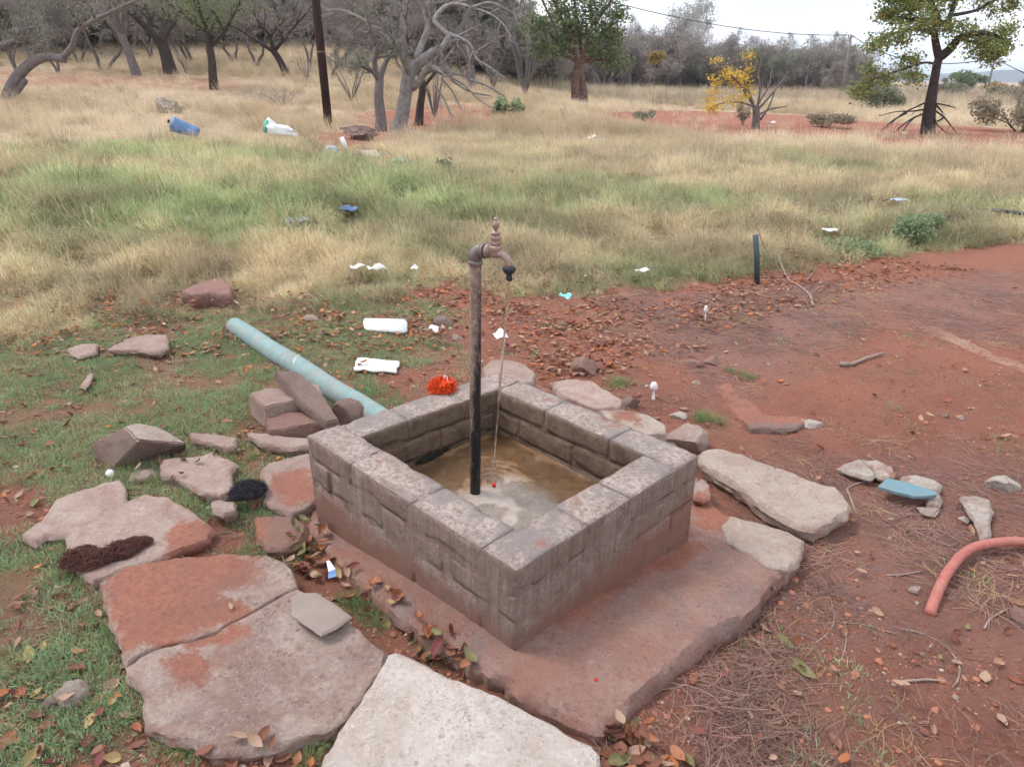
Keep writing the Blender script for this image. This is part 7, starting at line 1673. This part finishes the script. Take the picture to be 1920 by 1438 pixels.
bush('broad_leaf_weed', 'leafy green weed with tiny yellow flowers at the foot of the bare shrubs', 952, 222, 60, 40, 79, 'leaf_bright', 500, 0.14)
bush('ochre_bush', 'small round ochre bush on a stake in the distance', 1232, 128, 34, 30, 80, 'leaf_ochre', 1800, 0.2)
bush('far_bush', 'bright green flat topped thorn tree on the far tree line', 1492, 152, 95, 44, 81, 'leaf_green', 4500, 0.35)
bush('far_bush', 'rounded green tree on the far skyline right of the big tree', 1818, 170, 66, 34, 82, 'leaf_green', 3600, 0.35)
bush('far_bush', 'grey green tree on the skyline between the far pole and the big right tree', 1660, 158, 90, 44, 83, 'leaf_grey', 3600, 0.35)
bush('far_bush', 'low greyish bush below the skyline beside the far round green tree', 1862, 172, 40, 20, 84, 'leaf_ochre', 900, 0.3)
bush('green_sprig', 'upright pale green weed on the edge of the tall green grass left of the tap', 836, 345, 42, 52, 85, 'leaf_grey', 160, 0.07)
bush('far_bush', 'brownish thorn bush on the far flats between the far pole and the big tree', 1628, 168, 60, 34, 86, 'leaf_dry', 2600, 0.3)
bush('far_bush', 'dark green bush on the skyline left of the big tree trunk', 1700, 162, 60, 30, 87, 'leaf_green', 2400, 0.32)
bush('far_bush', 'low grey bush right behind the big tree trunk', 1775, 182, 60, 26, 88, 'leaf_grey', 2200, 0.2)
bush('far_bush', 'wide dry bush behind the brownish bush at the right edge', 1890, 192, 90, 30, 89, 'leaf_dry', 3200, 0.2)
bush('far_bush', 'pale green bush behind the green far tree line gap', 1555, 158, 60, 30, 90, 'leaf_grey', 2200, 0.3)
p = P(1310, 790)
# lone grass sprig on the red soil is in slab_edge_grass

# background wood: grey bare trees, one by one along the tree line
libs = []
for k in range(4):
    rng = random.Random(700 + k); gr = grow(rng, (0, 0, 0), 7.0, spread=0.7, r0=0.16, levels=4, nchild=(6, 6, 5, 4), up=0.06, wob=0.22, lratio=0.58, split=2, first=0.2); libs.append(gr)
far_specs = [(1192, 150, 95, 0), (1245, 148, 118, 1), (1290, 146, 135, 2), (1352, 150, 92, 3), (1395, 152, 75, 0), (1440, 156, 80, 1), (1540, 160, 82, 2), (1572, 162, 90, 3), (1606, 160, 62, 0), (1215, 135, 80, 3), (1170, 140, 90, 2), (1330, 138, 70, 1), (1470, 150, 72, 2), (1900, 215, 60, 1)]
desc = ['grey bare tree just right of the green tree, on the tree line', 'tall grey bare tree below the wire, on the tree line', 'tallest grey brown tree on the tree line, crossed by the wire', 'grey purple bare tree above the rounded grey green bush', 'low grey bare tree behind the yellow leaved tree', 'dark bare tree on the tree line right of the yellow leaved tree', 'bare tree on the tree line left of the far pole with a rounded top', 'bare grey tree directly behind the far utility pole', 'small bare tree just right of the far utility pole',
        'bare tree behind the small ochre bush', 'bare tree behind the right edge of the green tree', 'bare tree in the gap behind the rounded grey green bush', 'bare tree behind the bright flat topped tree', 'bare tree rising behind the brownish bush at the right edge']
protos = {}
for (px, py, h, k), dl in zip(far_specs, desc):
    b = P(px, py); D = dep(b); sc = mpx(h, D) / 5.6
    if k not in protos:
        lt = [(lambda q: (q[0], q[1]))(g_) for g_ in libs[k][0]]
        off = [([p + b for p in pts], rad) for pts, rad in libs[k][0]]; tw = [[p + b for p in pts] for pts in libs[k][1]]
        tp = [p + b for p in libs[k][2]]
        t = tree('bare_tree', dl, 'tree', b, (off, tw, tp), 'bark', 'twig', 'leaf_dry' if k in (1, 2) else 'leaf_twig', 5000, 0.11, 0.25, seed=k, twr=0.012, extra_twigs=2, group=None)
        t.scale = (sc, sc, sc); protos[k] = t
    else: copy_tree(protos[k], b, random.Random(px).uniform(0, 6), sc, dl, None)
# left thicket behind the nearer trunks
rng = random.Random(77); VARS = []
for k in range(4):
    gr = grow(random.Random(720 + k), (0, 0, 0), 6.0, spread=0.8, r0=0.08, levels=4, nchild=(7, 6, 5, 5), up=0.07, wob=0.3, lratio=0.55, split=2, first=0.26)
    VARS.append(gr)
tp_pos = [(-60, 120), (60, 112), (150, 118), (195, 132), (285, 112), (360, 120), (440, 118), (480, 128), (580, 120), (640, 130), (690, 128), (760, 140), (840, 135), (900, 132), (960, 138), (1020, 148), (1045, 140), (620, 150), (110, 135), (870, 150)]
names = ['at the far left edge', 'behind the bent leaning tree', 'right behind the leaning tree', 'left of the two slanted trunks', 'between the two slanted trunks', 'behind the stout dark trunk', 'right behind the green crowned tree', 'right of the green crowned tree', 'left behind the utility pole', 'right behind the utility pole', 'behind the slim dark tree', 'behind the pale tree', 'right behind the pale tree', 'behind the multi stemmed bush tree', 'behind the tall bare shrub', 'left behind the green tree', 'close behind the green tree crown', 'in front of the wood near the utility pole', 'low in front of the wood at the left', 'in front of the wood right of the pale tree']
pr2 = {}
for i, ((px, py), nm) in enumerate(zip(tp_pos, names)):
    k = i % 4; b = P(px, py); b += Vector((0, 0, 0)); sc = rng.uniform(0.75, 1.1) * (0.62 if i in (17, 18, 19) else 1.0); dl = 'bare grey thicket tree ' + nm
    if k not in pr2:
        off = [([p + b for p in pts], rad) for pts, rad in VARS[k][0]]; tw = [[p + b for p in pts] for pts in VARS[k][1]]; tp = [p + b for p in VARS[k][2]]
        t = tree('thicket_tree', dl, 'tree', b, (off, tw, tp), 'bark', 'twig', 'leaf_grey' if k in (0, 2) else 'leaf_dry', 2600 if k in (0, 2) else 1800, 0.07, 0.22, seed=k + 20, twr=0.009, extra_twigs=2)
        t.scale = (sc, sc, sc); pr2[k] = t
    else: copy_tree(pr2[k], b, rng.uniform(0, 6), sc, dl, None)
# the wood beyond reads as one mass
def joined(gr, twr=0.012, leaf=None, n=0, seed=1):
    mb = MB(); rng = random.Random(seed)
    for pts, rad in gr[0]: mb.tube(pts[::2] + [pts[-1]], [r for r in rad[::2]] + [rad[-1]], 4, cap=False)
    mb.cm = 1
    for pts in gr[1]:
        mb.tube([pts[0], pts[len(pts) // 2], pts[-1]], [twr, twr * .7, twr * .4], 3, cap=False)
        for e in range(2):
            q = pts[rng.randrange(len(pts))]; d = Vector((rng.gauss(0, 1), rng.gauss(0, 1), rng.gauss(.2, .8))).normalized(); mb.tube([q, q + d * 0.4], [twr * .6, twr * .3], 3, cap=False)
    mb.cm = 2
    for k in range(n):
        c = rng.choice(gr[2]); p = c + Vector((rng.gauss(0, .25), rng.gauss(0, .25), rng.gauss(0, .2))); e = Vector((rng.gauss(0, 1), rng.gauss(0, 1), rng.gauss(0, 1))).normalized(); o_ = e.orthogonal().normalized() * 0.05; mb.add([p - e * .07, p + o_, p + e * .07, p - o_], [(0, 1, 2, 3)])
    me = bpy.data.meshes.new('wood_tree'); me.from_pydata(mb.v, [], mb.f)
    for m_ in ('bark', 'twig', leaf or 'leaf_dry'): me.materials.append(M[m_])
    me.polygons.foreach_set('material_index', mb.m); me.update(); return bpy.data.objects.new('wood_tree', me)
wv_ = [joined(VARS[0], leaf='leaf_grey', n=2600), joined(VARS[1], leaf='leaf_dry', n=1400), joined(VARS[2], leaf='leaf_green', n=3000), joined(libs[1], leaf='leaf_dry', n=1500)]
pts_, sc_ = [], []
for i in range(860):
    a = rg.uniform(-50, 50) if i % 3 else rg.uniform(3, 25); a = rg.uniform(-50, 3) if i > 520 else a; d = rg.uniform(46, 80) if a < 3 else rg.uniform(95, 150); x, y = d * math.sin(math.radians(a)), d * math.cos(math.radians(a))
    if a > 24 and rg.random() < 0.75: continue
    if a < 3 and i % 3 == 2: pass
    pts_.append((x, y, tz(x, y) - 0.1)); sc_.append(rg.uniform(0.7, 1.05) * ((rg.uniform(0.45, 0.8) if i > 690 else 1.35) if a < 3 else (1.5 if a < 15 else 1.15 if a < 24 else 0.6)) * (0.75 if -3 < a < 3 else 1))
n = len(pts_); scatter('far_wood', pts_, np.stack([np.zeros(n), np.zeros(n), rg.uniform(0, 6.28, n)], 1), sc_, rg.integers(0, 4, n), np.ones((n, 3)) * .5, wv_)

# ------------------------------------------------------------------ poles and wires
b = P(617, 241); r = mpx(15.5, dep(b)) / 2
mb = MB(); top = Vector((b.x - 0.14, b.y, b.z + 9)); mb.tube([b + Vector((0, 0, -.3)), b.lerp(top, .33), b.lerp(top, .66), top], [r, r * .97, r * .9, r * .82], 16)
pt = thing('utility_pole', 'thick dark creosoted wooden pole at the edge of the thicket', 'pole', b); mb.build('pole_shaft', M['pole'], pt)
mb = MB(); mb.lathe([(r * 1.01, 0), (r * 1.015, .03), (r * 1.0, .035)], b.lerp(top, 0.2), (top - b), 16); mb.build('metal_band', M['galv'], pt)
def farpole(px0, py0, px1, py1, wpx, label, arm=True):
    b = P(px0, py0); D = dep(b); top = V(px1, py1, b.y); t = thing('utility_pole', label, 'pole', b); r = mpx(wpx, D) / 2
    mb = MB(); mb.tube([b + Vector((0, 0, -.3)), b.lerp(top, .5), top], [r * 1.15, r, r * .8], 10); mb.build('pole_shaft', M['pole_grey'], t)
    mb = MB(); q = b.lerp(top, 0.96); mb.tube([q + Vector((-r * 2.4, 0, 0)), q + Vector((r * 2.4, 0, 0))], r * .35, 6); mb.lathe([(r * .3, 0), (r * .45, r), (r * .2, r * 1.6)], q + Vector((-r * 2.2, 0, 0)), (0, 0, 1), 8); mb.lathe([(r * .3, 0), (r * .45, r), (r * .2, r * 1.6)], q + Vector((r * 2.2, 0, 0)), (0, 0, 1), 8); mb.build('bracket', M['pole_grey'], t)
    return top
t1 = farpole(1578, 178, 1596, 66, 4.5, 'thin far utility pole standing among the bare trees of the skyline')
t2 = farpole(1848, 186, 1865, 109, 4.0, 'thin far utility pole against the sky right of the big tree')
b = P(985, 165); top = V(996, -30, b.y + 2)
mb = MB(); mb.tube([b, b.lerp(top, .5), top], [0.07, 0.065, 0.055], 8); tag(mb.build('thin_pole', M['pole_grey'], None, b), 'thin grey pole rising out of the bare shrub left of the green tree', 'pole')
def wire(name, label, p0, p1, sag, r=0.014):
    mb = MB(); pts = []
    for k in range(25): s = k / 24; p = p0.lerp(p1, s); p.z -= sag * 4 * s * (1 - s); pts.append(p)
    mb.tube(pts, r, 5); tag(mb.build(name, M['wire'], None, p0), label, 'wire')
q = V(1110, -6, 60); wire('wire', 'overhead wire crossing the sky from the green tree to the first far pole', q, t1, 0.8, 0.035)
wire('wire', 'overhead wire running between the two thin far poles behind the big right tree', t1, t2, 1.4, 0.04)
wire('wire', 'overhead wire leaving the second far pole towards the right edge', t2, t2 + (t2 - t1) * 0.9 + Vector((0, 0, -1.0)), 0.9, 0.035)
b = V(1012, -10, 20); wire('stay_wire', 'slanting stay wire in front of the sky left of the green tree', b, V(1045, 62, 26), 0.0, 0.03)

# far debris on the right skyline flat
for i, (x0, x1, yy, ll) in enumerate(((1455, 1500, 168, 'pale fallen log lying on the straw behind the yellow tree'), (1770, 1850, 173, 'line of pale rubble in front of the far round green tree'))):
    p0, p1 = P(x0, yy, 0.1), P(x1, yy + 2, 0.1); mb = MB(); mb.tube([p0.lerp(p1, k / 8) + Vector((0, 0, 0.05 * math.sin(k * 2.1))) for k in range(9)], [0.10 + 0.03 * math.sin(k * 1.7) for k in range(9)], 7); tag(mb.build('fallen_log', M['rock_pale'], None, p0), ll, 'log')
# fence posts at the far wood
for i, px in enumerate((1140, 1163, 1190, 1222, 1246)):
    b = P(px, 140); mb = MB(); mb.tube([b + Vector((0, 0, -.1)), b + Vector((0.03 * (i % 2), 0, 1.0)), b + Vector((0, 0, 1.7))], [.07, .06, .05], 7)
    o = mb.build('fence_post', M['deadwood'], None, b); tag(o, ['fence post nearest the green tree in front of the far wood', 'second fence post right of the green tree', 'middle fence post of the far row', 'fence post just left of the ochre bush', 'pale fence post just right of the ochre bush'][i], 'fence post', 'far fence posts')

# ------------------------------------------------------------------ air
hm = bpy.data.materials.new('thin_haze'); hm.use_nodes = True; ht = hm.node_tree; ht.nodes.clear()
ho_ = ht.nodes.new('ShaderNodeOutputMaterial'); hv_ = ht.nodes.new('ShaderNodeVolumePrincipled')
hv_.inputs['Density'].default_value = 0.0004; hv_.inputs['Color'].default_value = (0.80, 0.88, 1.0, 1); hv_.inputs['Anisotropy'].default_value = 0.2
ht.links.new(hv_.outputs[0], ho_.inputs['Volume'])
mb = MB(); e_ = 3100; z0_, z1_ = -12.0, 36.0
mb.add([(-e_, -e_, z0_), (e_, -e_, z0_), (e_, e_, z0_), (-e_, e_, z0_), (-e_, -e_, z1_), (e_, -e_, z1_), (e_, e_, z1_), (-e_, e_, z1_)], [(3, 2, 1, 0), (4, 5, 6, 7), (0, 1, 5, 4), (1, 2, 6, 5), (2, 3, 7, 6), (3, 0, 4, 7)])
tag(mb.build('haze', hm, smooth=False), kind='stuff')
